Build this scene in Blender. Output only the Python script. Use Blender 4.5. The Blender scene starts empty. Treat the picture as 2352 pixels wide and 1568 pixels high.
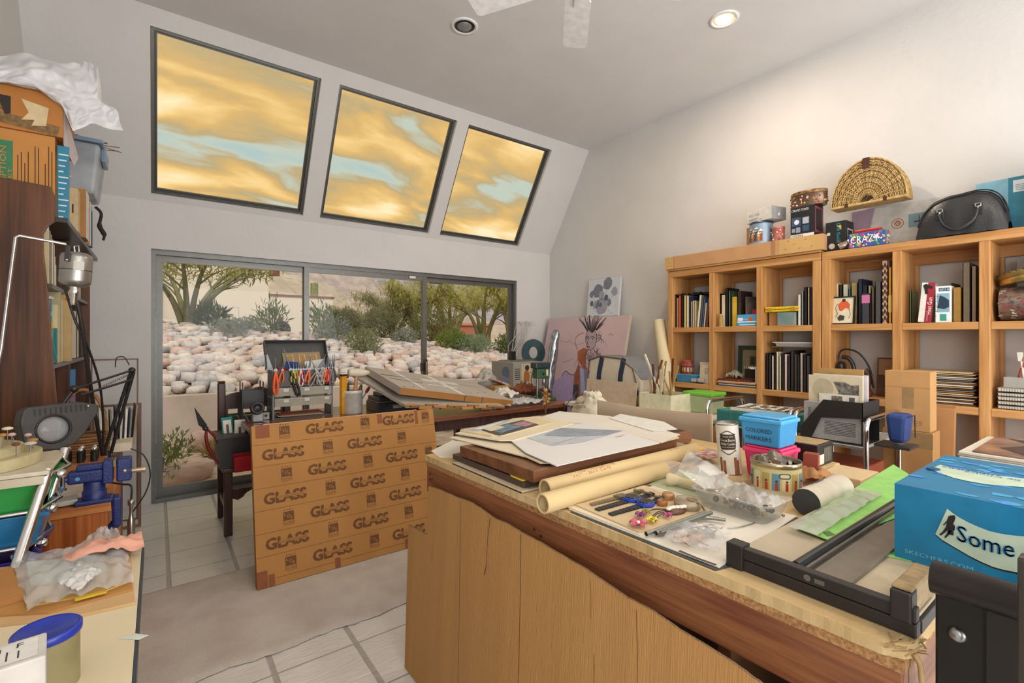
import bpy, bmesh, math, random
from mathutils import Vector, Matrix, noise
V = Vector
C = bpy.context.scene.collection
sc = bpy.context.scene
PI = math.pi
# ---------------------------------------------------------------- camera
FPX, YAW, EYE, HOR = 1097.0, math.radians(36.6), 1.34, 775.0
cam = bpy.data.objects.new('camera', bpy.data.cameras.new('camera')); C.objects.link(cam)
cam.location = (0, 0, EYE); cam.rotation_euler = (PI/2, 0, -YAW)
cam.data.sensor_width = 36; cam.data.lens = FPX/2352*36; cam.data.shift_y = -9/2352
cam.data.clip_start = .02; cam.data.clip_end = 2000
sc.camera = cam
# ---------------------------------------------------------------- exposure
sc.view_settings.view_transform = 'Standard'; sc.view_settings.look = 'None'
sc.view_settings.gamma = 1; sc.view_settings.use_curve_mapping = False
sc.view_settings.exposure = 0.1
# ---------------------------------------------------------------- sky
w = bpy.data.worlds.new('sky'); sc.world = w; w.use_nodes = True
nt = w.node_tree; N = nt.nodes; L = nt.links; N.clear()
def nd(t, **k):
    n = N.new(t)
    for a, b in k.items(): setattr(n, a, b)
    return n
tc = nd('ShaderNodeTexCoord'); sep = nd('ShaderNodeSeparateXYZ'); L.new(tc.outputs['Generated'], sep.inputs[0])
za = nd('ShaderNodeMath', operation='ADD'); L.new(sep.outputs[2], za.inputs[0]); za.inputs[1].default_value = .35
zm = nd('ShaderNodeMath', operation='MAXIMUM'); L.new(za.outputs[0], zm.inputs[0]); zm.inputs[1].default_value = .05
dx = nd('ShaderNodeMath', operation='DIVIDE'); L.new(sep.outputs[0], dx.inputs[0]); L.new(zm.outputs[0], dx.inputs[1])
dy = nd('ShaderNodeMath', operation='DIVIDE'); L.new(sep.outputs[1], dy.inputs[0]); L.new(zm.outputs[0], dy.inputs[1])
cb = nd('ShaderNodeCombineXYZ'); L.new(dx.outputs[0], cb.inputs[0]); L.new(dy.outputs[0], cb.inputs[1])
mp = nd('ShaderNodeMapping'); L.new(cb.outputs[0], mp.inputs[0]); mp.inputs['Scale'].default_value = (1.5, 3.2, 1); mp.inputs['Rotation'].default_value = (0, 0, .25); mp.inputs['Location'].default_value = (3.1, 1.7, 0)
n1 = nd('ShaderNodeTexNoise'); L.new(mp.outputs[0], n1.inputs['Vector']); n1.inputs['Scale'].default_value = 1.9; n1.inputs['Detail'].default_value = 6; n1.inputs['Roughness'].default_value = .47; n1.inputs['Distortion'].default_value = .35
r1 = nd('ShaderNodeValToRGB'); L.new(n1.outputs[0], r1.inputs[0])
e = r1.color_ramp.elements
for k_, (p, c) in enumerate(((.30, (.42, .56, .56, 1)), (.40, (.55, .60, .50, 1)), (.455, (.52, .40, .21, 1)), (.53, (.74, .47, .17, 1)), (.60, (.93, .64, .26, 1)), (.70, (1, .86, .55, 1)))):
    q = e.new(p) if k_ > 1 else e[k_]
    q.position = p; q.color = c
fr_ = nd('ShaderNodeMapRange'); L.new(sep.outputs[1], fr_.inputs[0]); fr_.inputs[1].default_value = .05; fr_.inputs[2].default_value = .45
mx = nd('ShaderNodeMix', data_type='RGBA'); L.new(fr_.outputs[0], mx.inputs[0]); mx.inputs[6].default_value = (.74, .78, .84, 1); L.new(r1.outputs[0], mx.inputs[7])
bg = nd('ShaderNodeBackground'); L.new(mx.outputs[2], bg.inputs[0]); bg.inputs[1].default_value = 1.0
wo = nd('ShaderNodeOutputWorld'); L.new(bg.outputs[0], wo.inputs[0])
# ---------------------------------------------------------------- lights
def light(name, kind, loc, rot, energy, color=(1, 1, 1), **k):
    d = bpy.data.lights.new(name, kind); d.energy = energy; d.color = color
    for a, b in k.items(): setattr(d, a, b)
    o = bpy.data.objects.new(name, d); C.objects.link(o); o.location = loc; o.rotation_euler = rot
    return o
light('sun', 'SUN', (0, -10, 30), (math.radians(42), 0, math.radians(-22)), 1.7, (1, .95, .88), angle=math.radians(12))
# unseen fill panels behind the camera, added to brighten the room
light('rear_fill', 'AREA', (1.9, -2.52, 1.45), (math.radians(116), 0, 0), 140, (.98, .98, 1), shape='RECTANGLE', size=3.4, size_y=2.2)
light('side_fill', 'AREA', (-.76, -1.4, 1.65), (math.radians(96), 0, math.radians(-90)), 34, (.97, .98, 1), shape='RECTANGLE', size=1.5, size_y=1.4)
# ---------------------------------------------------------------- helpers
def lin(c):
    if isinstance(c, str):
        c = c.lstrip('#'); c = [int(c[i:i+2], 16)/255 for i in (0, 2, 4)]
    return tuple((x/12.92 if x <= .04045 else ((x+.055)/1.055)**2.4) for x in c[:3])
_m = {}
def mat(col, rough=.6, metal=0, var=.08, sc_=25, bump=0, bs=150, coat=0, col2=None, stretch=(1, 1, 1), thr=None, emit=0, trans=0, alpha=1, spec=.5):
    """procedural material: two tones mixed by noise, with an optional bump"""
    key = (str(col), rough, metal, var, sc_, bump, bs, coat, str(col2), stretch, thr, emit, trans, alpha, spec)
    if key in _m: return _m[key]
    m = bpy.data.materials.new('mat_%s' % str(col).strip('#()')); m.use_nodes = True
    t = m.node_tree; n = t.nodes; l = t.links; b = n['Principled BSDF']
    c = lin(col); c2 = lin(col2) if col2 else tuple(min(1, x*(1+var)) for x in c); c1 = c if col2 else tuple(x*(1-var) for x in c)
    b.inputs['Roughness'].default_value = rough; b.inputs['Metallic'].default_value = metal
    b.inputs['Coat Weight'].default_value = coat; b.inputs['Specular IOR Level'].default_value = spec
    tcn = n.new('ShaderNodeTexCoord'); mpn = n.new('ShaderNodeMapping'); l.new(tcn.outputs['Object'], mpn.inputs[0]); mpn.inputs['Scale'].default_value = stretch
    if var or col2:
        ns = n.new('ShaderNodeTexNoise'); l.new(mpn.outputs[0], ns.inputs['Vector']); ns.inputs['Scale'].default_value = sc_; ns.inputs['Detail'].default_value = 4
        rp = n.new('ShaderNodeValToRGB'); l.new(ns.outputs[0], rp.inputs[0]); a, z = thr or (.35, .65)
        rp.color_ramp.elements[0].position = a; rp.color_ramp.elements[1].position = z
        rp.color_ramp.elements[0].color = (*c1, 1); rp.color_ramp.elements[1].color = (*c2, 1)
        l.new(rp.outputs[0], b.inputs['Base Color'])
    else: b.inputs['Base Color'].default_value = (*c, 1)
    if bump:
        nb = n.new('ShaderNodeTexNoise'); l.new(mpn.outputs[0], nb.inputs['Vector']); nb.inputs['Scale'].default_value = bs; nb.inputs['Detail'].default_value = 3
        bp = n.new('ShaderNodeBump'); bp.inputs['Strength'].default_value = min(1, bump); bp.inputs['Distance'].default_value = .004*max(1, bump); l.new(nb.outputs[0], bp.inputs['Height']); l.new(bp.outputs[0], b.inputs['Normal'])
    if emit:
        b.inputs['Emission Color'].default_value = (*lin(col), 1); b.inputs['Emission Strength'].default_value = emit
    if alpha < 1:
        b.inputs['Alpha'].default_value = alpha
    _m[key] = m
    return m
def wood(c1, c2, axis='x', rough=.45, s=1.0, coat=0):
    key = ('wood', c1, c2, axis, rough, s, coat)
    if key in _m: return _m[key]
    m = bpy.data.materials.new('wood_' + c1.strip('#')); m.use_nodes = True
    t = m.node_tree; n = t.nodes; l = t.links; b = n['Principled BSDF']
    b.inputs['Roughness'].default_value = rough; b.inputs['Coat Weight'].default_value = coat; b.inputs['Coat Roughness'].default_value = .15
    tcn = n.new('ShaderNodeTexCoord'); mpn = n.new('ShaderNodeMapping'); l.new(tcn.outputs['Object'], mpn.inputs[0])
    k = [14*s]*3; k['xyz'.index(axis)] = 1.1*s; mpn.inputs['Scale'].default_value = k
    ns = n.new('ShaderNodeTexNoise'); l.new(mpn.outputs[0], ns.inputs['Vector']); ns.inputs['Scale'].default_value = 1.6; ns.inputs['Detail'].default_value = 5; ns.inputs['Distortion'].default_value = .6
    k2 = [90*s]*3; k2['xyz'.index(axis)] = 3*s
    mp2 = n.new('ShaderNodeMapping'); l.new(tcn.outputs['Object'], mp2.inputs[0]); mp2.inputs['Scale'].default_value = k2
    n2 = n.new('ShaderNodeTexNoise'); l.new(mp2.outputs[0], n2.inputs['Vector']); n2.inputs['Scale'].default_value = 1.5
    mxn = n.new('ShaderNodeMix'); mxn.inputs[0].default_value = .35; l.new(ns.outputs[0], mxn.inputs[2]); l.new(n2.outputs[0], mxn.inputs[3])
    rp = n.new('ShaderNodeValToRGB'); l.new(mxn.outputs[0], rp.inputs[0]); rp.color_ramp.elements[0].position = .38; rp.color_ramp.elements[1].position = .62
    rp.color_ramp.elements[0].color = (*lin(c1), 1); rp.color_ramp.elements[1].color = (*lin(c2), 1)
    l.new(rp.outputs[0], b.inputs['Base Color'])
    bp = n.new('ShaderNodeBump'); bp.inputs['Strength'].default_value = .15; bp.inputs['Distance'].default_value = .002; l.new(n2.outputs[0], bp.inputs['Height']); l.new(bp.outputs[0], b.inputs['Normal'])
    _m[key] = m
    return m
def leafmat(col):
    m = mat(col, .8, 0, .15, 5)
    if not m.name.startswith('leaf'):
        m.name = 'leaf_'+m.name; t = m.node_tree; n = t.nodes; l = t.links; tr = n.new('ShaderNodeBsdfTranslucent'); l.new(n['Principled BSDF'].inputs['Base Color'].links[0].from_socket, tr.inputs[0])
        mxn = n.new('ShaderNodeMixShader'); mxn.inputs[0].default_value = .5; l.new(n['Principled BSDF'].outputs[0], mxn.inputs[1]); l.new(tr.outputs[0], mxn.inputs[2]); l.new(mxn.outputs[0], n['Material Output'].inputs[0])
    return m
def clear(col='#f4f6f8', a=.25, rough=.12, bump=0, bs=60):
    """thin transparent film or pane"""
    key = ('clear', col, a, rough, bump, bs)
    if key in _m: return _m[key]
    m = bpy.data.materials.new('clear_' + col.strip('#')); m.use_nodes = True
    t = m.node_tree; n = t.nodes; l = t.links; b = n['Principled BSDF']; o = n['Material Output']
    b.inputs['Base Color'].default_value = (*lin(col), 1); b.inputs['Roughness'].default_value = rough
    tr = n.new('ShaderNodeBsdfTransparent'); tr.inputs[0].default_value = (*[min(1, .6+.4*x) for x in lin(col)], 1)
    mxn = n.new('ShaderNodeMixShader'); mxn.inputs[0].default_value = a
    l.new(tr.outputs[0], mxn.inputs[1]); l.new(b.outputs[0], mxn.inputs[2]); l.new(mxn.outputs[0], o.inputs[0])
    if bump:
        nb = n.new('ShaderNodeTexNoise'); nb.inputs['Scale'].default_value = bs; bp = n.new('ShaderNodeBump'); bp.inputs['Distance'].default_value = .01; bp.inputs['Strength'].default_value = bump
        l.new(nb.outputs[0], bp.inputs['Height']); l.new(bp.outputs[0], b.inputs['Normal'])
    _m[key] = m
    return m
def chrome(): return mat('#d8d8d8', .12, 1, 0)
def steel(): return mat('#9a9a98', .3, 1, .1)
def black(): return mat('#1c1b1b', .4, 0, .1)
def fr(o, x, y):
    """frame: origin o, x to the right, y up, z = outward normal"""
    x = V(x).normalized(); y = V(y).normalized(); z = x.cross(y)
    return Matrix(((x[0], y[0], z[0], o[0]), (x[1], y[1], z[1], o[1]), (x[2], y[2], z[2], o[2]), (0, 0, 0, 1)))
def toX(o): return fr(o, (0, -1, 0), (0, 0, 1))     # seen from -x
def toY(o): return fr(o, (1, 0, 0), (0, 0, 1))      # seen from -y
def top(o, a=0): return fr(o, (math.cos(a), math.sin(a), 0), (-math.sin(a), math.cos(a), 0))
_t = {}
def glyphs(s):
    if s in _t: return _t[s]
    cu = bpy.data.curves.new('t', 'FONT'); cu.body = s; cu.resolution_u = 2; cu.fill_mode = 'FRONT'
    o = bpy.data.objects.new('t', cu); C.objects.link(o); bpy.context.view_layer.update()
    ev = o.evaluated_get(bpy.context.evaluated_depsgraph_get()); me = ev.to_mesh()
    vs = [(v.co.x, v.co.y) for v in me.vertices]; fs = [tuple(p.vertices) for p in me.polygons]
    ev.to_mesh_clear(); bpy.data.objects.remove(o); bpy.data.curves.remove(cu)
    if not vs: vs = [(0, 0)]
    x0 = min(v[0] for v in vs); x1 = max(v[0] for v in vs)
    _t[s] = (vs, fs, x0, x1); return _t[s]
class MB:
    def __init__(s, M=None): s.v = []; s.f = []; s.mi = []; s.sm = []; s.M = M or Matrix()
    def add(s, vs, fs, mi=0, sm=False, M=None):
        k = len(s.v); T = s.M @ M if M is not None else s.M
        s.v += [T @ V(p) for p in vs]
        s.f += [tuple(i+k for i in f) for f in fs]; s.mi += [mi]*len(fs); s.sm += [sm]*len(fs)
        return s
    def box(s, a, b, mi=0, M=None, taper=0):
        x0, y0, z0 = a; x1, y1, z1 = b; t = taper
        vs = [(x0+t, y0+t, z0), (x1-t, y0+t, z0), (x1-t, y1-t, z0), (x0+t, y1-t, z0), (x0, y0, z1), (x1, y0, z1), (x1, y1, z1), (x0, y1, z1)]
        return s.add(vs, [(3, 2, 1, 0), (4, 5, 6, 7), (0, 1, 5, 4), (1, 2, 6, 5), (2, 3, 7, 6), (3, 0, 4, 7)], mi, False, M)
    def cbox(s, c, d, mi=0, M=None, taper=0):
        return s.box([c[i]-d[i]/2 for i in range(3)], [c[i]+d[i]/2 for i in range(3)], mi, M, taper)
    def tray(s, a, b, t=.004, mi=0, M=None, taper=0, floor=True):
        """open-topped box with walls"""
        x0, y0, z0 = a; x1, y1, z1 = b; q = taper
        def ring(d, z, e): return [(x0+e+d, y0+e+d, z), (x1-e-d, y0+e+d, z), (x1-e-d, y1-e-d, z), (x0+e+d, y1-e-d, z)]
        vs = ring(0, z0, q)+ring(0, z1, 0)+ring(t, z1, 0)+ring(t, z0+t, q)
        fs = [(3, 2, 1, 0)]
        for k in range(3):
            for i in range(4): j = (i+1) % 4; fs.append((4*k+i, 4*k+j, 4*k+4+j, 4*k+4+i))
        fs.append((12, 13, 14, 15))
        return s.add(vs, fs, mi, False, M)
    def lathe(s, prof, n=24, mi=0, M=None, sm=True, sx=1, sy=1):
        vs = []; fs = []
        for r, z in prof:
            for i in range(n): a = 2*PI*i/n; vs.append((r*math.cos(a)*sx, r*math.sin(a)*sy, z))
        for k in range(len(prof)-1):
            for i in range(n): j = (i+1) % n; fs.append((k*n+i, k*n+j, (k+1)*n+j, (k+1)*n+i))
        s.add(vs, fs, mi, sm, M)
        if prof[0][0] > 1e-4: s.add(vs[:n], [tuple(range(n))[::-1]], mi, False, M)
        if prof[-1][0] > 1e-4: s.add(vs[-n:], [tuple(range(n))], mi, False, M)
        return s
    def cyl(s, r, z0, z1, n=20, mi=0, M=None, r2=None):
        return s.lathe([(r, z0), (r2 if r2 is not None else r, z1)], n, mi, M)
    def ball(s, c, r, mi=0, n=12, M=None, sz=1, sx=1, sy=1):
        pr = [(max(1e-5, r*math.sin(PI*k/(n//2+2))), -r*sz*math.cos(PI*k/(n//2+2))) for k in range(n//2+3)]
        T = Matrix.Translation(c); return s.lathe(pr, n, mi, (M @ T) if M is not None else T, True, sx, sy)
    def tube(s, pts, r, n=8, mi=0, M=None, cap=True):
        pts = [V(p) for p in pts]; vs = []; fs = []; up = V((0, 0, 1)); k = len(pts)
        rr = r if isinstance(r, (list, tuple)) else [r]*k
        prev = None
        for i, p in enumerate(pts):
            d = (pts[min(i+1, k-1)]-pts[max(i-1, 0)]).normalized()
            if prev is None:
                a = d.cross(up);
                if a.length < .05: a = d.cross(V((1, 0, 0)))
            else: a = prev - d*prev.dot(d)
            a.normalize(); prev = a; b = d.cross(a)
            for j in range(n): t = 2*PI*j/n; vs.append(p+(a*math.cos(t)+b*math.sin(t))*rr[i])
        for i in range(k-1):
            for j in range(n): q = (j+1) % n; fs.append((i*n+j, i*n+q, (i+1)*n+q, (i+1)*n+j))
        s.add(vs, fs, mi, True, M)
        if cap: s.add(vs[:n], [tuple(range(n))[::-1]], mi, False, M); s.add(vs[-n:], [tuple(range(n))], mi, False, M)
        return s
    def prism(s, poly, z0, z1, mi=0, M=None):
        n = len(poly); vs = [(p[0], p[1], z0) for p in poly]+[(p[0], p[1], z1) for p in poly]
        fs = [tuple(range(n))[::-1], tuple(range(n, 2*n))]+[(i, (i+1) % n, n+(i+1) % n, n+i) for i in range(n)]
        return s.add(vs, fs, mi, False, M)
    def quad(s, a, b, c, d, mi=0, M=None, sm=False): return s.add([a, b, c, d], [(0, 1, 2, 3)], mi, sm, M)
    def flat(s, poly, M, mi=1, h=.0008): return s.add([(p[0], p[1], h) for p in poly], [tuple(range(len(poly)))], mi, False, M)
    def rect(s, M, x0, y0, x1, y1, mi=1, h=.0008): return s.flat([(x0, y0), (x1, y0), (x1, y1), (x0, y1)], M, mi, h)
    def disc(s, M, x, y, rx, ry=None, mi=1, h=.0008, n=20):
        ry = ry or rx; return s.flat([(x+rx*math.cos(2*PI*i/n), y+ry*math.sin(2*PI*i/n)) for i in range(n)], M, mi, h)
    def stroke(s, pts, wd, M, mi=1, h=.001):
        """a drawn line: a flat ribbon lying on a surface"""
        n = len(pts); vs = []
        for i, p in enumerate(pts):
            a = pts[max(0, i-1)]; b = pts[min(n-1, i+1)]; dx, dy = b[0]-a[0], b[1]-a[1]; q = math.hypot(dx, dy) or 1
            ww = wd if not isinstance(wd, (list, tuple)) else wd[i]
            vs += [(p[0]-dy/q*ww/2, p[1]+dx/q*ww/2, h), (p[0]+dy/q*ww/2, p[1]-dx/q*ww/2, h)]
        return s.add(vs, [(2*i, 2*i+1, 2*i+3, 2*i+2) for i in range(n-1)], mi, False, M)
    def text(s, t, M, size, mi=1, h=.0012, width=None, sl=0, x=0, y=0, bend=None):
        vs, fs, x0, x1 = glyphs(t); k = size/.72; kx = k if width is None else width/(x1-x0)
        o = []
        for p in vs:
            X = x+(p[0]-x0)*kx+p[1]*k*sl; Y = y+p[1]*k
            if bend: Y += bend(X)
            o.append((X, Y, h))
        return s.add(o, fs, mi, False, M)
    def grid(s, nx, ny, fn, mi=0, sm=True, M=None):
        vs = [fn(i/nx, j/ny) for j in range(ny+1) for i in range(nx+1)]
        fs = [(j*(nx+1)+i, j*(nx+1)+i+1, (j+1)*(nx+1)+i+1, (j+1)*(nx+1)+i) for j in range(ny) for i in range(nx)]
        return s.add(vs, fs, mi, sm, M)
    def build(s, name, mats, parent=None, bev=0, solid=0, sub=0, recalc=False):
        me = bpy.data.meshes.new(name); me.from_pydata([tuple(p) for p in s.v], [], s.f)
        if not isinstance(mats, (list, tuple)): mats = [mats]
        for m in mats: me.materials.append(m)
        me.polygons.foreach_set('material_index', s.mi); me.polygons.foreach_set('use_smooth', s.sm); me.update()
        if recalc:
            bm = bmesh.new(); bm.from_mesh(me); bmesh.ops.recalc_face_normals(bm, faces=bm.faces); bm.to_mesh(me); bm.free()
        o = bpy.data.objects.new(name, me); C.objects.link(o)
        if parent: o.parent = parent
        if solid: q = o.modifiers.new('solid', 'SOLIDIFY'); q.thickness = solid; q.offset = 0
        if bev: q = o.modifiers.new('bevel', 'BEVEL'); q.width = bev; q.segments = 2; q.limit_method = 'ANGLE'; q.angle_limit = .8
        if sub: q = o.modifiers.new('sub', 'SUBSURF'); q.levels = sub; q.render_levels = sub
        return o
def tag(o, label, cat, group=None, kind=None):
    if label: o['label'] = label
    if cat: o['category'] = cat
    if group: o['group'] = group
    if kind: o['kind'] = kind
    return o
def thing(name, label, cat, loc=(0, 0, 0), rz=0, group=None, rot=None):
    o = bpy.data.objects.new(name, None); C.objects.link(o); o.location = loc; o.rotation_euler = rot or (0, 0, rz); o.empty_display_size = .05
    return tag(o, label, cat, group)
def place(o, loc=None, rz=None, rot=None):
    if loc is not None: o.location = loc
    if rz is not None: o.rotation_euler = (0, 0, rz)
    if rot is not None: o.rotation_euler = rot
    return o
def clone(r, loc, rz=0, label=None, group=None, rot=None, scale=None):
    q = r.copy(); C.objects.link(q); q.location = loc; q.rotation_euler = rot or (0, 0, rz)
    if scale: q.scale = scale
    if label: q['label'] = label
    if group: q['group'] = group
    for ch in list(r.children):
        c = ch.copy(); C.objects.link(c); c.parent = q
        for g in ch.children: d = g.copy(); C.objects.link(d); d.parent = c
    return q
def struct(name, mb, mats, parent=None, **k):
    o = mb.build(name, mats, parent, **k)
    if not parent: o['kind'] = 'structure'
    return o
# points of the real place seen at a photograph pixel, on a known plane
SN, CS = math.sin(YAW), math.cos(YAW)
def ray(u, v): r = (u-1176)/FPX; return (SN+r*CS, CS-r*SN, -(v-HOR)/FPX)
def onz(u, v, z): d = ray(u, v); t = (z-EYE)/d[2]; return V((d[0]*t, d[1]*t, z))
def onx(u, v, x): d = ray(u, v); t = x/d[0]; return V((x, d[1]*t, EYE+d[2]*t))
def ony(u, v, y): d = ray(u, v); t = y/d[1]; return V((d[0]*t, y, EYE+d[2]*t))
def rnd(a, b): return random.uniform(a, b)
def arc(cx, cy, r, a0, a1, n=12, ry=None): return [(cx+r*math.cos(a0+(a1-a0)*i/n), cy+(ry or r)*math.sin(a0+(a1-a0)*i/n)) for i in range(n+1)]
def smooth(pts, k=6):
    """catmull-rom through points"""
    P = [V(p) for p in pts]; P = [P[0]]+P+[P[-1]]; o = []
    for i in range(1, len(P)-2):
        for j in range(k):
            t = j/k; a, b, c, d = P[i-1:i+3]
            o.append(.5*((2*b)+(c-a)*t+(2*a-5*b+4*c-d)*t*t+(3*b-a-3*c+d)*t**3))
    return o+[P[-2]]
CARD = '#b98a55'
def card(c=CARD): return mat(c, .85, 0, .05, 8, .15, 300)
# ================================================================ SETTING
random.seed(1)
XL, XR, YB, YR, ZC = -.69, 4.19, 4.8, -2.6, 3.6
WALL = mat('#d8d5d1', .9, 0, .02, 3, .5, 28)
CEIL = mat('#dddbd9', .9, 0, .02, 3, .4, 22)
# slope plane of the window wall, from (4.8, 2.44) up to (4.08, 3.60)
SD = V((0, -.72, 1.16)); SLEN = SD.length; SD.normalize(); SO = V((0, 4.8, 2.44)); SNn = V((0, SD.z, -SD.y))   # outward
def sl(x, t, d=0): return SO+V((x, 0, 0))+SD*t+SNn*d
# floor: pale ceramic tiles
m = bpy.data.materials.new('floor_tiles'); m.use_nodes = True; t = m.node_tree; n = t.nodes; l = t.links; b = n['Principled BSDF']
g = n.new('ShaderNodeNewGeometry'); mpn = n.new('ShaderNodeMapping'); l.new(g.outputs['Position'], mpn.inputs[0]); mpn.inputs['Rotation'].default_value = (0, 0, PI/2)
mpn.inputs['Location'].default_value = (-.07, .03, 0)
sp = n.new('ShaderNodeSeparateXYZ'); l.new(g.outputs['Position'], sp.inputs[0])
def mth(op, a_, b_=None):
    q = n.new('ShaderNodeMath'); q.operation = op
    for i_, v_ in enumerate((a_, b_)):
        if v_ is None: continue
        if isinstance(v_, (int, float)): q.inputs[i_].default_value = v_
        else: l.new(v_, q.inputs[i_])
    return q.outputs[0]
def grout(src, off, pitch, half):
    q = mth('ABSOLUTE', mth('SUBTRACT', mth('FRACT', mth('ADD', mth('DIVIDE', mth('SUBTRACT', src, off), pitch), 100.5)), .5))
    q = mth('SUBTRACT', 1, mth('DIVIDE', mth('MULTIPLY', q, pitch), half)); c_ = mth('MULTIPLY', q, 2.5); return mth('MINIMUM', mth('MAXIMUM', c_, 0), 1)
GF = mth('MAXIMUM', grout(sp.outputs[0], .05, .325, .013), grout(sp.outputs[1], 2.09, .3125, .005))
bk = n.new('ShaderNodeMix'); bk.data_type = 'RGBA'; l.new(GF, bk.inputs[0]); bk.inputs[6].default_value = (*lin('#eae8e4'), 1); bk.inputs[7].default_value = (*lin('#b8b6b2'), 1)
ns = n.new('ShaderNodeTexNoise'); l.new(g.outputs['Position'], ns.inputs['Vector']); ns.inputs['Scale'].default_value = 5; ns.inputs['Detail'].default_value = 6
mxn = n.new('ShaderNodeMix'); mxn.data_type = 'RGBA'; mxn.blend_type = 'MULTIPLY'; mxn.inputs[0].default_value = .2; l.new(bk.outputs[2], mxn.inputs[6]); l.new(ns.outputs[0], mxn.inputs[7]); l.new(mxn.outputs[2], b.inputs['Base Color'])
b.inputs['Roughness'].default_value = .28
mp2 = n.new('ShaderNodeMapping'); l.new(g.outputs['Position'], mp2.inputs[0]); mp2.inputs['Scale'].default_value = (7, 22, 1)
n2 = n.new('ShaderNodeTexNoise'); l.new(mp2.outputs[0], n2.inputs['Vector']); n2.inputs['Scale'].default_value = 1.4; n2.inputs['Distortion'].default_value = 1.2
ad = n.new('ShaderNodeMath'); ad.operation = 'MULTIPLY_ADD'; l.new(GF, ad.inputs[0]); ad.inputs[1].default_value = -.8; l.new(n2.outputs[0], ad.inputs[2])
bp = n.new('ShaderNodeBump'); bp.inputs['Strength'].default_value = .6; bp.inputs['Distance'].default_value = .006; l.new(ad.outputs[0], bp.inputs['Height']); l.new(bp.outputs[0], b.inputs['Normal'])
struct('floor', MB().box((XL-.1, YR-.1, -.12), (XR+.1, YB+.1, 0)), m)
struct('ceiling', MB().box((XL-.1, YR-.1, ZC), (XR+.1, 4.25, ZC+.15)), CEIL)
b_ = MB(); b_.box((XL-.15, -.6, -.1), (XL, YB+.15, ZC+.1)); b_.box((XL-.15, YR-.1, -.1), (XL, -2.2, ZC+.1)); b_.box((XL-.15, -2.2, -.1), (XL, -.6, .9)); b_.box((XL-.15, -2.2, 2.4), (XL, -.6, ZC+.1))  # left wall, with an invented opening for the added side fill panel
struct('wall_left', b_, WALL)
struct('wall_right', MB().box((XR, YR-.1, -.1), (XR+.15, YB+.15, ZC+.1)), WALL)
# rear wall, its opening made up to frame the added fill panel
b_ = MB(); b_.box((XL, YR-.1, 0), (.5, YR, ZC)); b_.box((4.05, YR-.1, 0), (XR, YR, ZC)); b_.box((.5, YR-.1, 2.6), (4.05, YR, ZC)); b_.box((.5, YR-.1, -.1), (4.05, YR, .3))
struct('wall_rear', b_, WALL)
# window wall: vertical lower part with door opening x -.04..3.64, z 0..2.05
DX0, DX1, DZ = -.04, 3.645, 2.055
b_ = MB()
b_.box((XL, YB, -.1), (DX0, YB+.14, 2.44)); b_.box((DX1, YB, -.1), (XR, YB+.14, 2.44)); b_.box((DX0, YB, DZ), (DX1, YB+.14, 2.44))
# sloped part with three openings
wins = [(-.04, 1.10), (1.25, 2.40), (2.535, 3.65)]; T0, T1, TH = .05, 1.245, .13
def slab(x0, x1, t0, t1):
    vs = [sl(x0, t0), sl(x1, t0), sl(x1, t1), sl(x0, t1), sl(x0, t0, TH), sl(x1, t0, TH), sl(x1, t1, TH), sl(x0, t1, TH)]
    b_.add(vs, [(0, 1, 2, 3), (7, 6, 5, 4), (0, 4, 5, 1), (1, 5, 6, 2), (2, 6, 7, 3), (3, 7, 4, 0)])
slab(XL-.05, XR+.05, -.06, T0); slab(XL-.05, XR+.05, T1, SLEN+.12)
xs = [XL-.05]+[q for w_ in wins for q in w_]+[XR+.05]
for i in range(0, 8, 2): slab(xs[i], xs[i+1], T0, T1)
struct('wall_window', b_, WALL)
FRAME = mat('#6f6f6b', .35, .6, .05); FRD = mat('#54534f', .4, .5, .05)
m = bpy.data.materials.new('window_glass'); m.use_nodes = True; t = m.node_tree; n = t.nodes; l = t.links
n.remove(n['Principled BSDF']); gl = n.new('ShaderNodeBsdfGlossy'); gl.inputs['Roughness'].default_value = .02; tr = n.new('ShaderNodeBsdfTransparent'); tr.inputs[0].default_value = (.97, .98, .97, 1)
lw = n.new('ShaderNodeFresnel'); lw.inputs[0].default_value = 1.25; ms = n.new('ShaderNodeMixShader'); l.new(lw.outputs[0], ms.inputs[0]); l.new(tr.outputs[0], ms.inputs[1]); l.new(gl.outputs[0], ms.inputs[2]); l.new(ms.outputs[0], n['Material Output'].inputs[0])
GLASS = m
for k, (x0, x1) in enumerate(wins):
    f = MB()
    def bar(xa, xb, ta, tb, d0, d1, mi=0):
        vs = [sl(xa, ta, d0), sl(xb, ta, d0), sl(xb, tb, d0), sl(xa, tb, d0), sl(xa, ta, d1), sl(xb, ta, d1), sl(xb, tb, d1), sl(xa, tb, d1)]
        f.add(vs, [(0, 1, 2, 3), (7, 6, 5, 4), (0, 4, 5, 1), (1, 5, 6, 2), (2, 6, 7, 3), (3, 7, 4, 0)], mi)
    for wd, d0, d1, mi in ((.022, .035, .10, 0), (.034, .05, .085, 1), (.040, .058, .078, 0)):
        bar(x0, x0+wd, T0, T1, d0, d1, mi); bar(x1-wd, x1, T0, T1, d0, d1, mi); bar(x0+wd, x1-wd, T0, T0+wd, d0, d1, mi); bar(x0+wd, x1-wd, T1-wd, T1, d0, d1, mi)
    fo = struct('window_%d' % (k+1), f, [FRAME, FRD])
    p = MB(); p.quad(sl(x0+.03, T0+.03, .068), sl(x1-.03, T0+.03, .068), sl(x1-.03, T1-.03, .068), sl(x0+.03, T1-.03, .068)); p.build('pane', GLASS, fo)
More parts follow.
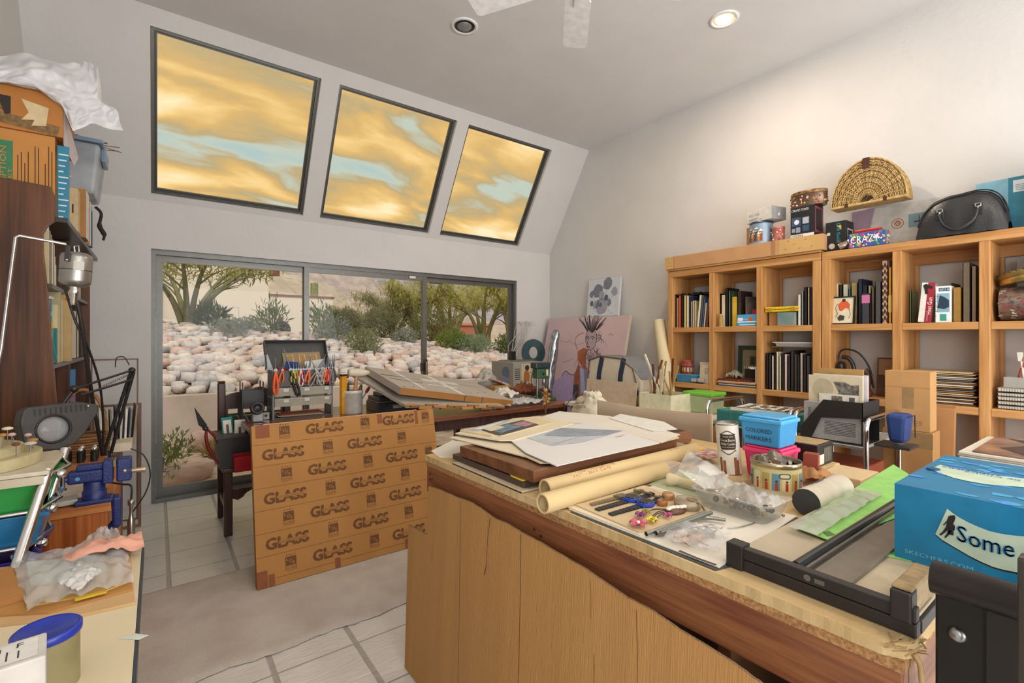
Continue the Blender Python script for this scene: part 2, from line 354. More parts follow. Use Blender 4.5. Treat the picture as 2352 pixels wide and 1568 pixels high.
# sliding door
f = MB(); y0, y1 = YB+.03, YB+.12
f.box((DX0, y0, 0), (DX0+.03, y1, DZ)); f.box((DX1-.03, y0, 0), (DX1, y1, DZ)); f.box((DX0+.03, y0, DZ-.04), (DX1-.03, y1, DZ)); f.box((DX0+.03, y0-.02, 0), (DX1-.03, y1, .035))
fo = struct('door_1', f, FRAME)
def panel(name, x0, x1, yy, lite):
    g = MB(); s_ = .045
    g.box((x0, yy, .035), (x0+s_, yy+.03, DZ-.04)); g.box((x1-s_, yy, .035), (x1, yy+.03, DZ-.04)); g.box((x0+s_, yy+.002, .035), (x1-s_, yy+.028, .105)); g.box((x0+s_, yy+.002, DZ-.09), (x1-s_, yy+.028, DZ-.041))
    p = g.build(name, FRAME, fo)
    MB().quad((x0+.04, yy+.015, .1), (x1-.04, yy+.015, .1), (x1-.04, yy+.015, DZ-.085), (x0+.04, yy+.015, DZ-.085)).build('pane', GLASS, p)
    return p
panel('door_panel', DX0+.031, 1.165, y0+.045, 0); pm = panel('sliding_panel', 1.125, 2.41, y0+.005, 1); panel('door_panel', 2.37, DX1-.031, y0+.045, 0)
h = MB(); h.box((2.365, y0-.045, .86), (2.395, y0+.01, 1.10)); h.box((2.33, y0-.03, .97), (2.36, y0+.01, 1.06)); h.box((2.372, y0-.05, .88), (2.388, y0-.03, 1.08), 1)
h.build('door_handle', [mat('#2b211c', .4), steel()], pm, bev=.004)
h = MB(); h.box((2.20, y0-.004, 1.985), (2.27, y0+.006, 2.01)); h.build('latch_tag', mat('#e8e8e4', .5), pm)
# ceiling fixtures
def can(u, v, lit, label):
    p = onz(u, v, ZC); t_ = thing('recessed_light', label, 'ceiling light', (p.x, p.y, ZC))
    MB().lathe([(.098, 0), (.098, -.006), (.078, -.008), (.074, 0)], 32, 0).build('trim_ring', mat('#efefee', .4), t_)
    MB().lathe([(.074, -.001), (.069, -.0015), (.03, -.002), (.0001, -.002)], 32).build('reflector', mat('#2e2e2e', .2, .6) if not lit else mat('#f3ead8', .4), t_)
    if lit:
        MB().lathe([(.055, -.003), (.05, -.010), (.0001, -.016)], 24).build('bulb', mat('#ffd9a0', .5, 0, 0, emit=9), t_)
        light('recessed_or_fill_lamp', 'AREA', (p.x, p.y, ZC-.03), (0, 0, 0), 17, (1, .82, .62), shape='DISK', size=.13)
    else:
        MB().lathe([(.052, -.003), (.045, -.014), (.0001, -.022)], 24).build('bulb', mat('#8d8d8d', .25, .3), t_)
can(1067, 60, False, 'unlit recessed ceiling light with dark reflector beside the fan')
can(1663, 44, True, 'lit recessed ceiling light glowing warm above the bookshelves')
for x, y in ((1.9, -.2), (2.1, -1.6), (.5, -1.3)):  # extra ceiling lamps out of view, added as fill light
    light('recessed_or_fill_lamp', 'AREA', (x, y, ZC-.03), (0, 0, 0), 13, (1, .84, .66), shape='DISK', size=.16)
# ceiling fan: hub computed just outside the top of the picture, two blades reach in
fw, ri = 2.035, .29; hx, hy = fw*SN+ri*CS, fw*CS-ri*SN
t_ = thing('ceiling_fan', 'white ceiling fan whose blades hang in from above', 'ceiling fan', (hx, hy, 2.89))
MB().lathe([(.0001, -.05), (.05, -.045), (.075, -.01), (.09, .02), (.09, .09), (.05, .13), (.02, .14)], 32).build('motor', mat('#e6e5e3', .4), t_)
MB().lathe([(.013, .13), (.013, .66), (.06, .67), (.065, .71)], 20).build('downrod', mat('#e6e5e3', .4), t_)
a0 = math.radians(85)-YAW
for k in range(5):
    a = a0+k*2*PI/5; b_ = MB(Matrix.Rotation(a, 4, 'Z') @ Matrix.Rotation(.12, 4, 'X'))
    b_.prism([(.15, -.05), (.17, -.06), (.50, -.063), (.517, -.05), (.517, .05), (.50, .063), (.17, .06), (.15, .05)], -.003, .004)
    bl = b_.build('blade', mat('#f0efee', .45), t_)
    b_ = MB(Matrix.Rotation(a, 4, 'Z')); b_.box((.07, -.018, -.006), (.2, .018, -.001)); b_.build('blade_arm', mat('#e6e5e3', .4), t_)
# wall stains by the first window
# rug
b_ = MB()
def rugf(i, j):
    x = -.66+i*2.5; y = 2.22+j*.92+.02*math.sin(i*40)*(1-j)*.4+(.055*(i-.3)) * (1-j)
    if j == 0: y += .012*noise.noise(V((i*60, 0, 0)))
    return (x, y, .004+.011*min(1, min(i, 1-i, j, 1-j)*40)+.002*noise.noise(V((i*30, j*12, 3))))
b_.grid(120, 40, rugf)
rg = tag(b_.build('rug', mat('#cfc5ba', .95, 0, .1, 6, 1.5, 260, col2='#ddd5ca')), 'thin greyish beige carpet remnant on the tile floor with a frayed edge', 'rug')
# ================================================================ OUTSIDE
random.seed(7)
GRAVEL = mat('#b39a83', .95, 0, .1, 8, 1, 60, col2='#cdb8a2')
def ridge(x): return 1.62-.072*x
def gz(x, y):
    if y < 7.75: return -.08
    t = min(1, (y-7.75)/5.25); z = .5+(ridge(x)-.5)*t
    if y > 13: z += (y-13)*.008
    return z
b_ = MB()
b_.grid(30, 8, lambda i, j: (-6+i*26, 4.93+j*2.8, -.08+.03*noise.noise(V((i*20, j*8, 0)))))
struct('ground', b_, GRAVEL)
b_ = MB(); b_.grid(60, 40, lambda i, j: (-8+i*48, 7.7+j*j*62, gz(-8+i*48, 7.7+j*j*62)-.05))
struct('embankment', b_, mat('#6f5f50', .95, 0, .1, 5, .6, 30, col2='#9a8670'))
b_ = MB(); b_.grid(40, 1, lambda i, j: (-6+i*24, 7.55+.12*math.sin(i*9), -.15+j*.72)); b_.grid(40, 1, lambda i, j: (-6+i*24, 7.55+.12*math.sin(i*9)+j*.24, .57))
struct('retaining_wall', b_, mat('#a89786', .9, 0, .06, 2, .4, 40, col2='#baa998'))
# stones
def stone_mesh(seed, sub=2):
    bm = bmesh.new(); bmesh.ops.create_icosphere(bm, subdivisions=sub, radius=1); r = random.Random(seed)
    off = V((r.uniform(0, 99), r.uniform(0, 99), r.uniform(0, 99)))
    for v in bm.verts:
        n_ = noise.noise(v.co*1.1+off)*.35+noise.noise(v.co*2.7+off)*.12
        v.co *= 1.08+n_*1.25
        for ax in range(3): v.co[ax] = max(-.70, min(.70, v.co[ax]))
    vs = [v.co.copy() for v in bm.verts]; fs = [tuple(x.index for x in f.verts) for f in bm.faces]; bm.free(); return vs, fs
STM = [mat(a, .85, 0, .1, 3, .5, 30, col2=b) for a, b in (('#bfae9f', '#d3c4b6'), ('#bb9f8b', '#cfb5a2'), ('#aea096', '#c8bcb2'), ('#b38f7c', '#c9a997'), ('#9a938d', '#b5aea6'), ('#c6b49d', '#d6c8b4'))]
stones = [stone_mesh(k) for k in range(8)]
smesh = []
for k in range(8):
    row = []
    for mi in range(6):
        me = bpy.data.meshes.new('stone'); me.from_pydata([tuple(p) for p in stones[k][0]], [], stones[k][1]); me.materials.append(STM[mi])
        me.polygons.foreach_set('use_smooth', [True]*len(me.polygons)); row.append(me)
    smesh.append(row)
spots = []
y = 8.02; row = 0
while y < 13.2:
    sz = .30-.10*min(1, (y-7.86)/5); sz *= .82; x = -2+(row % 2)*sz*.6
    while x < 15:
        X, Y = x+rnd(-.3, .3)*sz, y+rnd(-.3, .3)*sz; z = gz(X, Y)
        u = (X*CS-Y*SN)/(X*SN+Y*CS)*FPX+1176
        if 325 < u < 1215: spots.append((X, Y, z, sz*rnd(.6, 1.35)*.60))
        x += sz*1.22
    y += sz*.86; row += 1
spots.sort(key=lambda q: -q[3]/math.hypot(q[0], q[1]))
wts = [0, 0, 0, 1, 1, 2, 2, 3, 4, 5, 0, 1]
rest = MB()
for i, (X, Y, z, s_) in enumerate(spots):
    k = random.randrange(8); mi = random.choice(wts); e_ = (rnd(-.2, .25), rnd(-.3, .3), rnd(0, 6.28)); sc3 = (s_*rnd(1.0, 1.35), s_*rnd(.8, 1.1), s_*rnd(.62, .85))
    if i < 300:
        o = bpy.data.objects.new('stone', smesh[k][mi]); C.objects.link(o); o.location = (X, Y, z+s_*.28); o.rotation_euler = e_; o.scale = sc3
        tag(o, 'pinkish or grey rounded stone laid in the embankment behind the low wall', 'stone', 'stones covering the embankment')
    else:
        M = Matrix.Translation((X, Y, z+s_*.28)) @ Matrix.Rotation(e_[2], 4, 'Z') @ Matrix.Rotation(e_[0], 4, 'X') @ Matrix.Diagonal((*sc3, 1))
        rest.add(stones[k][0], stones[k][1], mi, True, M)
tag(rest.build('stones', STM), 'smaller pinkish and grey stones filling the rest of the embankment', 'stones', kind='stuff')
# boulders between the door and the wall
for u, v, w_, hh, mi, lab in ((420, 1100, .36, .2, 1, 'flat topped reddish boulder nearest the glass door, low left'), (470, 1032, .22, .26, 3, 'reddish square boulder against the low stucco wall'), (398, 1008, .15, .17, 3, 'round pink boulder left of the square one by the wall'),
        (365, 1030, .13, .12, 0, 'small pale boulder at the left door frame'), (430, 1012, .12, .13, 1, 'small round boulder between the pink and the square ones'), (1030, 985, .26, .14, 0, 'pale long boulder seen below the work table'), (1085, 975, .14, .12, 2, 'small grey boulder seen below the work table')):
    p = onz(u, v, -.08); k = random.randrange(8)
    o = bpy.data.objects.new('boulder', smesh[k][mi]); C.objects.link(o); o.location = (p.x, p.y, -.08+hh*.4); o.scale = (w_, w_*.8, hh*.75); o.rotation_euler = (0, 0, rnd(0, .6)); tag(o, lab, 'boulder')
def leaves(b_, c, r, n, sz, mi=0, up=.3, thin=.25, seed=0):
    R = random.Random(seed)
    for i in range(n):
        a = R.uniform(0, 6.283); q = R.random()**.4; el = math.acos(R.uniform(-1, 1))
        d = V((math.sin(el)*math.cos(a), math.sin(el)*math.sin(a), math.cos(el)))
        p = V(c)+V((d.x*r[0], d.y*r[1], d.z*r[2]))*q
        t = (V((R.gauss(0, 1), R.gauss(0, 1), R.gauss(0, 1)))+d*.8+V((0, 0, up))).normalized(); s = t.cross(V((R.gauss(0, 1), R.gauss(0, 1), R.gauss(0, 1)))).normalized()
        z = sz*R.uniform(.6, 1.4); b_.quad(p, p+t*z*.5+s*z*thin*.5, p+t*z, p+t*z*.5-s*z*thin*.5, mi)
def shrub(name, label, u, v, y, r, n, sz, cols, hgt=1, group=None, up=.5, thin=.3, stems=6):
    p = ony(u, v, y); p.z = gz(p.x, p.y)-.02 if y > 7.7 else -.08
    t_ = thing(name, label, 'shrub', p, 0, group); sd = int(u*7+v)
    R = random.Random(sd)
    b_ = MB()
    for k in range(stems): a = R.uniform(0, 6.28); q = R.uniform(.3, .8)*r; b_.tube(smooth([(0, 0, 0), (q*.3*math.cos(a), q*.3*math.sin(a), hgt*r*.7), (q*math.cos(a), q*math.sin(a), hgt*r*1.5)], 3), [.02, .017, .014, .011, .009, .006, .004][:7], 5)
    b_.build('stem', mat('#6b5a44', .9), t_)
    b_ = MB(); leaves(b_, (0, 0, r*hgt), (r, r, r*hgt), n, sz, 0, up, thin, sd); leaves(b_, (0, 0, r*hgt*.8), (r, r, r*hgt), n//2, sz, 1, up, thin, sd+1)
    b_.build('foliage', [leafmat(cols[0]), leafmat(cols[1])], t_)
    return t_
GRN = ('#6f7440', '#8f8f52'); SAGE = ('#8b9082', '#a3a58f'); DK = ('#4e5a33', '#65703f')
shrub('oleander', 'dark green oleander bush in front of the cream house left of the tree gap', 625, 750, 12.6, .36, 170, .2, ('#5d6a3c', '#79834c'), 1.2, up=1.5, thin=.18)
shrub('oleander', 'dark green oleander bush beside the second door panel post', 740, 765, 12.2, .38, 190, .2, ('#5d6a3c', '#79834c'), 1.2, up=1.5, thin=.18)
shrub('oleander', 'dark green leafy bush at the foot of the tree', 488, 745, 12.9, .32, 220, .2, DK, .9, up=1.2, thin=.2)
shrub('sage_bush', 'pale grey sage bush right of the tree foot', 525, 765, 12.0, .38, 900, .07, SAGE, .6)
shrub('sage_bush', 'pale grey sage bush behind the other on the ridge', 570, 752, 12.8, .34, 700, .07, SAGE, .6)
shrub('sage_bush', 'pale grey sage bush next to the oleander in the middle door panel', 768, 770, 12.0, .45, 1100, .07, SAGE, .75)
shrub('sage_bush', 'round olive bush growing low among the stones', 835, 800, 10.6, .40, 1200, .07, ('#7c8050', '#95966a'), .75)
shrub('sage_bush', 'pale sage bush left of the right door panel', 930, 785, 12.4, .36, 900, .07, SAGE, .7)
shrub('sage_bush', 'grey green low bush in the right door panel', 1085, 815, 11.2, .55, 1600, .08, ('#8c9a70', '#a5ad8c'), .5)
shrub('creosote_bush', 'bright green low bush in the right door panel', 1040, 805, 11.6, .5, 1400, .08, ('#6f8136', '#8f9c4a'), .6)
shrub('creosote_bush', 'dark green bush at the right door frame', 1170, 835, 11.0, .45, 1200, .09, ('#5f6d33', '#7c8844'), .7)
shrub('creosote_bush', 'leafy plant growing by the stucco wall, low left', 395, 1075, 6.2, .22, 260, .06, ('#6d7840', '#8c9457'), 1.0, up=1)
shrub('creosote_bush', 'leafy plant behind the flat boulder, low left', 372, 1110, 5.7, .2, 240, .05, ('#6d7840', '#8c9457'), 1.0, up=1)
shrub('grass_tuft', 'dry grass tuft beside the square boulder', 505, 1040, 6.3, .16, 400, .12, ('#a08f58', '#b5a36c'), .7, up=1.5, thin=.1)
shrub('grass_tuft', 'green spiky grass tuft seen under the work table', 1165, 975, 6.7, .3, 500, .3, ('#6d7b45', '#8f9c60'), .7, up=2.5, thin=.08)
# palo verde tree on the left
def tree(name, label, u, v, y, H, spread, n, cols, trunks, seed, tr='#6b6a3e', base=None, lsz=.22, lean=0, crown=(.75, .30)):
    p = ony(u, v, y); p.z = gz(p.x, p.y)-.05; R = random.Random(seed)
    t_ = thing(name, label, 'tree', p)
    ends = []
    for k in range(trunks):
        a = 2*PI*k/trunks+R.uniform(-.4, .4); q = R.uniform(.45, 1)*spread; b_ = MB()
        p0 = V((.08*math.cos(a), .08*math.sin(a), 0)); p1 = V((q*.22*math.cos(a)+lean*.2, q*.22*math.sin(a), H*.35)); p2 = V((q*.55*math.cos(a)+lean*.6, q*.5*math.sin(a), H*.68)); p3 = V((q*math.cos(a)+lean, q*math.sin(a), H*R.uniform(.8, 1)))
        pts = smooth([p0, p1, p2, p3], 5); m_ = len(pts); b_.tube(pts, [.085*H/2.2*(1-.85*i/m_) for i in range(m_)], 7); ends += pts[m_//2:]
        for j in range(5):
            s0 = pts[R.randrange(m_//3, m_-1)]; a2 = a+R.uniform(-1.2, 1.2); L_ = spread*R.uniform(.25, .55)
            q2 = smooth([s0, s0+V((math.cos(a2)*L_*.5, math.sin(a2)*L_*.5, L_*.35)), s0+V((math.cos(a2)*L_, math.sin(a2)*L_, L_*.5))], 4)
            b_.tube(q2, [.028*H/2.2*(1-.8*i/len(q2)) for i in range(len(q2))], 5); ends += q2[3:]
        b_.build('branch', mat(tr, .85, 0, .15, 10), t_)
    b_ = MB()
    for i in range(n):
        c = R.choice(ends); c = c+V((R.gauss(0, .16), R.gauss(0, .16), R.gauss(0, .12)))*H/2.2
        if c.z < H*.62: continue
        c.z = min(c.z, H*1.03+R.uniform(-.1, .04))
        t = V((R.gauss(0, 1), R.gauss(0, 1), R.gauss(-.3, .7))).normalized(); s = t.cross(V((0, .3, 1))).normalized(); z = lsz*R.uniform(.5, 1.4)
        b_.quad(c, c+t*z*.5+s*z*.07, c+t*z, c+t*z*.5-s*z*.07, R.randrange(2))
    b_.build('foliage', [leafmat(cols[0]), leafmat(cols[1])], t_)
    return t_
tree('palo_verde_tree', 'multi-trunked green barked tree in front of the cream house', 432, 745, 13.2, 2.0, 2.3, 3800, ('#98934e', '#b0a960'), 6, 5, '#75704a')
for k, (u, v, y, H, sp, lab) in enumerate(((820, 770, 17, 1.15, 1.2, 'olive tree in the left of the middle door panel'), (905, 775, 16.5, 1.7, 1.4, 'tall olive tree behind the middle door panel, near the pole'), (960, 780, 15.5, 2.2, 1.2, 'olive tree right beside the door mullion'),
        (1035, 785, 17, 2.9, 1.8, 'yellow green tree in the left of the right door panel'), (1110, 800, 14.2, 2.4, 1.9, 'spreading yellow green tree with arching branches in the right panel'), (1175, 810, 13.4, 2.5, 1.3, 'yellow green tree half cut off by the right door frame'))):
    tree('palo_verde_tree', lab, u, v, y, H, sp, 4200, [('#a59f6c', '#bcb582'), ('#aba75e', '#c6be72'), ('#b5b05e', '#d2c970')][min(2, k//2)], 6, 20+k, '#8a8050', lsz=.22)
shrub('desert_shrub', 'tall grey olive shrub behind the pale bush by the white house corner', 795, 770, 14, .5, 1800, .1, ('#84805a', '#98926c'), .9)
shrub('desert_shrub', 'broad grey olive shrub under the tallest tree', 880, 775, 14.5, .7, 2200, .1, ('#7f7c50', '#918d63'), .8)
shrub('desert_shrub', 'olive shrub filling the gap at the mullion', 990, 785, 14, .8, 2000, .1, ('#7c7b45', '#8f8c55'), .8)
shrub('desert_shrub', 'russet shrub beside the end of the low house', 800, 735, 24, .9, 1200, .2, ('#8c5f48', '#7a6a4a'), .8)
# cream house
HW = mat('#e6d6bd', .9, 0, .02, 1); TRM = mat('#8b5a48', .8)
t_ = thing('house', 'cream stucco house standing behind the ridge', 'house', (0, 20, 1.6))
MB().box((.08, 0, -.4), (3.38, 6, 3.7)).build('wall', HW, t_)
b_ = MB(); b_.box((3.38, .3, -.6), (5.85, 5, 1.36)); b_.box((3.38, .25, 1.36), (5.9, 5.05, 1.42), 1); b_.build('wing', [HW, TRM], t_)
MB().ball((4.98, .3, .9), .07).build('wall_lamp', mat('#8c6a50', .6), t_)
MB().box((3.4, -.1, 2.1), (3.75, .2, 2.3)).build('roof_beam', mat('#7a4630', .8), t_)
b_ = MB(); b_.box((-.3, -.3, -.4), (.02, 1, 3.7)); b_.build('porch_post', mat('#6b4331', .8), t_)
b_ = MB(); b_.box((-1.2, -.8, -.4), (.6, -.5, .35)); tag(b_.build('garden_wall', HW), 'low rounded cream garden wall left of the tree', 'wall'); bpy.data.objects['garden_wall'].location = (-.1, 20, 1.6)
# brick house far behind the trees
t_ = thing('brick_house', 'small brick red house far behind the right trees', 'house', (14.6, 26, .8)); MB().box((0, 0, -.3), (3, 3, 1.3)).build('wall', mat('#b06a4c', .9), t_); MB().box((-.1, -.1, 1.3), (3.1, 3.1, 1.45)).build('roof', mat('#c9825e', .9), t_)
t_ = thing('brick_house', 'small brick red house behind the end of the cream wing', 'house', (8.6, 34, .9)); MB().box((0, 0, 0), (2.5, 3, 1.5)).build('wall', mat('#8e5444', .9), t_); MB().box((1.2, -.05, .3), (1.5, 0, 1.2)).build('door', mat('#d8d0c8', .8), t_)
# tyre
p = ony(645, 750, 13.4); b_ = MB(); b_.lathe([(.12, -.07), (.2, -.08), (.24, 0), (.2, .08), (.12, .07), (.12, -.07)], 20, 0, Matrix.Rotation(PI/2, 4, 'X')); tag(place(b_.build('tyre', mat('#33302d', .8)), (p.x, p.y, gz(p.x, p.y)+.1)), 'dark tyre lying beside the oleander on the ridge', 'tyre')
# goal frame
b_ = MB(); q = [ony(466, 742, 15), ony(466, 702, 15), ony(549, 706, 15), ony(549, 738, 15)]
b_.tube(q, .018, 6); tag(b_.build('goal_frame', mat('#e4e8e2', .5)), 'thin white pipe frame standing behind the tree', 'frame')
# saguaro
p = ony(722, 745, 27); t_ = thing('saguaro_cactus', 'saguaro cactus with two raised arms behind the low house', 'cactus', (p.x, p.y, 1))
def ribbed(b_, pts, r):
    n0 = len(b_.v); b_.tube(smooth(pts, 4), r, 14)
b_ = MB(); pz = ony(722, 648, 27).z-1; b_.tube(smooth([(0, 0, 0), (0, 0, pz*.5), (0, 0, pz-.25), (0, 0, pz-.03)], 4), [.2]*11+[.14, .05], 12); b_.build('trunk', mat('#8a8d5a', .8, 0, .2, 9), t_)
for sx, z0, z1 in ((-1, 1.2, 2.15), (1, 1.1, 2.35)):
    b_ = MB(); pts = smooth([(0, 0, z0), (sx*.35, 0, z0+.05), (sx*.5, 0, z0+.35), (sx*.5, 0, z1)], 4); b_.tube(pts, [.13]*(len(pts)-2)+[.1, .04], 10); b_.build('arm', mat('#8a8d5a', .8, 0, .2, 9), t_)
# utility pole and street sign
p = ony(901, 790, 30); t_ = thing('utility_pole', 'brown wooden utility pole rising above the trees', 'pole', (p.x, p.y, .6))
zt = ony(901, 628, 30).z-.6; MB().cyl(.16, 0, zt, 10).build('pole', mat('#8a5b3c', .9), t_); MB().box((-.5, -.08, zt*.55), (.6, .08, zt*.55+.12)).build('crossarm', mat('#7a4f35', .9), t_)
# hanging sign outside on the eave
q = ony(999, 645, 5.02); t_ = thing('hanging_sign', 'small brown plaque hanging outside the right door panel', 'sign', q); b_ = MB(); b_.box((-.07, -.01, -.03), (.085, .01, .03)); b_.text('CASITA', toY((-.055, -.0105, -.01)), .02, 1); b_.build('plaque', [mat('#5a3b30', .7), mat('#b09a88', .7)], t_)
b_ = MB(); b_.tube([(-.05, 0, .03), (-.05, 0, .14)], .003, 5); b_.tube([(.06, 0, .03), (.06, 0, .14)], .003, 5); b_.box((-.07, -.09, .135), (.08, .01, .15)); b_.build('cord', mat('#4a3a30', .7), t_)
# mountains, the farther ones with distance haze mixed into their colours
def mount(name, pts, y, col, col2, depth=60):
    b_ = MB(); P = [ony(u, v, y) for u, v in pts]; n = len(P)
    def fn(i, j):
        t = i*(n-1); k = min(n-2, int(t)); q = P[k].lerp(P[k+1], t-k); z = q.z*j+.8*j*noise.noise(V((i*30, j*3, 0)))*(y/100); z += 2.2*(y/140)*noise.fractal(V((i*22, j*5, 1)), 1, 2, 5)*math.sin(j*PI)
        sc_ = 1+(j*depth/y)
        return (q.x, y-depth*(1-j), z if j else -3)
    b_.grid(110, 26, fn); o = struct(name, b_, mat(col, .95, 0, .1, .35, 0, col2=col2, stretch=(1, .4, 1)))
mount('mountain_far', [(300, 560), (620, 570), (760, 582), (860, 606), (960, 622), (1100, 650), (1250, 665)], 420, '#8e8288', '#a59a9b', 150)
mount('mountain_near', [(300, 560), (560, 572), (640, 575), (740, 592), (800, 612), (850, 640), (900, 672), (970, 705), (1100, 740), (1250, 748)], 240, '#9c8b80', '#b3a190', 110)
mount('hill_near', [(300, 600), (610, 620), (700, 636), (745, 658), (790, 690), (840, 716), (920, 740), (1250, 752)], 130, '#a8967f', '#bfae95', 55)
# ================================================================ BOOKSHELVES
random.seed(3)
PX = [wood('#b27b42', '#cf9d62', a, .5) for a in 'xyz']; PD = wood('#a66c36', '#c48f58', 'y', .5)
def bookshelf(label, yl, posts, trim):
    t_ = thing('bookshelf', label, 'bookshelf', (3.85, posts[-1][1], 0)); o = posts[-1][1]
    for a, b in posts:
        g = MB(); g.box((0, b-o, 0), (.32, a-o, 1.90)); g.build('upright', PX[2], t_, bev=.004)
        g = MB(); g.box((.30, b-o-(.018 if b != posts[-1][1] else 0), .0), (.319, a-o+(.018 if a != posts[0][0] else 0), 1.89)); g.build('back_post', PX[2], t_)
    ya, yb = posts[0][0]-o, 0
    for z0, z1 in ((.03, .09), (.38, .427), (.884, .930), (1.388, 1.433)):
        for i in range(len(posts)-1):
            g = MB(); g.box((.003, posts[i+1][0]-o, z0), (.32, posts[i][1]-o, z1)); g.build('shelf_board', PX[1], t_, bev=.004)
    g = MB(); g.box((0, yb, 1.90), (.32, ya, 1.955)); g.build('top_board', PX[1], t_, bev=.005)
    g = MB(); g.box((.29, yb, 1.83), (.32, ya, 1.90)); g.build('back_rail', PD, t_)
    if trim: g = MB(); g.box((-.012, yb, 1.957), (.31, ya, 1.972)); g.build('trim_strip', PX[1], t_, bev=.003)
    return t_
bookshelf('pine bookshelf unit with the long cardboard box on top, nearer the window', 2.729, [(2.729, 2.68), (2.312, 2.269), (1.904, 1.859), (1.496, 1.441)], True)
bookshelf('pine bookshelf unit carrying the black handbag, at the right edge', 1.436, [(1.436, 1.38), (1.023, .974), (.614, .565), (.20, .15)], False)
PAGE = mat('#e4dcc8', .9, 0, .05, 60)
_cnt = {}
ORD = ['leftmost', 'second', 'third', 'fourth', 'fifth', 'sixth', 'seventh', 'eighth', 'ninth', 'tenth', 'eleventh', 'twelfth', 'thirteenth', 'fourteenth', 'fifteenth', 'sixteenth']
def book(uL, uR, vT, zb, col, tone, where, dep=.2, xb=3.89, lean=0, txt=None, tc='#e8e4d8', band=None, kind='book', rough=.55, marks=None, single=False):
    yl = onx(uL, HOR, xb).y; yr = onx(uR, HOR, xb).y; h = onx(uR, vT, xb).z-zb; t = (yl-yr)*.96
    dep = min(dep, 4.145-xb)
    if lean: h /= math.cos(lean)
    g = MB(); g.box((0, -t/2, 0), (.003, t/2, h)); g.box((0, t/2-.003, 0), (dep, t/2, h)); g.box((0, -t/2, 0), (dep, -t/2+.003, h)); g.box((.003, -t/2+.003, .003), (dep-.004, t/2-.003, h-.004), 1)
    F = fr((0, t/2, 0), (0, -1, 0), (0, 0, 1))
    if txt: g.text(txt, fr((0, -t*.28, h*.92), (0, 0, -1), (0, 1, 0)) @ Matrix.Identity(4), min(t*.55, .02), 2, .0008, width=h*.62)
    if band: g.rect(F, 0, h*band[0], t, h*band[1], 3, .0007)
    if marks: marks(g, F, t, h)
    mats = [mat(col, rough, 0, .06, 30), PAGE, mat(tc, .6), mat(band[2], .6) if band else PAGE]
    o = g.build(kind, mats)
    key = where; _cnt[key] = _cnt.get(key, 0)+1
    lab = '%s %s, %s in the %s' % (tone, kind, ORD[_cnt[key]-1]+('' if _cnt[key] == 1 else ' from left'), where) if not single else '%s %s in the %s' % (tone, kind, where)
    lz = abs(t/2*math.sin(lean))
    place(o, (xb, (yl+yr)/2, zb+.001+lz), rot=(-lean, 0, 0)); tag(o, lab, 'book', 'books in the '+where)
    return o
# cubby with the black cloth
zT, zM, zL = 1.433, .930, .427
W1 = 'black cloth cubby'
for a in ((1549.5, 1554, 676, '#3a2620', 'thin dark brown'), (1554, 1559, 684, '#a58a6c', 'tan'), (1559, 1564.5, 675, '#d4552c', 'orange'), (1564.5, 1570.5, 676, '#1f1c1c', 'black', 'Pixels'), (1571, 1577, 678, '#d8c27a', 'yellowish'), (1577, 1583, 679, '#e1d2b2', 'cream'),
          (1583.5, 1587, 680, '#2c3b66', 'dark blue'), (1587, 1591, 692, '#c9b493', 'short tan'), (1591, 1595.5, 690, '#d9c9a4', 'short cream')):
    book(*a[:3], zT, a[3], a[4], W1, txt=a[5] if len(a) > 5 else None)
for a in ((1600, 1606, 678, '#e6dfcd', 'leaning off-white', .10), (1606, 1611, 679, '#6b5f55', 'leaning grey brown', .10), (1611, 1615, 683, '#3c6f9c', 'leaning blue', .10), (1615, 1620, 696, '#d6c09c', 'leaning short cream', .1), (1620, 1626, 684, '#6d4a58', 'leaning mauve', .09)):
    book(*a[:3], zT, a[3], a[4], W1, lean=-a[5])
def crumple(name, mt, cx, size, nx=26, ny=20, amp=.02, seed=0, fr_q=5, edge=0, solid=0, domed=0):
    g = MB()
    def fn(i, j):
        x = (i-.5)*size[0]; y = (j-.5)*size[1]; q = V((i*fr_q+seed, j*fr_q*size[1]/size[0], seed*.7))
        e_ = 1+edge*noise.noise(V((math.atan2(j-.5, i-.5)*2, seed, 0)))
        dm = domed*(1-min(1, (2*(i-.5))**2))*(1-min(1, (2*(j-.5))**2))
        return (x*e_, y*e_, dm+amp*(.6+.8*noise.noise(q)+.7*abs(noise.noise(q*1.9))+.15*abs(noise.noise(q*4.5))))
    g.grid(nx, ny, fn); o = g.build(name, mt, solid=solid); place(o, cx); return o
c_ = crumple('cloth', mat('#22211f', .7, 0, .1), (3.98, 2.49, 1.712), (.2, .36), amp=.03, seed=3, solid=.004); tag(c_, 'crumpled black cloth lying over the books in the first upper cubby', 'cloth')
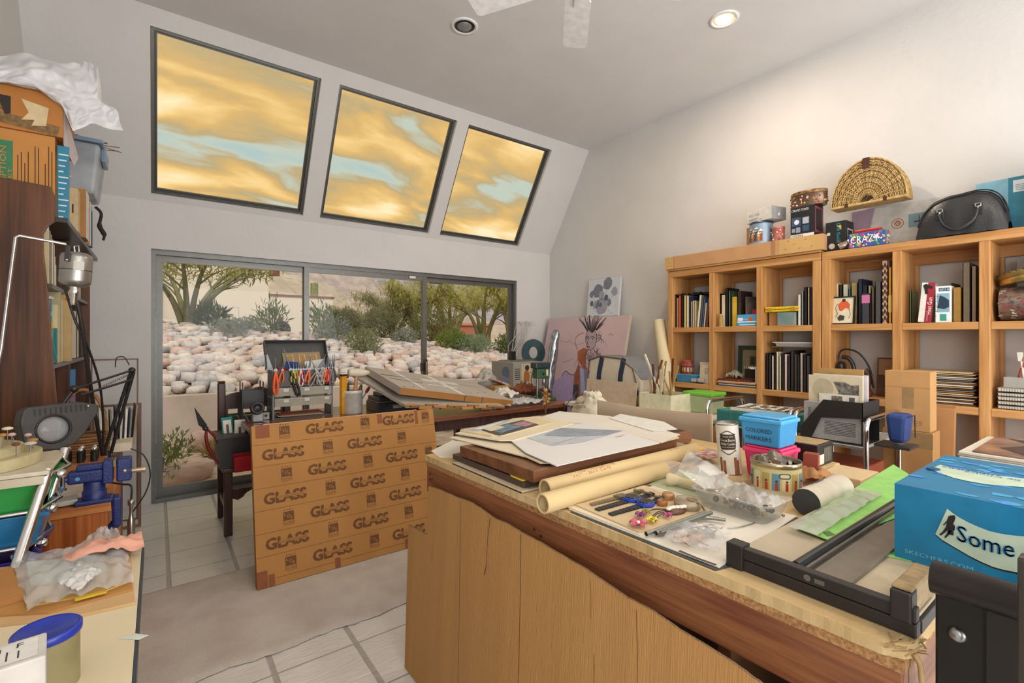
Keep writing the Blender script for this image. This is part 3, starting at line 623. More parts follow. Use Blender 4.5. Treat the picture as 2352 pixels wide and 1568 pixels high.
# second upper cubby
W2 = 'blue box cubby'
for a in ((1650, 1656, 674, '#1e1b1c', 'black', 'Art'), (1657, 1666, 677, '#ded2b4', 'cream', None), (1667, 1673.5, 661, '#171719', 'tall black', 'Design'), (1673.5, 1677, 668, '#8d9298', 'grey', None), (1677, 1680.5, 668, '#3d5b3c', 'green', None), (1681, 1693.5, 681, '#e0b93a', 'yellow', None), (1694, 1704, 668, '#40302a', 'dark brown', None)):
    book(*a[:3], zT, a[3], a[4], W2, txt=a[5], xb=3.95, dep=.18)
def boxthing(name, label, cat, c, d, mats, rz=0, marks=None, bev=.003, group=None, rot=None):
    """closed box standing at c (bottom centre), size d; marks draws on its faces"""
    g = MB(); x, y, z = d; g.box((-x/2, -y/2, 0), (x/2, y/2, z))
    if marks: marks(g, fr((-x/2, y/2, 0), (0, -1, 0), (0, 0, 1)), fr((-x/2, -y/2, 0), (1, 0, 0), (0, 0, 1)), fr((-x/2, -y/2, z), (1, 0, 0), (0, 1, 0)), d)
    o = g.build(name, mats, bev=bev); place(o, c, rz, rot); return tag(o, label, cat, group)
boxthing('book', 'dark landscape covered book leaning beside the yellow book in the upper cubby', 'book', (3.99, 1.985, zT+.001), (.16, .012, .245), [mat('#3b3d4a', .3, 0, .4, 12, col2='#6f5c50'), PAGE], rz=-.55)
boxthing('carton', 'small blue and white carton in the second upper cubby', 'box', (3.93, 1.995, zT+.001), (.1, .165, .095), [mat('#4aa6d6', .5), mat('#f0f2f4', .5), mat('#d86a35', .5)], marks=lambda g, X, Y, Z, d: (g.rect(X, 0, .03, .165, .04, 1), g.rect(X, .005, .045, .05, .07, 1), g.rect(X, .095, .04, .13, .075, 2), g.text('FILM', X @ Matrix.Translation((.055, .05, 0)), .012, 1), g.rect(X, .02, .008, .15, .014, 1)))
boxthing('carton', 'small red pouch behind the blue and white carton', 'box', (3.99, 1.955, zT+.096), (.05, .09, .045), [mat('#a8283a', .5)])
g = MB(); g.lathe([(.021, 0), (.021, .004), (.019, .005), (.013, .105), (.009, .11), (.0001, .11)], 20); g.lathe([(.0205, .012), (.0145, .098)], 20, 1)
tag(place(g.build('thread_cone', [mat('#b39b62', .8), mat('#a98e52', .9, 0, .15, 8, .5, 300)]), (3.89, 2.225, zT+.001)), 'cone of tan thread at the left of the second upper cubby', 'thread')
# third upper cubby
W3 = 'yellow case cubby'
for a in ((1832.5, 1840, 676.5, '#e6e2d2', 'white', None), (1840.5, 1846, 668, '#8b8f90', 'grey', None), (1846.5, 1854.5, 659, '#1c1a1a', 'black', 'The Fashion'), (1855, 1860, 660.5, '#cdb894', 'tan', None), (1860.5, 1865.5, 659, '#28305c', 'navy', 'Sunset')):
    book(*a[:3], zT, a[3], a[4], W3, txt=a[5])
boxthing('carton', 'plain tan box under the left end of the yellow case', 'box', (3.99, 1.80, zT+.001), (.14, .075, .105), [card('#b88c55')])
boxthing('plastic_box', 'clear iridescent box under the yellow case', 'box', (3.94, 1.69, zT+.001), (.12, .13, .10), [mat('#8fb4b8', .12, .5, 0, 6, col2='#c9cfc0')])
t_ = thing('tool_case', 'flat yellow plastic case lying on top of two small boxes', 'case', (3.95, 1.727, zT+.107))
g = MB(); g.box((-.07, -.125, 0), (.07, .125, .018)); g.build('case_base', mat('#d9b526', .4), t_, bev=.006)
g = MB(); g.box((-.07, -.125, .020), (.07, .125, .040)); g.build('case_lid', mat('#e0bf32', .4), t_, bev=.006)
g = MB(); g.box((-.076, -.10, .010), (-.068, -.07, .032)); g.build('latch', mat('#b8951c', .4), t_); g = MB(); g.box((-.076, .07, .010), (-.068, .10, .032)); g.build('latch', mat('#b8951c', .4), t_)
# middle row, first cubby
g = MB(); g.tray((-.07, -.105, 0), (.07, .105, .065), .003, 0, taper=.008); g.box((-.075, -.11, .065), (.075, .11, .073), 1)
tag(place(g.build('plastic_tub', [mat('#3f86b5', .35), mat('#4f9fcb', .35)], bev=.004), (3.95, 2.558, zM+.001)), 'blue plastic tub under the red round tin', 'tub')
t_ = thing('tea_tin', 'red round tin shaped like a little building on the blue tub', 'tin', (3.95, 2.585, zM+.075))
g = MB(); g.lathe([(.056, 0), (.056, .012), (.05, .014), (.05, .07), (.056, .075)], 10, sm=False); 
for k in range(10): a = 2*PI*(k+.5)/10; g.box((-.009, -.001, .022), (.009, .001, .06), 1, Matrix.Rotation(a, 4, 'Z') @ Matrix.Translation((0, -.0495, 0)))
g.build('tin_body', [mat('#8c3c33', .4), mat('#c9b48f', .5)], t_)
MB().lathe([(.057, .075), (.057, .088), (.044, .09), (.044, .112), (.05, .115), (.045, .125), (.0001, .135)], 10, sm=False).build('tin_lid', mat('#a85046', .4), t_)
for (x, y, r, h, lc, lab) in ((4.05, 2.49, .035, .175, '#e2e0da', 'glass jar with white lid beside the red round tin'), (4.07, 2.395, .038, .17, '#2f8a83', 'glass jar with teal lid behind the framed sketch')):
    t_ = thing('glass_jar', lab, 'jar', (x, y, zM+.001)); MB().lathe([(r*.96, 0), (r, .005), (r, h*.84), (r*.85, h*.88)], 20).build('jar', clear('#a8a48c', .55, .1), t_); MB().lathe([(r, h*.88), (r, h), (r*.9, h+.002), (.0001, h+.002)], 20).build('lid', mat(lc, .4), t_)
def framed(name, label, cat, c, w_, h, fcol, fw_, base, draw, mats, lean=.12, rz=0, face='x', th=.012):
    t_ = thing(name, label, cat, c, rot=(0, lean, rz) if face == 'x' else (-lean, 0, rz))
    F = toX((0, w_/2, 0)) if face == 'x' else toY((-w_/2, 0, 0)); F2 = F @ Matrix.Translation((0, 0, 0))
    g = MB(F2)
    for a, b in (((0, 0), (w_, fw_)), ((0, h-fw_), (w_, h)), ((0, fw_), (fw_, h-fw_)), ((w_-fw_, fw_), (w_, h-fw_))): g.box((a[0], a[1], -th), (b[0], b[1], 0))
    g.build('frame', fcol if not isinstance(fcol, str) else mat(fcol, .45), t_)
    g = MB(F2); g.box((fw_*.8, fw_*.8, -th*.9), (w_-fw_*.8, h-fw_*.8, -th*.45)); g.M = F2 @ Matrix.Translation((0, 0, -th*.45)); draw(g, Matrix.Identity(4), w_, h); g.build('picture', [base]+mats, t_)
    return t_
def squig(R, x, y, r, n=26): 
    a = 0; o = []
    for i in range(n): a += R.uniform(.3, .9); q = r*R.uniform(.3, 1); o.append((x+q*math.cos(a), y+q*math.sin(a)))
    return [(p.x, p.y) for p in smooth([(a, b, 0) for a, b in o], 3)]
R_ = random.Random(4)
framed('picture', 'framed pencil sketch in the middle left cubby', 'picture', (3.90, 2.375, zM+.001), .125, .19, '#cfc4a8', .008, mat('#d8cdb2', .7), lambda g, F, w_, h: (g.stroke(squig(R_, w_*.5, h*.62, .03), .0015, F, 1), g.stroke(squig(R_, w_*.5, h*.5, .02, 14), .0012, F, 1)), [mat('#5d564c', .8)], .1)
tag(place(MB().lathe([(.03, 0), (.045, .004), (.05, .008), (.0001, .006)], 24).build('plate', mat('#2c4150', .35)), (3.90, 2.46, zM+.001)), 'small dark plate under the clear boxes', 'plate')
bpy.data.objects['plate'].scale = (.5, .8, 1); bpy.data.objects['plate'].location = (3.895, 2.43, zM+.001)
for x, y, d_, lab in ((3.885, 2.475, (.03, .05, .03), 'clear little plastic box at the left on the small plate'), (3.885, 2.405, (.03, .06, .035), 'clear little plastic box at the right on the small plate')):
    boxthing('plastic_box', lab, 'box', (x, y, zM+.013), d_, [mat('#c9c6ba', .15, 0, 0, alpha=.75)])
# middle row, second cubby
framed('picture', 'green framed picture of a shop window with striped awning', 'picture', (4.075, 2.05, zM+.001), .26, .34, '#1f3b25', .035, mat('#8c8466', .6), lambda g, F, w_, h: (g.rect(F, .06, .06, .2, .14, 1), g.rect(F, .1, .17, .15, .25, 2), g.rect(F, .115, .18, .137, .235, 1), [g.rect(F, .05+.018*k, .14, .058+.018*k, .165, 3) for k in range(9)]), [mat('#3a3326', .7), mat('#4d4636', .7), mat('#d8cdb0', .7)], .05, th=.02)
def stackof(name, label, cat, x0, x1, y0, y1, z, items, group=None, jit=.01, seed=0):
    """pile of flat things, every one an object; items: (thickness, colour, label)"""
    R = random.Random(seed); out = []
    for k, (th, col, lab) in enumerate(items):
        dx, dy = R.uniform(-jit, jit), R.uniform(-jit, jit); a = R.uniform(-.04, .04)*(jit/.01)
        g = MB(); hx, hy = (x1-x0)/2-abs(dx), (y1-y0)/2-abs(dy); g.box((-hx, -hy, 0), (hx, hy, th))
        o = g.build(name, mat(col, .8, 0, .05, 20), bev=min(.001, th*.3)); place(o, ((x0+x1)/2+dx, (y0+y1)/2+dy, z+.0005), a); tag(o, lab, cat, group); z += th+.001; out.append(o)
    return z
z = stackof('folder', None, 'folder', 3.87, 4.06, 1.915, 2.255, zM+.001, [(.008, '#31506b', 'dark blue folder lowest in the pile under the green framed picture'), (.006, '#cfc6b0', 'cream folder second lowest under the green framed picture'), (.007, '#3f6a86', 'blue folder in the middle of the pile under the green framed picture'), (.009, '#c98f3d', 'orange folder in the pile under the green framed picture'), (.006, '#d8cfb8', 'cream envelope near the top of the pile under the green framed picture')], seed=4)
t_ = thing('leather_folder', 'dark red leather folder with strap on top of the folders', 'folder', (3.96, 2.10, z)); MB().box((-.08, -.13, 0), (.08, .15, .018)).build('cover', mat('#6b2a24', .5), t_, bev=.004); MB().box((-.082, -.045, -.001), (.082, -.03, .0195)).build('strap', mat('#a33a2c', .5), t_)
tag(crumple('plastic_bag', clear('#b9b4a8', .6, .2), (3.95, 2.13, z+.019), (.1, .12), amp=.035, seed=8, fr_q=7, domed=.03), 'crumpled clear plastic bag on the red leather folder', 'bag')
tag(crumple('paper_sheet', mat('#e2e3e6', .8), (3.92, 1.945, z+.10), (.05, .1), 10, 10, amp=.02, seed=2), 'white creased paper flap in front of the green framed picture', 'paper')
boxthing('paper_sheet', 'folded white paper standing at the divider in the middle cubby', 'paper', (3.93, 1.925, z+.0), (.08, .03, .13), [mat('#d7d9dc', .8)], rz=.2)
# middle row, third cubby
W4 = 'cubby below the yellow case'
cols = [('#1d1718', 'black'), ('#2b2330', 'dark purple'), ('#d9cdb0', 'cream'), ('#1b1b1d', 'black'), ('#e0d6c0', 'tall cream'), ('#c9b998', 'tan'), ('#202022', 'black'), ('#d9b9b0', 'pinkish'), ('#28262c', 'charcoal'), ('#332a2c', 'thick black'), ('#4a4540', 'grey'), ('#26262a', 'black'), ('#bfb0a0', 'beige'), ('#1f1f22', 'black'), ('#4a3c3a', 'brown'), ('#242226', 'black')]
u = 1759.5
for k, (c_, tn) in enumerate(cols):
    w_ = [6.2, 7, 5.2, 5, 6.2, 6, 6.6, 7, 7, 8.4, 6.5, 7, 7, 8, 8, 9][k]
    book(u, u+w_, 811+(k % 3)*3-(6 if k in (4, 9) else 0), zM, c_, tn, W4, txt=['Art', 'Home', None, 'Style', 'History of Art', 'Craft', None, 'Garden', 'Travel', 'Photo', None, 'Glass', None, 'Metal', None, 'Work'][k], tc='#e6e0d0' if k not in (2, 4, 5, 7, 12) else '#3a3030'); u += w_
z = zM+.335
stackof('magazine', None, 'magazine', 3.88, 4.08, 1.50, 1.80, z, [(.006, '#6d5a45', 'brown magazine lying lowest across the tops of the books'), (.008, '#b9b4ac', 'grey magazine second lowest across the tops of the books'), (.008, '#c9c7c2', 'pale magazine third in the pile on the books'), (.007, '#a9a49c', 'grey magazine fourth in the pile on the books'), (.008, '#d6d4ce', 'pale magazine topmost of the pile lying on the books')], seed=9, jit=.014)
# lowest row of left unit: mostly hidden
for y, c_, lab in ((2.5, '#6b4a32', 'brown box in the low left cubby'), (2.08, '#4a3b30', 'dark box in the low middle cubby')):
    boxthing('carton', lab, 'box', (3.98, y, zL+.001), (.2, .3, .24), [card(c_)])
# ---------------- right unit, first upper cubby
W5 = 'giraffe binder cubby'
for a in ((1909, 1919.5, 648.5, '#cdbf94', 'cream', 'Gardens', '#6b5f40'), (1919.5, 1927, 650.5, '#d8cba6', 'pale', None, None), (1927, 1935.5, 653, '#23221f', 'black and white', 'Glass', '#e8e4da'), (1936, 1948.5, 653, '#c8cbb0', 'pale green', None, None), (1949.5, 1954, 663, '#5b8ba8', 'thin blue', None, None), (1955, 1970, 649.5, '#bfa871', 'tan', None, None)):
    book(*a[:3], zT, a[3], a[4], W5, txt=a[5], tc=a[6] or '#e8e4da', xb=3.97, dep=.17)
framed('picture', 'black framed drawing of a figure in red standing before the books', 'picture', (3.885, 1.325, zT+.001), .155, .20, '#16140f', .009, mat('#dcd2b4', .6), lambda g, F, w_, h: (g.flat([(.06, .1), (.05, .14), (.07, .165), (.105, .165), (.125, .14), (.12, .105), (.10, .12), (.075, .095)], F, 1), g.flat([(.05, .045), (.065, .07), (.095, .06), (.09, .03), (.06, .025)], F, 2), g.disc(F, .085, .172, .012, mi=2), g.stroke([(.05, .15), (.035, .12), (.05, .08), (.04, .05)], .005, F, 3), g.stroke([(.12, .11), (.13, .07), (.12, .04)], .005, F, 3)), [mat('#cf5a32', .6), mat('#3a3a34', .6), mat('#8f8668', .6)], .14)
book(1971, 1981, 640.5, zT, '#1d2940', 'tall navy', W5, txt='GAMES', dep=.2, xb=3.93)
book(1981.5, 1993, 655, zT, '#2b2a33', 'navy cover', W5, xb=3.95)
o = book(1979, 1998, 673.5, zT, '#3a3a40', 'dark grey with a pink note', W5, xb=3.9, dep=.03, band=(.68, .95, '#c9729c'))
book(1994, 2001, 656, zT, '#c9bd98', 'cream', W5, xb=3.95); book(2001.5, 2009, 662, zT, '#9a8a72', 'tan', W5, xb=3.95)
def dots(g, F, t, h):
    R = random.Random(3)
    for k in range(5): g.disc(F, t*R.uniform(.3, .7), h*(.12+.17*k), t*.16, mi=2)
book(2010, 2024, 646.5, zT, '#4c4a4a', 'grey', W5, txt='JEWEL', marks=None)
def spots_(g, F, t, h):
    R = random.Random(5); n = 8
    for r in range(n):
        for c in range(3):
            g.disc(F, t*(c*.42+.08+(r % 2)*.08), h*(r+.5)/n, t*.155, h/n*.36, 2, n=7)
book(2025, 2039.5, 598, zT, '#d2a88c', 'giraffe patterned', W5, marks=lambda g, F, t, h: [g.disc(F, t*(.2+.34*c), h*(r+.5+.3*(c % 2))/9.5, t*.15, h/9.5*.38, 2, n=7) for r in range(9) for c in range(3)], tc='#2b211d', kind='binder')
book(2040.5, 2048, 613.5, zT, '#e0a838', 'yellow', W5, tc='#f3e2a8', band=(.2, .5, '#efc96a'))
# ---------------- right unit, second upper cubby
W6 = 'heat tool cubby'
book(2079, 2085, 655, zT, '#5a6a5f', 'thin leaning grey green', W6, lean=.08, xb=4.0, dep=.15); book(2088, 2094, 668, zT, '#7d8a62', 'thin green', W6, xb=4.0, dep=.15)
def place_on(name, uL, uR, vT, zb, xb, dep):
    yl = onx(uL, HOR, xb).y; yr = onx(uR, HOR, xb).y; return (xb+dep/2, (yl+yr)/2, zb+.001), (dep, yl-yr, onx(uR, vT, xb).z-zb)
c, d = place_on('', 2108, 2134, 650, zT, 3.87, .07)
boxthing('carton', 'white and red box with a black heat tool printed on it, leaning', 'box', (c[0]+.04, c[1]+.004, c[2]+.004), (.15, d[1]*.85, d[2]), [mat('#e8e4dc', .5), mat('#9c2436', .5), mat('#1f1b1c', .5), mat('#f0ece4', .5)], rot=(.09, 0, 0),
         marks=lambda g, X, Y, Z, d: (g.rect(X, .03, .0, .065, d[2], 1), g.text('Heat Gun', X @ Matrix.Translation((.058, .05, .0008)) @ Matrix.Rotation(PI/2, 4, 'Z'), .022, 3, .0012, width=.105),
            g.flat([(.006, d[2]*.93), (.02, d[2]*.97), (.055, d[2]*.9), (.05, d[2]*.84), (.03, d[2]*.86), (.035, d[2]*.72), (.022, d[2]*.70), (.014, d[2]*.84)], X, 2, .002), g.text('Dual Temperature', X @ Matrix.Translation((.045, .01, .0008)) @ Matrix.Rotation(PI/2, 4, 'Z'), .006, 3, .0012, width=.035), [g.rect(X, .075, .04+.03*k, .09, .042+.03*k, 2) for k in range(5)]))
c, d = place_on('', 2149, 2184, 656, zT, 3.87, .09)
boxthing('carton', 'white box with a blue garden picture, next to the red and white box', 'box', c, d, [mat('#eef0ee', .5), mat('#2f5f86', .5), mat('#86aebd', .5), mat('#3f9a88', .5), mat('#22384a', .5)],
         marks=lambda g, X, Y, Z, d: (g.rect(X, .015, d[2]*.86, d[1]-.005, d[2]*.95, 1), g.text('KIT S 40', X @ Matrix.Translation((.02, d[2]*.875, .0008)), .012, 0, .001, width=.045), g.rect(X, .006, d[2]*.28, d[1]-.006, d[2]*.8, 2), g.flat([(.008, d[2]*.4), (.02, d[2]*.75), (.04, d[2]*.7), (d[1]-.008, d[2]*.6), (d[1]-.008, d[2]*.42), (.04, d[2]*.36)], X, 4, .0012), g.rect(X, .02, d[2]*.04, d[1]-.02, d[2]*.23, 3)))
book(2184.5, 2188.5, 650, zT, '#5b5347', 'narrow grey', W6, xb=3.95); book(2190, 2207, 659.5, zT, '#a67b32', 'ochre marbled', W6, kind='book', band=(.02, .98, '#9c7530')); book(2211, 2229, 603, zT, '#6f604c', 'very tall brown', W6); book(2231, 2243, 611, zT, '#7d6b54', 'tall tan brown', W6)
# ---------------- right unit, third upper cubby
t_ = thing('cake_tin', 'shallow round gold tin with patterned rim tilted on the lying tin', 'tin', (3.985, .42, 1.662), rot=(-.20, 0, 0)); 
g = MB(); g.lathe([(.12, 0), (.125, .004), (.125, .045), (.0001, .046)], 40); g.build('tin_body', mat('#c3a263', .25, .8), t_)
g = MB(); g.lathe([(.128, .035), (.128, .06), (.124, .064), (.0001, .064)], 40); 
for k in range(26): a = 2*PI*k/26; g.ball((.123*math.cos(a), .123*math.sin(a), .063), .008, 1, 6)
g.build('tin_lid', [mat('#8d7846', .3, .6), mat('#4a3a22', .5)], t_)
g = MB(Matrix.Rotation(PI/2, 4, 'X')); g.lathe([(.0001, -.09), (.095, -.09), (.098, -.087), (.098, .055), (.101, .056), (.101, .09), (.098, .093), (.0001, .093)], 40)
R = random.Random(2)
for k in range(90):
    a = R.uniform(PI*.6, PI*1.4); z = R.uniform(-.085, .085); g.box((-.002, -.0005, -R.uniform(.004, .012)), (.002, .001, R.uniform(.004, .012)), R.choice((1, 2, 3)), Matrix.Translation((.0985*math.cos(a), .0985*math.sin(a), z)) @ Matrix.Rotation(a+PI/2, 4, 'Z') @ Matrix.Rotation(R.uniform(-1, 1), 4, 'Y'))
tag(place(g.build('round_tin', [mat('#8d6f76', .25, .6, .2, 20, col2='#a8b2aa'), mat('#3a4048', .5), mat('#9a4650', .5), mat('#c9c3b6', .5)]), (3.985, .45, zT+.103)), 'large flower patterned round tin lying on its side', 'tin')
boxthing('carton', 'dark grey box behind the tilted gold tin', 'box', (4.08, .37, zT+.20), (.12, .22, .17), [mat('#6f6a64', .5), mat('#c9b98a', .5)], marks=lambda g, X, Y, Z, d: (g.text('Fine', X @ Matrix.Translation((.03, .12, 0)), .02, 1), g.text('gift', X @ Matrix.Translation((.03, .09, 0)), .016, 1)))
boxthing('carton', 'plain dark box standing behind the lying tin', 'box', (4.11, .37, zT+.001), (.06, .22, .195), [mat('#4a4540', .6)])
# ---------------- right unit, first middle cubby
t_ = thing('headphones', 'black headphones with a curved band in the middle cubby', 'headphones', (3.95, 1.29, zM+.001))
MB().tube(smooth([(0, .06, .2), (0, .07, .29), (0, .03, .325), (0, -.05, .30), (.01, -.11, .2), (.02, -.13, .06)], 6), .006, 8).build('band', black(), t_)
g = MB(); g.lathe([(.0001, -.02), (.032, -.02), (.04, 0), (.032, .02), (.0001, .02)], 20, 0, Matrix.Translation((0, .055, .2)) @ Matrix.Rotation(PI/2, 4, 'X')); g.build('ear_cup', black(), t_)
g = MB(); g.tube(smooth([(0, .05, .27), (0, .01, .26), (0, -.02, .2), (0, -.03, .04), (0, -.03, .002)], 5), .014, 8); g.build('ear_band', mat('#26262b', .3), t_)
boxthing('postcard', 'brown picture card leaning at the back of the middle cubby', 'card', (4.06, 1.09, zM+.001), (.004, .16, .27), [mat('#6d4a3a', .5, 0, .3, 10), mat('#a9805a', .6), mat('#3f3a30', .6)], rot=(0, .1, 0), marks=lambda g, X, Y, Z, d: (g.rect(X, .01, .15, .15, .26, 1), g.rect(X, .04, .06, .13, .14, 2)))
g = MB(); g.lathe([(.03, 0), (.035, .02), (.02, .06), (.03, .1), (.022, .16), (.0001, .2)], 12); tag(place(g.build('carved_figure', mat('#7d5027', .4)), (3.98, 1.20, zM+.001)), 'brown carved wooden piece beside the picture card', 'carving')
# papers stack, second middle cubby
z = zM+.001; R = random.Random(12); cl = ['#6b4a35', '#d6cdb8', '#8a5a3a', '#c9bda0', '#3d3733', '#b88a5a', '#ded6c4', '#94673f', '#cfc3a8', '#47423c', '#c9a06a', '#d8cfba', '#a9764a', '#e0d9c8', '#595048', '#c4b08a', '#e2dccb', '#7c6a55', '#d3bd92', '#c9b387']
for k in range(20):
    th = R.choice((.006, .009, .012, .014)); cc = cl[k]; hx = .13-R.random()*.01; hy = .158-R.random()*.012; g = MB(); tilt = .0
    def fn(i, j, s=1): return ((i-.5)*2*hx, (j-.5)*2*hy, 0)
    g.box((-hx, -hy, 0), (hx, hy, th*.55))
    tn = 'dark' if cc in ('#3d3733', '#47423c', '#595048') else 'brown' if cc in ('#6b4a35', '#8a5a3a', '#94673f', '#a9764a', '#7c6a55', '#b88a5a') else 'cream'
    o = g.build('portfolio_sheet', mat(cc, .85)); place(o, (3.865+.137+R.uniform(-.004, .006), .79+R.uniform(-.012, .012), z), R.uniform(-.02, .02)); z += th*.55+.0045
    tag(o, '%s flat sheet in the tall paper pile, %s from the bottom' % (tn, ORD[k] if 0 < k < 16 else ('lowest' if k == 0 else {16: 'seventeenth', 17: 'eighteenth', 18: 'nineteenth', 19: 'the topmost, twentieth'}[k])), 'paper', 'flat papers piled in the middle cubby')
# notebooks + brushes
z = zM+.001
for k, (cc, lab) in enumerate((('#6b6a66', 'spiral notebook lowest in the pile under the brushes'), ('#a59068', 'tan spiral notebook second in the pile under the brushes'), ('#c9c6be', 'pale spiral notebook third in the pile under the brushes'), ('#4d4b48', 'dark spiral notebook fourth in the pile under the brushes'), ('#d8d6cf', 'pale spiral notebook topmost under the brushes'))):
    t_ = thing('spiral_notebook', lab, 'notebook', (4.0, .38, z), group='spiral notebooks in the middle right cubby'); MB().box((-.11, -.16, .003), (.13, .16, .02)).build('pages', mat('#dcd6c6', .8), t_); MB().box((-.112, -.162, .018), (.132, .162, .0215)).build('cover', mat(cc, .6), t_)
    g = MB()
    for q in range(30): g.tube([(-.112+.008*math.cos(a), -.155+q*.0107, .012+.010*math.sin(a)) for a in [2*PI*i/8 for i in range(9)]], .0013, 4, cap=False)
    g.build('spiral', steel(), t_); z += .0245
t_ = thing('brush_holder', 'clear plastic tray standing on the spiral notebooks', 'holder', (3.96, .39, z)); MB().tray((-.05, -.13, 0), (.05, .13, .06), .002).build('tray', clear('#d8d8d2', .35), t_)
R = random.Random(6)
for k, (lab, c1) in enumerate((('brush with red handle leaning left in the clear tray', '#a33a2a'), ('white flat plastic spatula in the clear tray', '#e0ddd4'), ('thin dark brush in the clear tray', '#3a2a20'), ('wide brown bristle brush in the clear tray', '#8a5f38'), ('brown handled brush leaning right in the clear tray', '#7d4a2a'), ('dark wire tool at the right of the clear tray', '#444444'))):
    t_ = thing('paint_brush', lab, 'brush', (3.96, .48-.04*k, z+.004), rot=((.25, -.1, .1, .0, -.3, -.35)[k], -.05, 0)); L_ = (.19, .2, .17, .12, .15, .12)[k]
    MB().tube([(0, 0, 0), (0, 0, L_*.5), (0, 0, L_*.75)], [.003, .006, .005], 8).build('handle', mat(c1, .5), t_); g = MB(); g.box((-.003, -.012, L_*.75), (.003, .012, L_)); g.build('bristles', mat('#9c8a6c' if k != 1 else '#e0ddd4', .8), t_)
# ---------------- on top of the shelves
t_ = thing('long_carton', 'long flat tan carton lying along the top of the left bookshelf unit', 'box', (3.83, 1.42, 1.973))
g = MB(); L_ = 1.325; g.box((0, 0, 0), (.30, L_, .115)); F = toX((0, L_, 0)); g.rect(F, 0, .002, .09, .113, 1); g.rect(F, L_-.30, .002, L_-.005, .114, 1); g.rect(F, .093, .0, .10, .115, 2); g.rect(F, L_-.36, 0, L_-.33, .115, 2)
for (x, y) in ((.02, .03), (.06, .03), (.02, .08), (.07, .09), (.04, .055), (L_-.26, .03), (L_-.16, .025), (L_-.08, .03), (L_-.24, .09), (L_-.12, .085), (L_-.2, .06)): g.rect(F @ Matrix.Translation((x, y, .0008)) @ Matrix.Rotation(.5, 4, 'Z'), 0, 0, .016, .0025, 3)
R = random.Random(1)
g.build('carton_body', [card('#c19264'), card('#c9a266'), card('#a97c4f'), mat('#54402a', .6)], t_, bev=.003)
zt = 1.957; zc = 2.089
t_ = thing('decor_tin', 'round tin with a painted snowy village under the white box', 'tin', (3.925, 1.90, zc)); 
g = MB(); r_ = .085; g.lathe([(r_, 0), (r_, .165)], 36)
R = random.Random(9)
for k in range(9):
    a = PI*.62+k*.2; M = Matrix.Rotation(a+PI/2, 4, 'Z') @ Matrix.Translation((0, -r_-.0005, 0)); h_ = .07+R.random()*.05
    g.box((-.012, -.0008, .02), (.012, .0008, h_), 1+k % 3, M); g.add([(-.015, -.001, h_), (.015, -.001, h_), (0, -.001, h_+.02)], [(0, 1, 2)], 4, False, M)
    for q in range(2): g.box((-.007+q*.009, -.0016, h_-.018), (-.002+q*.009, .0, h_-.008), 5, M)
g.build('tin_body', [mat('#8fa3b4', .35, .3), mat('#3c4148', .5), mat('#b08a4a', .5), mat('#8d4636', .5), mat('#e8ecf0', .5), mat('#f0dc9a', .5)], t_)
MB().lathe([(r_+.002, .162), (r_+.002, .178), (r_-.004, .18), (.0001, .18)], 36).build('tin_lid', mat('#3f5060', .3, .6), t_)
boxthing('white_box', 'slim white cardboard box with silver end resting on the village tin', 'box', (3.95, 1.875, 2.271), (.16, .23, .10), [mat('#d9d6cf', .5), mat('#9a9a9a', .4), mat('#8a8a88', .5), mat('#f2f2f0', .4)], rz=-.25, rot=None,
    marks=lambda g, X, Y, Z, d: (g.rect(Y, 0, 0, d[0], d[2], 1, .0012), [g.rect(X, .02, .05+.007*k, .06, .052+.007*k, 2) for k in range(3)], [g.rect(X, .075, .05+.007*k, .12, .052+.007*k, 2) for k in range(3)], [g.text(s_, X @ Matrix.Translation((.02+.05*(k % 3), .012+.012*(k//3), 0)), .01, 2) for k, s_ in enumerate(('WORLD', 'DISC', '2006', 'BOARDS', 'CABLE'))],
    g.disc(Y, .08, .04, .011, .013, 3, .002), g.disc(Y, .0925, .042, .0045, .005, 1, .0024), g.flat([(.08, .055), (.086, .064), (.088, .058)], Y, 3, .002)))
boxthing('carton', 'plain tan box behind the village tin', 'box', (4.07, 1.99, zc), (.1, .16, .18), [card('#a98460')])
g = MB(); g.lathe([(.045, 0), (.045, .10), (.047, .102), (.047, .118), (.0001, .12)], 28); R = random.Random(3)
for k in range(16): a = R.uniform(PI*.6, PI*1.5); g.ball((.045*math.cos(a), .045*math.sin(a), R.uniform(.015, .09)), .008, 1+k % 3, 6)
tag(place(g.build('candy_tin', [mat('#b9706a', .4), mat('#d8c3a0', .5), mat('#5d7a5a', .5), mat('#d9553f', .5)]), (3.915, 1.765, zc)), 'small colourful round tin between the village tin and the heater box', 'tin')
def hm(g, X, Y, Z, d):
    g.text('CERAMIC POWER', X @ Matrix.Translation((.008, d[2]-.035, 0)), .018, 1, .001, width=.12); g.text('HOLMES', X @ Matrix.Translation((.01, .008, .0008)), .016, 0, .0012, width=.08); g.rect(X, .002, .004, d[1]-.002, .028, 1)
    g.rect(X, .01, .09, .075, .155, 2); g.disc(X, .045, .12, .018, mi=1, h=.0014); g.rect(X, .01, .045, .035, .075, 3); g.rect(X, .04, .04, .07, .08, 3); g.rect(X, .085, .1, .13, .15, 3); g.rect(X, .085, .045, .13, .09, 2)
    for k in range(7): g.rect(X, .086, .106+.006*k, .125, .108+.006*k, 1, .0014)
    g.rect(Y, .01, .03, d[0]-.01, d[2]-.01, 4); g.rect(Y, .025, .05, d[0]-.03, d[2]-.03, 0, .0014)
c, d = (3.955, 1.575, zc), (.16, .165, .235)
boxthing('heater_box', 'black heater carton with white lettering and small pictures', 'box', c, d, [mat('#1b1a1e', .5), mat('#e6e4e4', .5), mat('#33506e', .5), mat('#8a97a4', .5), mat('#8a3a4a', .5)], marks=hm)
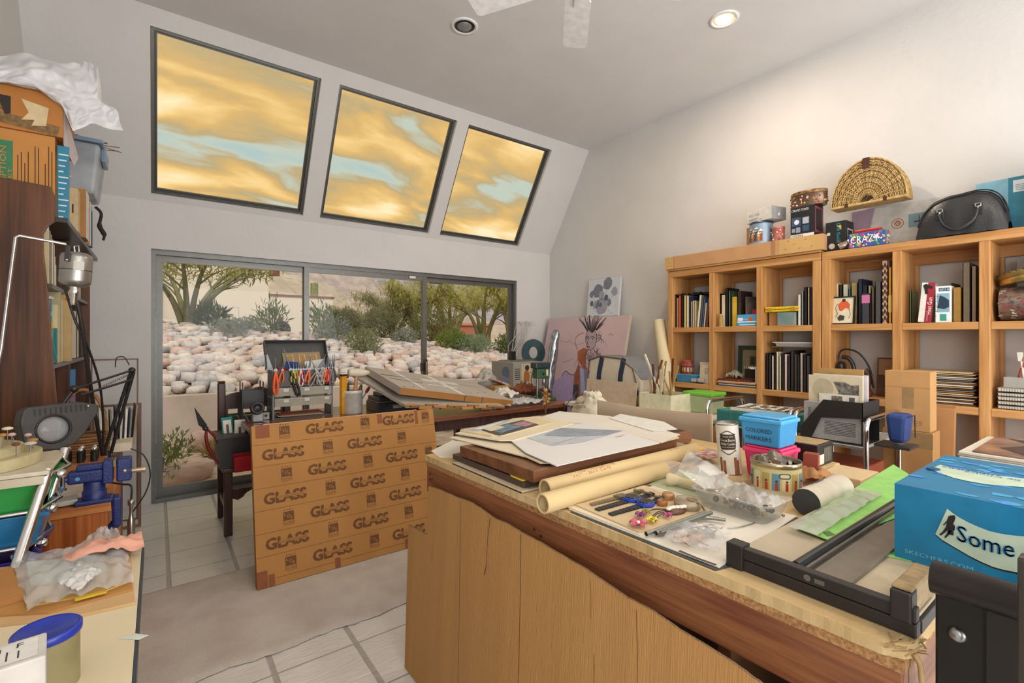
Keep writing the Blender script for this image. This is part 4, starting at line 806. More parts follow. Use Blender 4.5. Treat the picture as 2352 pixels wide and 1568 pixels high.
t_ = thing('floral_tin', 'oval tin with gold and red scroll pattern on the heater carton', 'tin', (3.955, 1.56, zc+.237)); g = MB(); g.lathe([(.122, 0), (.122, .085), (.125, .087)], 40, sx=.65); R = random.Random(8)
for k in range(46):
    a = R.uniform(PI*.55, PI*1.55); z_ = R.uniform(.01, .078); M = Matrix.Translation((.0795*math.cos(a), .1225*math.sin(a), z_)); g.ball((0, 0, 0), R.uniform(.004, .009), 1+k % 4, 6, M)
g.build('tin_body', [mat('#7d5f4c', .3, .5), mat('#c9a15a', .4), mat('#9c4030', .5), mat('#dcd0bc', .5), mat('#46543c', .5)], t_); MB().lathe([(.125, .088), (.126, .108), (.122, .112), (.0001, .113)], 40, sx=.66).build('tin_lid', mat('#6b4d3c', .3, .5, .3, 40, col2='#a98a5a'), t_)
# drill guide box, flashlight tin, crazy tin, drawing board carton
boxthing('carton', 'black drill tool carton with teal lettering', 'box', (3.975, 1.365, zt), (.14, .13, .215), [mat('#191a1c', .5), mat('#2f9ea6', .5), mat('#c9a33a', .5), mat('#c9c4b8', .5), mat('#8d3a2c', .5)], rot=(0, 0, 0), marks=lambda g, X, Y, Z, d: (g.text('Drill Guide', X @ Matrix.Translation((.072, .20, 0)) @ Matrix.Rotation(-PI/2, 4, 'Z'), .022, 1, width=.14), g.flat([(.07, .185), (.1, .185), (.1, .15)], X, 2), g.rect(X, .085, .03, .1, .07, 4), g.disc(X, .04, .04, .02, mi=3), g.rect(X, .01, .12, .03, .14, 3), g.rect(Y, .02, .02, .12, .16, 3), g.rect(Y, .03, .04, .11, .15, 0, .0014)))
t_ = thing('tumbler', 'clear ribbed glass cylinder leaning before the drill tool carton', 'cylinder', (3.875, 1.335, zt+.024), rot=(1.2, .0, .25)); MB().lathe([(.024, 0), (.024, .085), (.021, .085), (.021, .004)], 20).build('cylinder', mat('#8a8070', .15, .5), t_); MB().lathe([(.0265, .06), (.0265, .085)], 20).build('rim', mat('#cfc8b6', .2, .7), t_)
def cz(g, X, Y, Z, d):
    R = random.Random(4)
    for F, w_ in ((X, d[1]), (Y, d[0])):
        for k in range(60): g.disc(F, R.uniform(.008, w_-.008), R.uniform(.008, d[2]-.008), R.uniform(.004, .011), mi=R.choice((1, 2, 3, 4, 5)), h=.0006+.00002*k, n=9)
    g.text('CRAZY', X @ Matrix.Translation((.012, .03, 0)), .05, 6, .003, width=.165); g.text('GO', Y @ Matrix.Translation((.01, .03, 0)), .035, 6, .003, width=.05)
boxthing('candy_box', 'rectangular tin covered in bright dots lettered CRAZY', 'tin', (3.90, 1.165, zt), (.085, .21, .10), [mat('#3c5a9c', .4), mat('#d84a7a', .5), mat('#e0c23a', .5), mat('#4aa65a', .5), mat('#7d4aa0', .5), mat('#e8e4e4', .5), mat('#f6f4f2', .5)], marks=cz, bev=.004)
boxthing('pencil_case', 'red hard pencil case resting on the bright dotted tin', 'case', (3.905, 1.17, zt+.102), (.05, .155, .024), [mat('#b8271f', .3)], bev=.008)
def db(g, X, Y, Z, d):
    g.flat([(0, 0), (.12, 0), (.10, .1), (.14, d[2]), (0, d[2])], X, 1, .0006); g.flat([(.06, .05), (.09, .05), (.13, .16), (.10, .16)], X, 2, .001); g.disc(X, .27, .17, .035, mi=3); g.disc(X, .27, .17, .03, mi=0, h=.0012); g.disc(X, .27, .17, .02, mi=3, h=.0016)
    g.rect(X, .33, .13, .44, .22, 4); g.rect(X, .36, .16, .42, .17, 2, .0012); g.rect(X, .385, .17, .39, .205, 2, .0012); [g.rect(X, .47, .12+.012*k, .53, .125+.012*k, 3) for k in range(7)]
    g.text('20', X @ Matrix.Translation((.255, .16, .002)), .02, 0); g.flat([(0, .03), (.3, 0), (.5, 0), (.5, .02), (.1, .06)], X, 5, .001)
boxthing('flat_carton', 'wide white and mauve flat carton standing behind the dotted tin', 'box', (4.13, 1.02, zt), (.055, .62, .303), [mat('#c9c8c2', .5), mat('#a08a98', .5), mat('#3a3f48', .5), mat('#a9694f', .5), mat('#7d9aa3', .5), mat('#b6b0a4', .5)], marks=db)
# half-round wicker basket on the flat carton
t_ = thing('wicker_basket', 'half-round wicker picnic basket with leather strap high against the wall', 'basket', (3.985, 1.183, 2.264)); t_.scale = (1, .80, 1.12); Wk = mat('#b08d50', .7, 0, .2, 30, .5, 200, col2='#d6b87c'); Wd = mat('#8f6d38', .7, 0, .2, 30)
g = MB(); R0 = .27
for d0 in (-.06, .06):
    for k in range(19):
        a = PI*(k+.0)/18; ca, sa = math.cos(a), math.sin(a); g.tube([(d0, .05*ca, .02+.03*sa), (d0*1.03, R0*.55*ca, R0*.55*sa+.01), (d0, R0*ca, R0*sa)], .0035, 5)
    for q in range(26):
        r = .05+(R0-.05)*q/25; n_ = 36; g.tube([(d0+(.0045 if (k+q) % 2 else -.0045), r*math.cos(PI*k/n_), r*math.sin(PI*k/n_)+.006) for k in range(n_+1)], .0036, 5, q % 4 == 0)
g.build('wicker_side', [Wk, Wd], t_)
g = MB(); g.grid(40, 1, lambda i, j: ((j-.5)*.12, R0*math.cos(PI*i), R0*math.sin(PI*i))); 
for q in range(9): g.tube([(-.06+.015*q, (R0+.003)*math.cos(PI*k/40), (R0+.003)*math.sin(PI*k/40)+(.002 if (k+q) % 2 else -.001)) for k in range(41)], .0055, 5, q % 2)
g.box((-.06, -R0, -.003), (.06, R0, .006)); g.tube([(-.064, -R0, .004), (-.064, R0, .004)], .008, 6); g.build('wicker_rim', [Wk, Wd], t_)
g = MB(); g.box((-.072, -.02, R0-.055), (-.066, .03, R0+.008)); g.box((-.07, -.02, R0+.004), (.03, .03, R0+.010)); [g.ball((-.073, -.012+.016*k, R0-.045), .003, 1, 6) for k in range(3)]; g.build('leather_strap', [mat('#4a2420', .4), steel()], t_)
for y in (-.13, .15): MB().box((-.073, y-.012, -.004), (-.066, y+.012, .02)).build('hinge_strap', mat('#4a2420', .4), t_)
# black handbag
t_ = thing('handbag', 'black leather bowling bag standing on the right bookshelf unit', 'bag', (3.935, .70, zt)); LB = mat('#2b2c2e', .32, 0, .15, 10, .3, 90)
hw = .205
def prof(t):   # height of the bag along its length, t -1..1
    return .255*(1-abs(t)**3.2)**.42*(1-.10*t)
g = MB(); nu, nv = 36, 20
def bagf(i, j):
    t = -1+2*i; a = PI*j; h = max(.03, prof(t*.995)*(.98+.03*math.sin(t*3))); wx = .095*(1-.25*abs(t)**4)
    c, s_ = math.cos(a), math.sin(a); bulge = (1-.35*max(0, s_)**3)
    return (-wx*c*bulge*(1 if s_ < .98 else .4)+.006*noise.noise(V((t*3, a, 1))), t*hw, h*min(1, s_*1.25)**.8+.004*noise.noise(V((t*4, a*2, 5))))
g.grid(nu, nv, bagf); g.build('bag_body', LB, t_)
g = MB(); g.tube([(-.06+.006*0, hw*t*1.0, max(.02, prof(t)*.93)) for t in [-.97+1.94*k/30 for k in range(31)]], .004, 6); g.tube([(0, hw*t, max(.03, prof(t*.995)*1.0)+.003) for t in [-.97+1.94*k/30 for k in range(31)]], .004, 6); g.build('piping', mat('#1a1a1b', .3), t_)
for sx in (-1,):
    g = MB(); g.tube(smooth([(-.086, .085, .155), (-.108, .085, .12), (-.115, .06, .06), (-.118, 0, .025), (-.115, -.06, .06), (-.108, -.085, .12), (-.086, -.085, .155)], 6), .007, 8); g.build('handle', LB, t_)
for y in (.085, -.085):
    g = MB(); g.box((-.094, y-.02, .10), (-.086, y+.02, .165)); g.build('handle_tab', LB, t_, bev=.003); g = MB(); g.tube([(-.10, y-.012, .165), (-.10, y+.012, .165), (-.10, y+.012, .148), (-.10, y-.012, .148), (-.10, y-.012, .165)], .0025, 6); g.ball((-.10, y, .14), .006); g.build('buckle', chrome(), t_)
# right edge boxes
boxthing('tall_white_box', 'tall plain white box at the right picture edge beside the handbag', 'box', (3.96, .29, zt), (.14, .22, .40), [mat('#c9c9c6', .6)])
boxthing('carton', 'blue and white carton behind the handbag', 'box', (4.11, .52, zt), (.1, .28, .33), [mat('#7fb3c6', .5), mat('#2f7f98', .5), mat('#dce4e6', .5)], marks=lambda g, X, Y, Z, d: (g.rect(X, .14, .0, d[1], d[2], 1), g.rect(X, .16, .24, .26, .31, 2, .0014), [g.rect(X, .17, .25+.01*k, .24, .253+.01*k, 1, .002) for k in range(4)]))
# ================================================================ WORK TABLE AND THE THINGS BY THE WINDOW
random.seed(11)
def loc(F, u, v):
    """photo pixel -> coordinates on the plane of F"""
    Fi = F.inverted(); o = Fi @ V((0, 0, EYE)); d = Fi.to_3x3() @ V(ray(u, v)); t = -o.z/d.z; return (o.x+d.x*t, o.y+d.y*t)
def table(name, label, x0, x1, y0, y1, z, th, top_m, leg_m, leg=.06, apron=.08, inset=.04, inx=0):
    t_ = thing(name, label, 'table', (x0, y0, 0)); X, Y = x1-x0, y1-y0
    MB().box((0, 0, z-th), (X, Y, z)).build('tabletop', top_m, t_, bev=.004)
    for a in (inset+inx, X-inset-leg):
        for b in (inset, Y-inset-leg): MB().box((a, b, 0), (a+leg, b+leg, z-th)).build('leg', leg_m, t_, bev=.003)
    g = MB(); q = inset+.01; p = q+inx; g.box((p, q, z-th-apron), (X-q, q+.02, z-th)); g.box((p, Y-q-.02, z-th-apron), (X-q, Y-q, z-th)); g.box((p, q+.02, z-th-apron), (p+.02, Y-q-.02, z-th)); g.box((X-q-.02, q+.02, z-th-apron), (X-q, Y-q-.02, z-th)); g.build('apron', leg_m, t_)
    return t_
DKW = wood('#3a2118', '#5b3626', 'x', .3, 1, .3); DKV = wood('#38221a', '#52342a', 'z', .35)
TZ = .76
table('work_table', 'long reddish brown wooden table along the glass door', .47, 3.0, 3.11, 4.10, TZ, .035, wood('#5f3220', '#8a5136', 'x', .3, 1, .3), DKV, inx=.45)
table('side_table', 'dark low side table in the corner behind the work table', 2.62, 3.62, 4.14, 4.72, TZ, .03, DKW, DKV)
table('folding_table', 'cream folding table in front of the left bookshelf unit', 2.86, 3.68, 1.80, 3.08, .78, .03, mat('#d8d0c0', .6), mat('#77736c', .4), .03, .03)
# chair tucked behind the table
t_ = thing('carved_chair', 'dark carved wooden chair with pierced back pushed in beside the glass door', 'chair', (.36, 3.72, 0)); CW = .5
for x in (0, CW-.05):
    MB().box((x, 0, 0), (x+.05, .05, .43)).build('leg', DKV, t_, bev=.004)
    g = MB(); g.box((x, .42, 0), (x+.05, .47, 1.0)); g.prism([(x, .42), (x+.05, .42), (x+.05, .47), (x, .47)], 1.0, 1.015); g.build('leg', DKV, t_, bev=.01)
MB().box((-.01, -.02, .43), (CW+.01, .46, .46)).build('seat', wood('#3f261b', '#6a4230', 'x', .3, 1, .3), t_, bev=.006)
g = MB(toY((.05, .455, 0))); pr = [(0, .80)]+[(q*(CW-.1), .90+.05*math.sin(PI*q)**2+.012*math.sin(q*PI*4)) for q in [k/16 for k in range(17)]]+[(CW-.1, .80)]; g.prism(pr, -.012, .012); g.build('top_rail', DKV, t_)
g = MB(toY((.05, .452, 0)))
for z0, z1 in ((.56, .60), (.745, .765)): g.box((0, z0, -.01), (CW-.1, z1, .01))
for k in range(5): xx = k*(CW-.1)/4; g.box((max(0, xx-.018), .60, -.008), (min(CW-.1, xx+.018), .80, .008))
g.build('back_slats', DKV, t_)
g = MB(toY((.05, .012, 0))); g.prism([(0, .31), (0, .25), (.03, .235), (.06, .25), (.08, .275), (.11, .29), (.29, .29), (.32, .275), (.34, .25), (.37, .235), (.40, .25), (.40, .31)], -.01, .01); g.build('front_stretcher', DKV, t_)
MB().box((.01, .05, .16), (.035, .42, .2)).build('stretcher', DKV, t_); MB().box((CW-.035, .05, .16), (CW-.01, .42, .2)).build('stretcher', DKV, t_)
boxthing('cutting_mat', 'green gridded cutting mat leaning on the chair back', 'cutting mat', (.52, 4.125, .465), (.20, .004, .30), [mat('#24594a', .6), mat('#7fa890', .6)], rot=(.03, 0, 0), marks=lambda g, X, Y, Z, d: ([g.rect(Y, .01+.02*k, .01, .011+.02*k, .29, 1) for k in range(10)], [g.rect(Y, .01, .01+.02*k, .19, .011+.02*k, 1) for k in range(15)]), bev=0)
# bins on the seat
t_ = thing('storage_bin', 'dark grey plastic bin holding snips and cards on the chair seat', 'bin', (.345, 3.55, .462)); MB().tray((-.025, .14, 0), (.28, .40, .22), .004, taper=.012).build('bin_body', mat('#38393b', .4), t_)
g = MB(); g.tray((-.035, .13, .205), (.29, .41, .222), .012); g.build('bin_rim', mat('#3f4042', .4), t_)
t_ = thing('parts_tray', 'red plastic tray on the chair seat in front of the dark grey bin', 'tray', (.40, 3.55, .462)); MB().tray((0, .145-.18+.04, 0), (.30, .13, .10), .004, taper=.006).build('tray_body', mat('#b3202a', .35), t_); MB().box((.10, .02, .07), (.105, .12, .104)).build('divider', mat('#b3202a', .35), t_)
for k, (x, cc, lab) in enumerate(((.04, '#2f8a86', 'teal backed tool card standing in the dark grey bin'), (.09, '#e2ddd0', 'white card with a small brown tool standing in the dark grey bin'), (.15, '#c19a66', 'brown envelope standing in the dark grey bin'))):
    boxthing('tool_card', lab, 'card', (.35+x+.02, 3.82-.03*k, .47), (.065, .006, .32-.02*k), [mat(cc, .7), mat('#e8e4d8', .6), mat('#6b4630', .5)], rot=(.05*(k-1), .08*(k-1), 0), bev=0, marks=lambda g, X, Y, Z, d: (g.rect(Y, .008, .02, .057, d[2]-.02, 1), g.rect(Y, .025, .08, .04, d[2]-.05, 2, .0014)))
t_ = thing('tin_snips', 'black bladed tin snips with red handles standing in the dark grey bin', 'snips', (.345, 3.72, .50), rot=(0, -.35, .2)); g = MB(); g.add([(-.012, 0, .42), (-.03, 0, .30), (-.01, 0, .26), (.012, 0, .28), (-.012, .01, .42), (-.03, .01, .30), (-.01, .01, .26), (.012, .01, .28)], [(0, 1, 2, 3), (7, 6, 5, 4), (0, 4, 5, 1), (1, 5, 6, 2), (2, 6, 7, 3), (3, 7, 4, 0)]); g.cyl(.016, -.004, .014, 14, 0, Matrix.Translation((-.005, 0, .265)) @ Matrix.Rotation(PI/2, 4, 'X')); g.ball((-.005, -.012, .265), .006, 1, 8)
g.build('blade', [mat('#2b2b2c', .35, .5), steel()], t_)
for s_ in (-1, 1): g = MB(); g.tube(smooth([(0, 0, .26), (.028*s_, 0, .18), (.03*s_, 0, .08), (.015*s_, 0, .01)], 4), [.007, .008, .009, .010, .010, .011, .011, .011, .010, .010, .009, .008, .006][:13], 8); g.build('handle', mat('#7d2226', .4), t_)
# leaning glass carton
O = V((.42, 2.80, .018)); TLc = V((.42, 3.0, .845)); hgt = (TLc-O).length; GW = 1.12
t_ = thing('glass_carton', 'big flat cardboard carton printed GLASS leaning upright on the work table', 'carton', (0, 0, 0))
F = fr(O, (1, 0, 0), (0, TLc.y-O.y, TLc.z-O.z)); INK = mat('#6d4726', .8); CB = mat('#b27f45', .85, 0, .04, 5, .1, 200)
g = MB(F); g.box((0, 0, -.055), (GW, hgt, 0)); 
for k in range(7): yy = .035+k*.118; g.rect(Matrix.Identity(4), .004, yy, GW-.004, yy+.0018, 1, .0006)
def logo(x, y, s):
    I = Matrix.Identity(4); w_ = s*.62
    g.flat([(x, y+s*.28), (x+w_, y+s*.28), (x+w_, y+s*.8), (x, y+s*.8)], I, 1, .0008); g.stroke([(x, y+s*.30), (x, y+s*.04), (x+w_/2, y), (x+w_, y+s*.04), (x+w_, y+s*.30)], .0018, I, 1)
    g.text('GLASS', Matrix.Translation((x+.002, y+s*.08, 0)), s*.15, 1, .001, width=w_-.004); g.text('L', Matrix.Translation((x+w_*.08, y+s*.58, 0)), s*.18, 0, .0014); g.text('O', Matrix.Translation((x+w_*.34, y+s*.43, 0)), s*.2, 0, .0014); g.text('F', Matrix.Translation((x+w_*.7, y+s*.31, 0)), s*.2, 0, .0014)
    for q in range(4): g.flat([(x+w_*(.04+.25*q), y+s*(.86+.03*(q % 2))), (x+w_*(.2+.25*q), y+s*.87), (x+w_*(.16+.25*q), y+s*(.97-.03*(q % 2)))], I, 1, .0008)
def word(x, y, s):
    M = Matrix.Translation((x, y, 0)); 
    for dx, dy in ((0, 0), (.004, .001), (-.004, -.001), (.0015, .003), (-.0015, -.003), (.002, -.002), (-.002, .002)): g.text('GLASS', Matrix.Translation((x+dx, y+dy, 0)), s, 1, .0008+dx*.02+dy*.03, width=.215)
    g.rect(Matrix.Identity(4), x+.062, y+s*.36, x+.215, y+s*.62, 0, .0016); g.text('FLAT DRAWN SHEET', Matrix.Translation((x+.06, y+s*.38, 0)), s*.2, 1, .002, width=.15)
for r in range(7):
    yb = .055+r*.118
    for c_ in range(6):
        x = .08+c_*.235-(r % 1)*.1
        idx = (c_+r) % 2
        if x+.2 > GW: 
            if idx == 0 and x+.06 < GW: logo(x+.01, yb, .085)
            continue
        if idx: word(x-.03 if c_ else .05, yb+.012, .058)
        else: logo(x+.06, yb, .09)
for (xa, ya, xb, yb) in ((0, .0, .05, .085), (.055, 0, .085, .06), (.40, 0, .43, .055), (.83, 0, .855, .055), (.02, hgt-.07, .09, hgt-.0), (.72, hgt-.06, .75, hgt), (.98, hgt-.09, 1.0, hgt)): g.rect(Matrix.Identity(4), xa, ya, xb, yb, 2, .0022)
g.build('carton_body', [CB, INK, mat('#8a4f2a', .7)], t_, bev=0)
g = MB(F); g.box((.06, hgt+.001, -.05), (GW-.12, hgt+.006, -.002)); g.build('top_flap', card('#c9a37a'), t_)
# toolbox
t_ = thing('toolbox', 'open grey cantilever toolbox packed with pliers on the work table', 'toolbox', (.65, 3.70, TZ)); GT = mat('#6f7275', .45); GD = mat('#4b4c4d', .45)
W_, D_ = .415, .19
g = MB(); g.tray((0, 0, .235), (W_, D_, .345), .005); g.box((-.004, -.004, .335), (W_+.004, .002, .345)); g.build('top_tray', GD, t_)
for x in (0, W_-.012): g = MB(); g.box((x, 0, 0), (x+.012, .02, .235)); g.box((x, D_-.02, 0), (x+.012, D_, .235)); g.box((x+.002, .02, .0), (x+.010, D_-.02, .07)); g.box((x+.002, .02, .085), (x+.010, D_-.02, .145)); g.box((x+.002, .02, .16), (x+.010, D_-.02, .235)); g.build('side_frame', GT, t_)
MB().box((.012, .01, 0), (W_-.012, D_, .006)).build('base_plate', GD, t_)
for z0 in (.088, .163):
    g = MB(); g.box((.014, -.004, z0), (W_-.014, D_-.02, z0+.058)); d_ = g.build('organizer_drawer', clear('#b8b2a2', .72, .2), t_)
    g = MB(); [g.box((.03+.06*k, -.0055, z0+.006), (.033+.06*k, -.004, z0+.045)) for k in range(7)]; [g.box((.07+.14*k, -.009, z0+.03), (.105+.14*k, -.004, z0+.05), 1) for k in range(3)]; g.box((.014, -.007, z0+.05), (W_-.014, -.003, z0+.058)); g.build('latch', [mat('#a8a498', .4), mat('#c9c5b8', .3)], d_)
lid = fr((-.015, D_, .34), (1, 0, 0), (0, .10, .20)); g = MB(lid); g.box((0, 0, -.002), (W_+.03, .225, .002)); g.box((0, 0, 0), (.008, .225, .05)); g.box((W_+.022, 0, 0), (W_+.03, .225, .05)); g.box((0, .217, 0), (W_+.03, .225, .05)); g.build('lid', mat('#4f4f4e', .45), t_, bev=.004)
t_ = thing('organizer_box', 'clear compartment box with tan parts leaning in the toolbox lid', 'box', (.65, 3.70, TZ), 0)
F = fr((.11, .165, .315), (1, 0, .02), (0, .16, .20)); g = MB(F); g.box((0, 0, .012), (.27, .165, .03)); g.build('box_body', clear('#c9b48a', .6, .15), t_)
g = MB(F); [g.rect(Matrix.Identity(4), .02+.085*k, .02+.0*k, .085+.085*k, .15, 0, .031) for k in range(3)]; [g.stroke([(.03+.085*k, .03), (.03+.085*k, .14), (.07+.085*k, .14), (.07+.085*k, .03)], .003, Matrix.Identity(4), 1, .032) for k in range(3)]; g.build('contents', [mat('#b08c58', .6), mat('#ece4d4', .5)], t_)
boxthing('plastic_sheet', 'blue plastic packet standing in the toolbox', 'packet', (.775, 3.80, TZ+.245), (.095, .006, .16), [mat('#27509c', .3)], rot=(.1, .12, .2))
boxthing('metal_tray', 'pale grey metal tray standing in the right of the toolbox', 'tray', (.985, 3.80, TZ+.245), (.15, .006, .17), [mat('#a8aaa6', .35, .4)], rot=(-.25, -.12, 0))
boxthing('plastic_sheet', 'clear plastic sleeve leaning in the left of the toolbox lid', 'packet', (.69, 3.85, TZ+.245), (.05, .004, .22), [mat('#b6bdc2', .2)], rot=(-.3, -.2, .3))
boxthing('red_box', 'small dark red plastic box inside the toolbox at left', 'box', (.715, 3.77, TZ+.245), (.07, .05, .12), [mat('#8f2b2a', .4)], rot=(0, .1, .2))
# pliers hung over the front edge of the toolbox; u, handle colour, metal up length
def plier(label, x, col, L_, up, lean=0, big=False, name='pliers', open_=.014):
    t_ = thing(name, label, 'pliers' if name == 'pliers' else name.replace('_', ' '), (x, 3.688, TZ+.35), rot=(0, lean, 0), group='hand tools hanging on the toolbox edge')
    g = MB(); g.tube([(0, 0, -.01), (0, 0, up*.35), (0, .003, up)], [.008, .006, .0015], 6); g.cyl(.009 if not big else .013, -.005, .005, 12, 0, Matrix.Translation((0, -.002, .0)) @ Matrix.Rotation(PI/2, 4, 'X')); g.build('jaw', mat('#77777a', .35, .9, .2), t_)
    for s_ in (-1, 1): g = MB(); r = .0065 if not big else .009; g.tube(smooth([(0, -.004, -.003), (s_*open_*.6, -.006, -L_*.35), (s_*open_, -.007, -L_*.75), (s_*open_*.5, -.007, -L_)], 3), [r*.6, r*.8, r, r, r*1.1, r*1.1, r, r, r, r*.7], 6); g.build('handle', mat(col, .4), t_)
PL = [(.668, '#e8622a', .17, .09, 0, True, 'orange handled scissors, leftmost on the toolbox edge'), (.712, '#e0693a', .09, .05, .12, False, 'small orange handled pliers near the left of the toolbox'), (.765, '#232323', .2, .17, -.28, True, 'long black handled shears hanging left of centre'),
      (.785, '#d8c22e', .09, .05, .05, False, 'yellow handled pliers beside the black shears'), (.803, '#7fae3a', .10, .05, .02, False, 'lime green handled pliers beside the yellow ones'), (.818, '#b4262a', .115, .05, .05, False, 'red handled pliers beside the lime green ones'), (.834, '#e3dccb', .12, .06, 0, False, 'cream handled pliers left of centre'),
      (.852, '#a32430', .10, .07, .1, False, 'dark red handled cutters at the centre'), (.868, '#2c3a6b', .10, .05, .12, False, 'navy handled pliers at the centre'), (.89, '#e0703a', .10, .14, .18, True, 'orange handled long-nose pliers pointing up at the centre'), (.935, '#c9c2b6', .13, .06, -.4, False, 'pale handled tongs splayed right of centre'),
      (.955, '#9c8a78', .14, .09, .5, False, 'brown handled cutter crossing the tongs'), (.982, '#8d8f92', .12, .11, .25, True, 'all-metal locking pliers right of centre'), (1.0, '#c99a5c', .10, .05, .06, False, 'wooden handled pliers right of centre'), (1.015, '#e07038', .10, .08, .06, False, 'orange handled cutter beside the wooden handled one'),
      (1.028, '#b01f2a', .11, .09, .05, True, 'bright red handled pliers near the right end'), (1.042, '#a58a6a', .11, .08, .0, False, 'tan handled nippers near the right end'), (1.055, '#6b6e70', .13, .10, .06, True, 'grey handled wrench near the right end'), (1.068, '#34343a', .10, .11, .05, False, 'dark handled pliers at the right end of the toolbox')]
for x, c_, L_, up, ln, bg_, lab in PL: plier(lab, x, c_, L_, up, ln, bg_)
stackof('envelope', None, 'envelope', .69, 1.0, 3.71, 3.86, TZ+.008, [(.006, '#c9b48a', 'tan envelope lowest under the toolbox drawers'), (.006, '#d8d2c0', 'cream envelope under the toolbox drawers'), (.006, '#8a3f22', 'rust red folder on top under the toolbox drawers')], seed=2, jit=.012)
# things left of the toolbox
t_ = thing('desk_caddy', 'dark grey plastic caddy left of the toolbox', 'caddy', (.545, 3.93, TZ)); MB().tray((-.055, -.06, .07), (.075, .07, .20), .004, taper=.006).build('caddy_tray', mat('#47484a', .45), t_); MB().box((-.06, -.065, 0), (.08, .075, .008)).build('base', mat('#333436', .45), t_)
for x, y in ((-.062, -.06), (.07, -.06), (-.062, .065), (.07, .065)): MB().box((x, y, 0), (x+.008, y+.008, .26)).build('post', mat('#2f2f31', .45), t_)
t_ = thing('tape_dispenser', 'silver camera with black lens ring at the left end of the work table', 'camera', (.555, 3.70, TZ)); t_.name = 'camera_lens_unit'
MB().box((-.035, -.03, 0), (.035, .03, .075)).build('camera_body', mat('#a8a9aa', .3, .6), t_, bev=.008); M = Matrix.Translation((-.005, -.03, .095)) @ Matrix.Rotation(PI/2-.35, 4, 'X'); MB(M).lathe([(.042, -.02), (.045, 0), (.045, .016), (.03, .018), (.026, .008), (.0001, .006)], 24).build('lens_ring', mat('#26272a', .3), t_)
boxthing('metal_block', 'small steel block with a round hole beside the camera', 'block', (.615, 3.76, TZ+.001), (.05, .04, .05), [mat('#8c8c8a', .35, .7), mat('#3a3330', .5)], marks=lambda g, X, Y, Z, d: g.disc(Y, .025, .028, .01, mi=1))
g = MB(); g.tube([(.50, 3.66, TZ+.007), (.58, 3.58, TZ+.007)], .004, 6); g.tube([(.48, 3.75, TZ+.06), (.50, 3.66, TZ+.007)], .004, 6); tag(g.build('steel_rod', steel()), 'thin bent steel rod lying at the left end of the work table', 'rod')
# yellow level, crock with mallet
t_ = thing('level', 'yellow box level standing upright between toolbox and white crock', 'level', (1.135, 3.68, TZ+.001), rz=.5); MB().box((-.025, -.012, 0), (.025, .012, .285)).build('level_body', mat('#d99a22', .4), t_); MB().box((-.026, -.013, .287), (.026, .013, .30)).build('end_cap', mat('#2f3033', .4), t_); MB().box((-.01, -.0135, .13), (.01, .0135, .16)).build('vial', mat('#c9d86a', .2), t_)
p = onz(811, 951, TZ); cx, cy = p.x+.02, p.y+.075
t_ = thing('crock', 'white plastic crock holding a mallet and tools', 'crock', (cx, cy, TZ)); MB().lathe([(.070, 0), (.074, .004), (.074, .15), (.078, .152), (.078, .175), (.073, .176), (.071, .16), (.071, .01)], 36).build('crock_body', mat('#dad6cc', .35), t_)
t_ = thing('mallet', 'pale rawhide mallet with wooden handle standing in the white crock', 'mallet', (cx+.01, cy-.01, TZ+.02), rot=(0, .06, 0)); g = MB(); g.tube([(0, 0, 0), (0, 0, .15), (0, 0, .23), (0, 0, .27)], [.012, .016, .013, .011], 12); g.build('handle', wood('#b8854c', '#d0a36a', 'z'), t_)
g = MB(Matrix.Translation((0, 0, .29)) @ Matrix.Rotation(PI/2, 4, 'Y')); g.lathe([(.0001, -.065), (.026, -.062), (.032, -.05), (.033, 0), (.028, .05), (.015, .10), (.008, .115), (.0001, .118)], 20); g.build('mallet_head', mat('#d9cfb8', .55, 0, .05, 20), t_)
for k, (dx, dy, L_, cc, rx, ry, lab) in enumerate(((-.045, .01, .27, '#8a2f22', .0, -.15, 'hammer with dark red wooden handle in the white crock'), (.045, .0, .20, '#b0281e', .1, .55, 'red handled screwdriver leaning right in the white crock'), (.03, -.03, .19, '#6b5138', -.1, .25, 'brown handled file in the white crock'), (-.02, .04, .2, '#47413a', .1, -.1, 'dark punch standing in the white crock'))):
    t_ = thing(('hammer', 'screwdriver', 'file', 'punch')[k], lab, ('hammer', 'screwdriver', 'file', 'punch')[k], (cx+dx*.6, cy+dy, TZ+.03), rot=(rx, ry, 0)); MB().tube([(0, 0, .02), (0, 0, L_*.7)], .005, 6).build('shank', steel(), t_); MB().tube([(0, 0, L_*.7), (0, 0, L_*.8), (0, 0, L_)], [.009, .014, .010], 8).build('handle', mat(cc, .4), t_)
    if k == 0: MB(Matrix.Translation((0, 0, L_-.02)) @ Matrix.Rotation(PI/2, 4, 'Y')).cyl(.013, -.035, .035, 12).build('hammer_head', mat('#7a3a30', .4, .4), t_)
# black cases right of the crock
z = TZ+.001
for k, (d_, cc, lab) in enumerate((((.36, .26, .075), '#232324', 'wide black tool case with white label lying on the work table'), ((.33, .24, .012), '#6b625a', 'flat brown folder on the wide black tool case'), ((.30, .22, .03), '#2f3133', 'black hinged case second from the top'), ((.22, .16, .03), '#3a3e42', 'small dark case with pale latches, uppermost of its pile'))):
    t_ = thing('tool_case', lab, 'case', (1.53-.01*k, 3.66+.0*k, z), .02*k); MB().box((-d_[0]/2, -d_[1]/2, 0), (d_[0]/2, d_[1]/2, d_[2])).build('case_body', mat(cc, .4), t_, bev=.004)
    if k in (2, 3): 
        for x in (-.06, .05): MB().box((x, -d_[1]/2-.004, .004), (x+.02, -d_[1]/2, d_[2]-.004)).build('latch', mat('#c9c9c4', .4), t_)
    if k == 0: MB().box((-.06, -d_[1]/2-.001, .03), (.02, -d_[1]/2, .055)).build('label', mat('#d8d8d2', .6), t_)
    z += d_[2]+.001
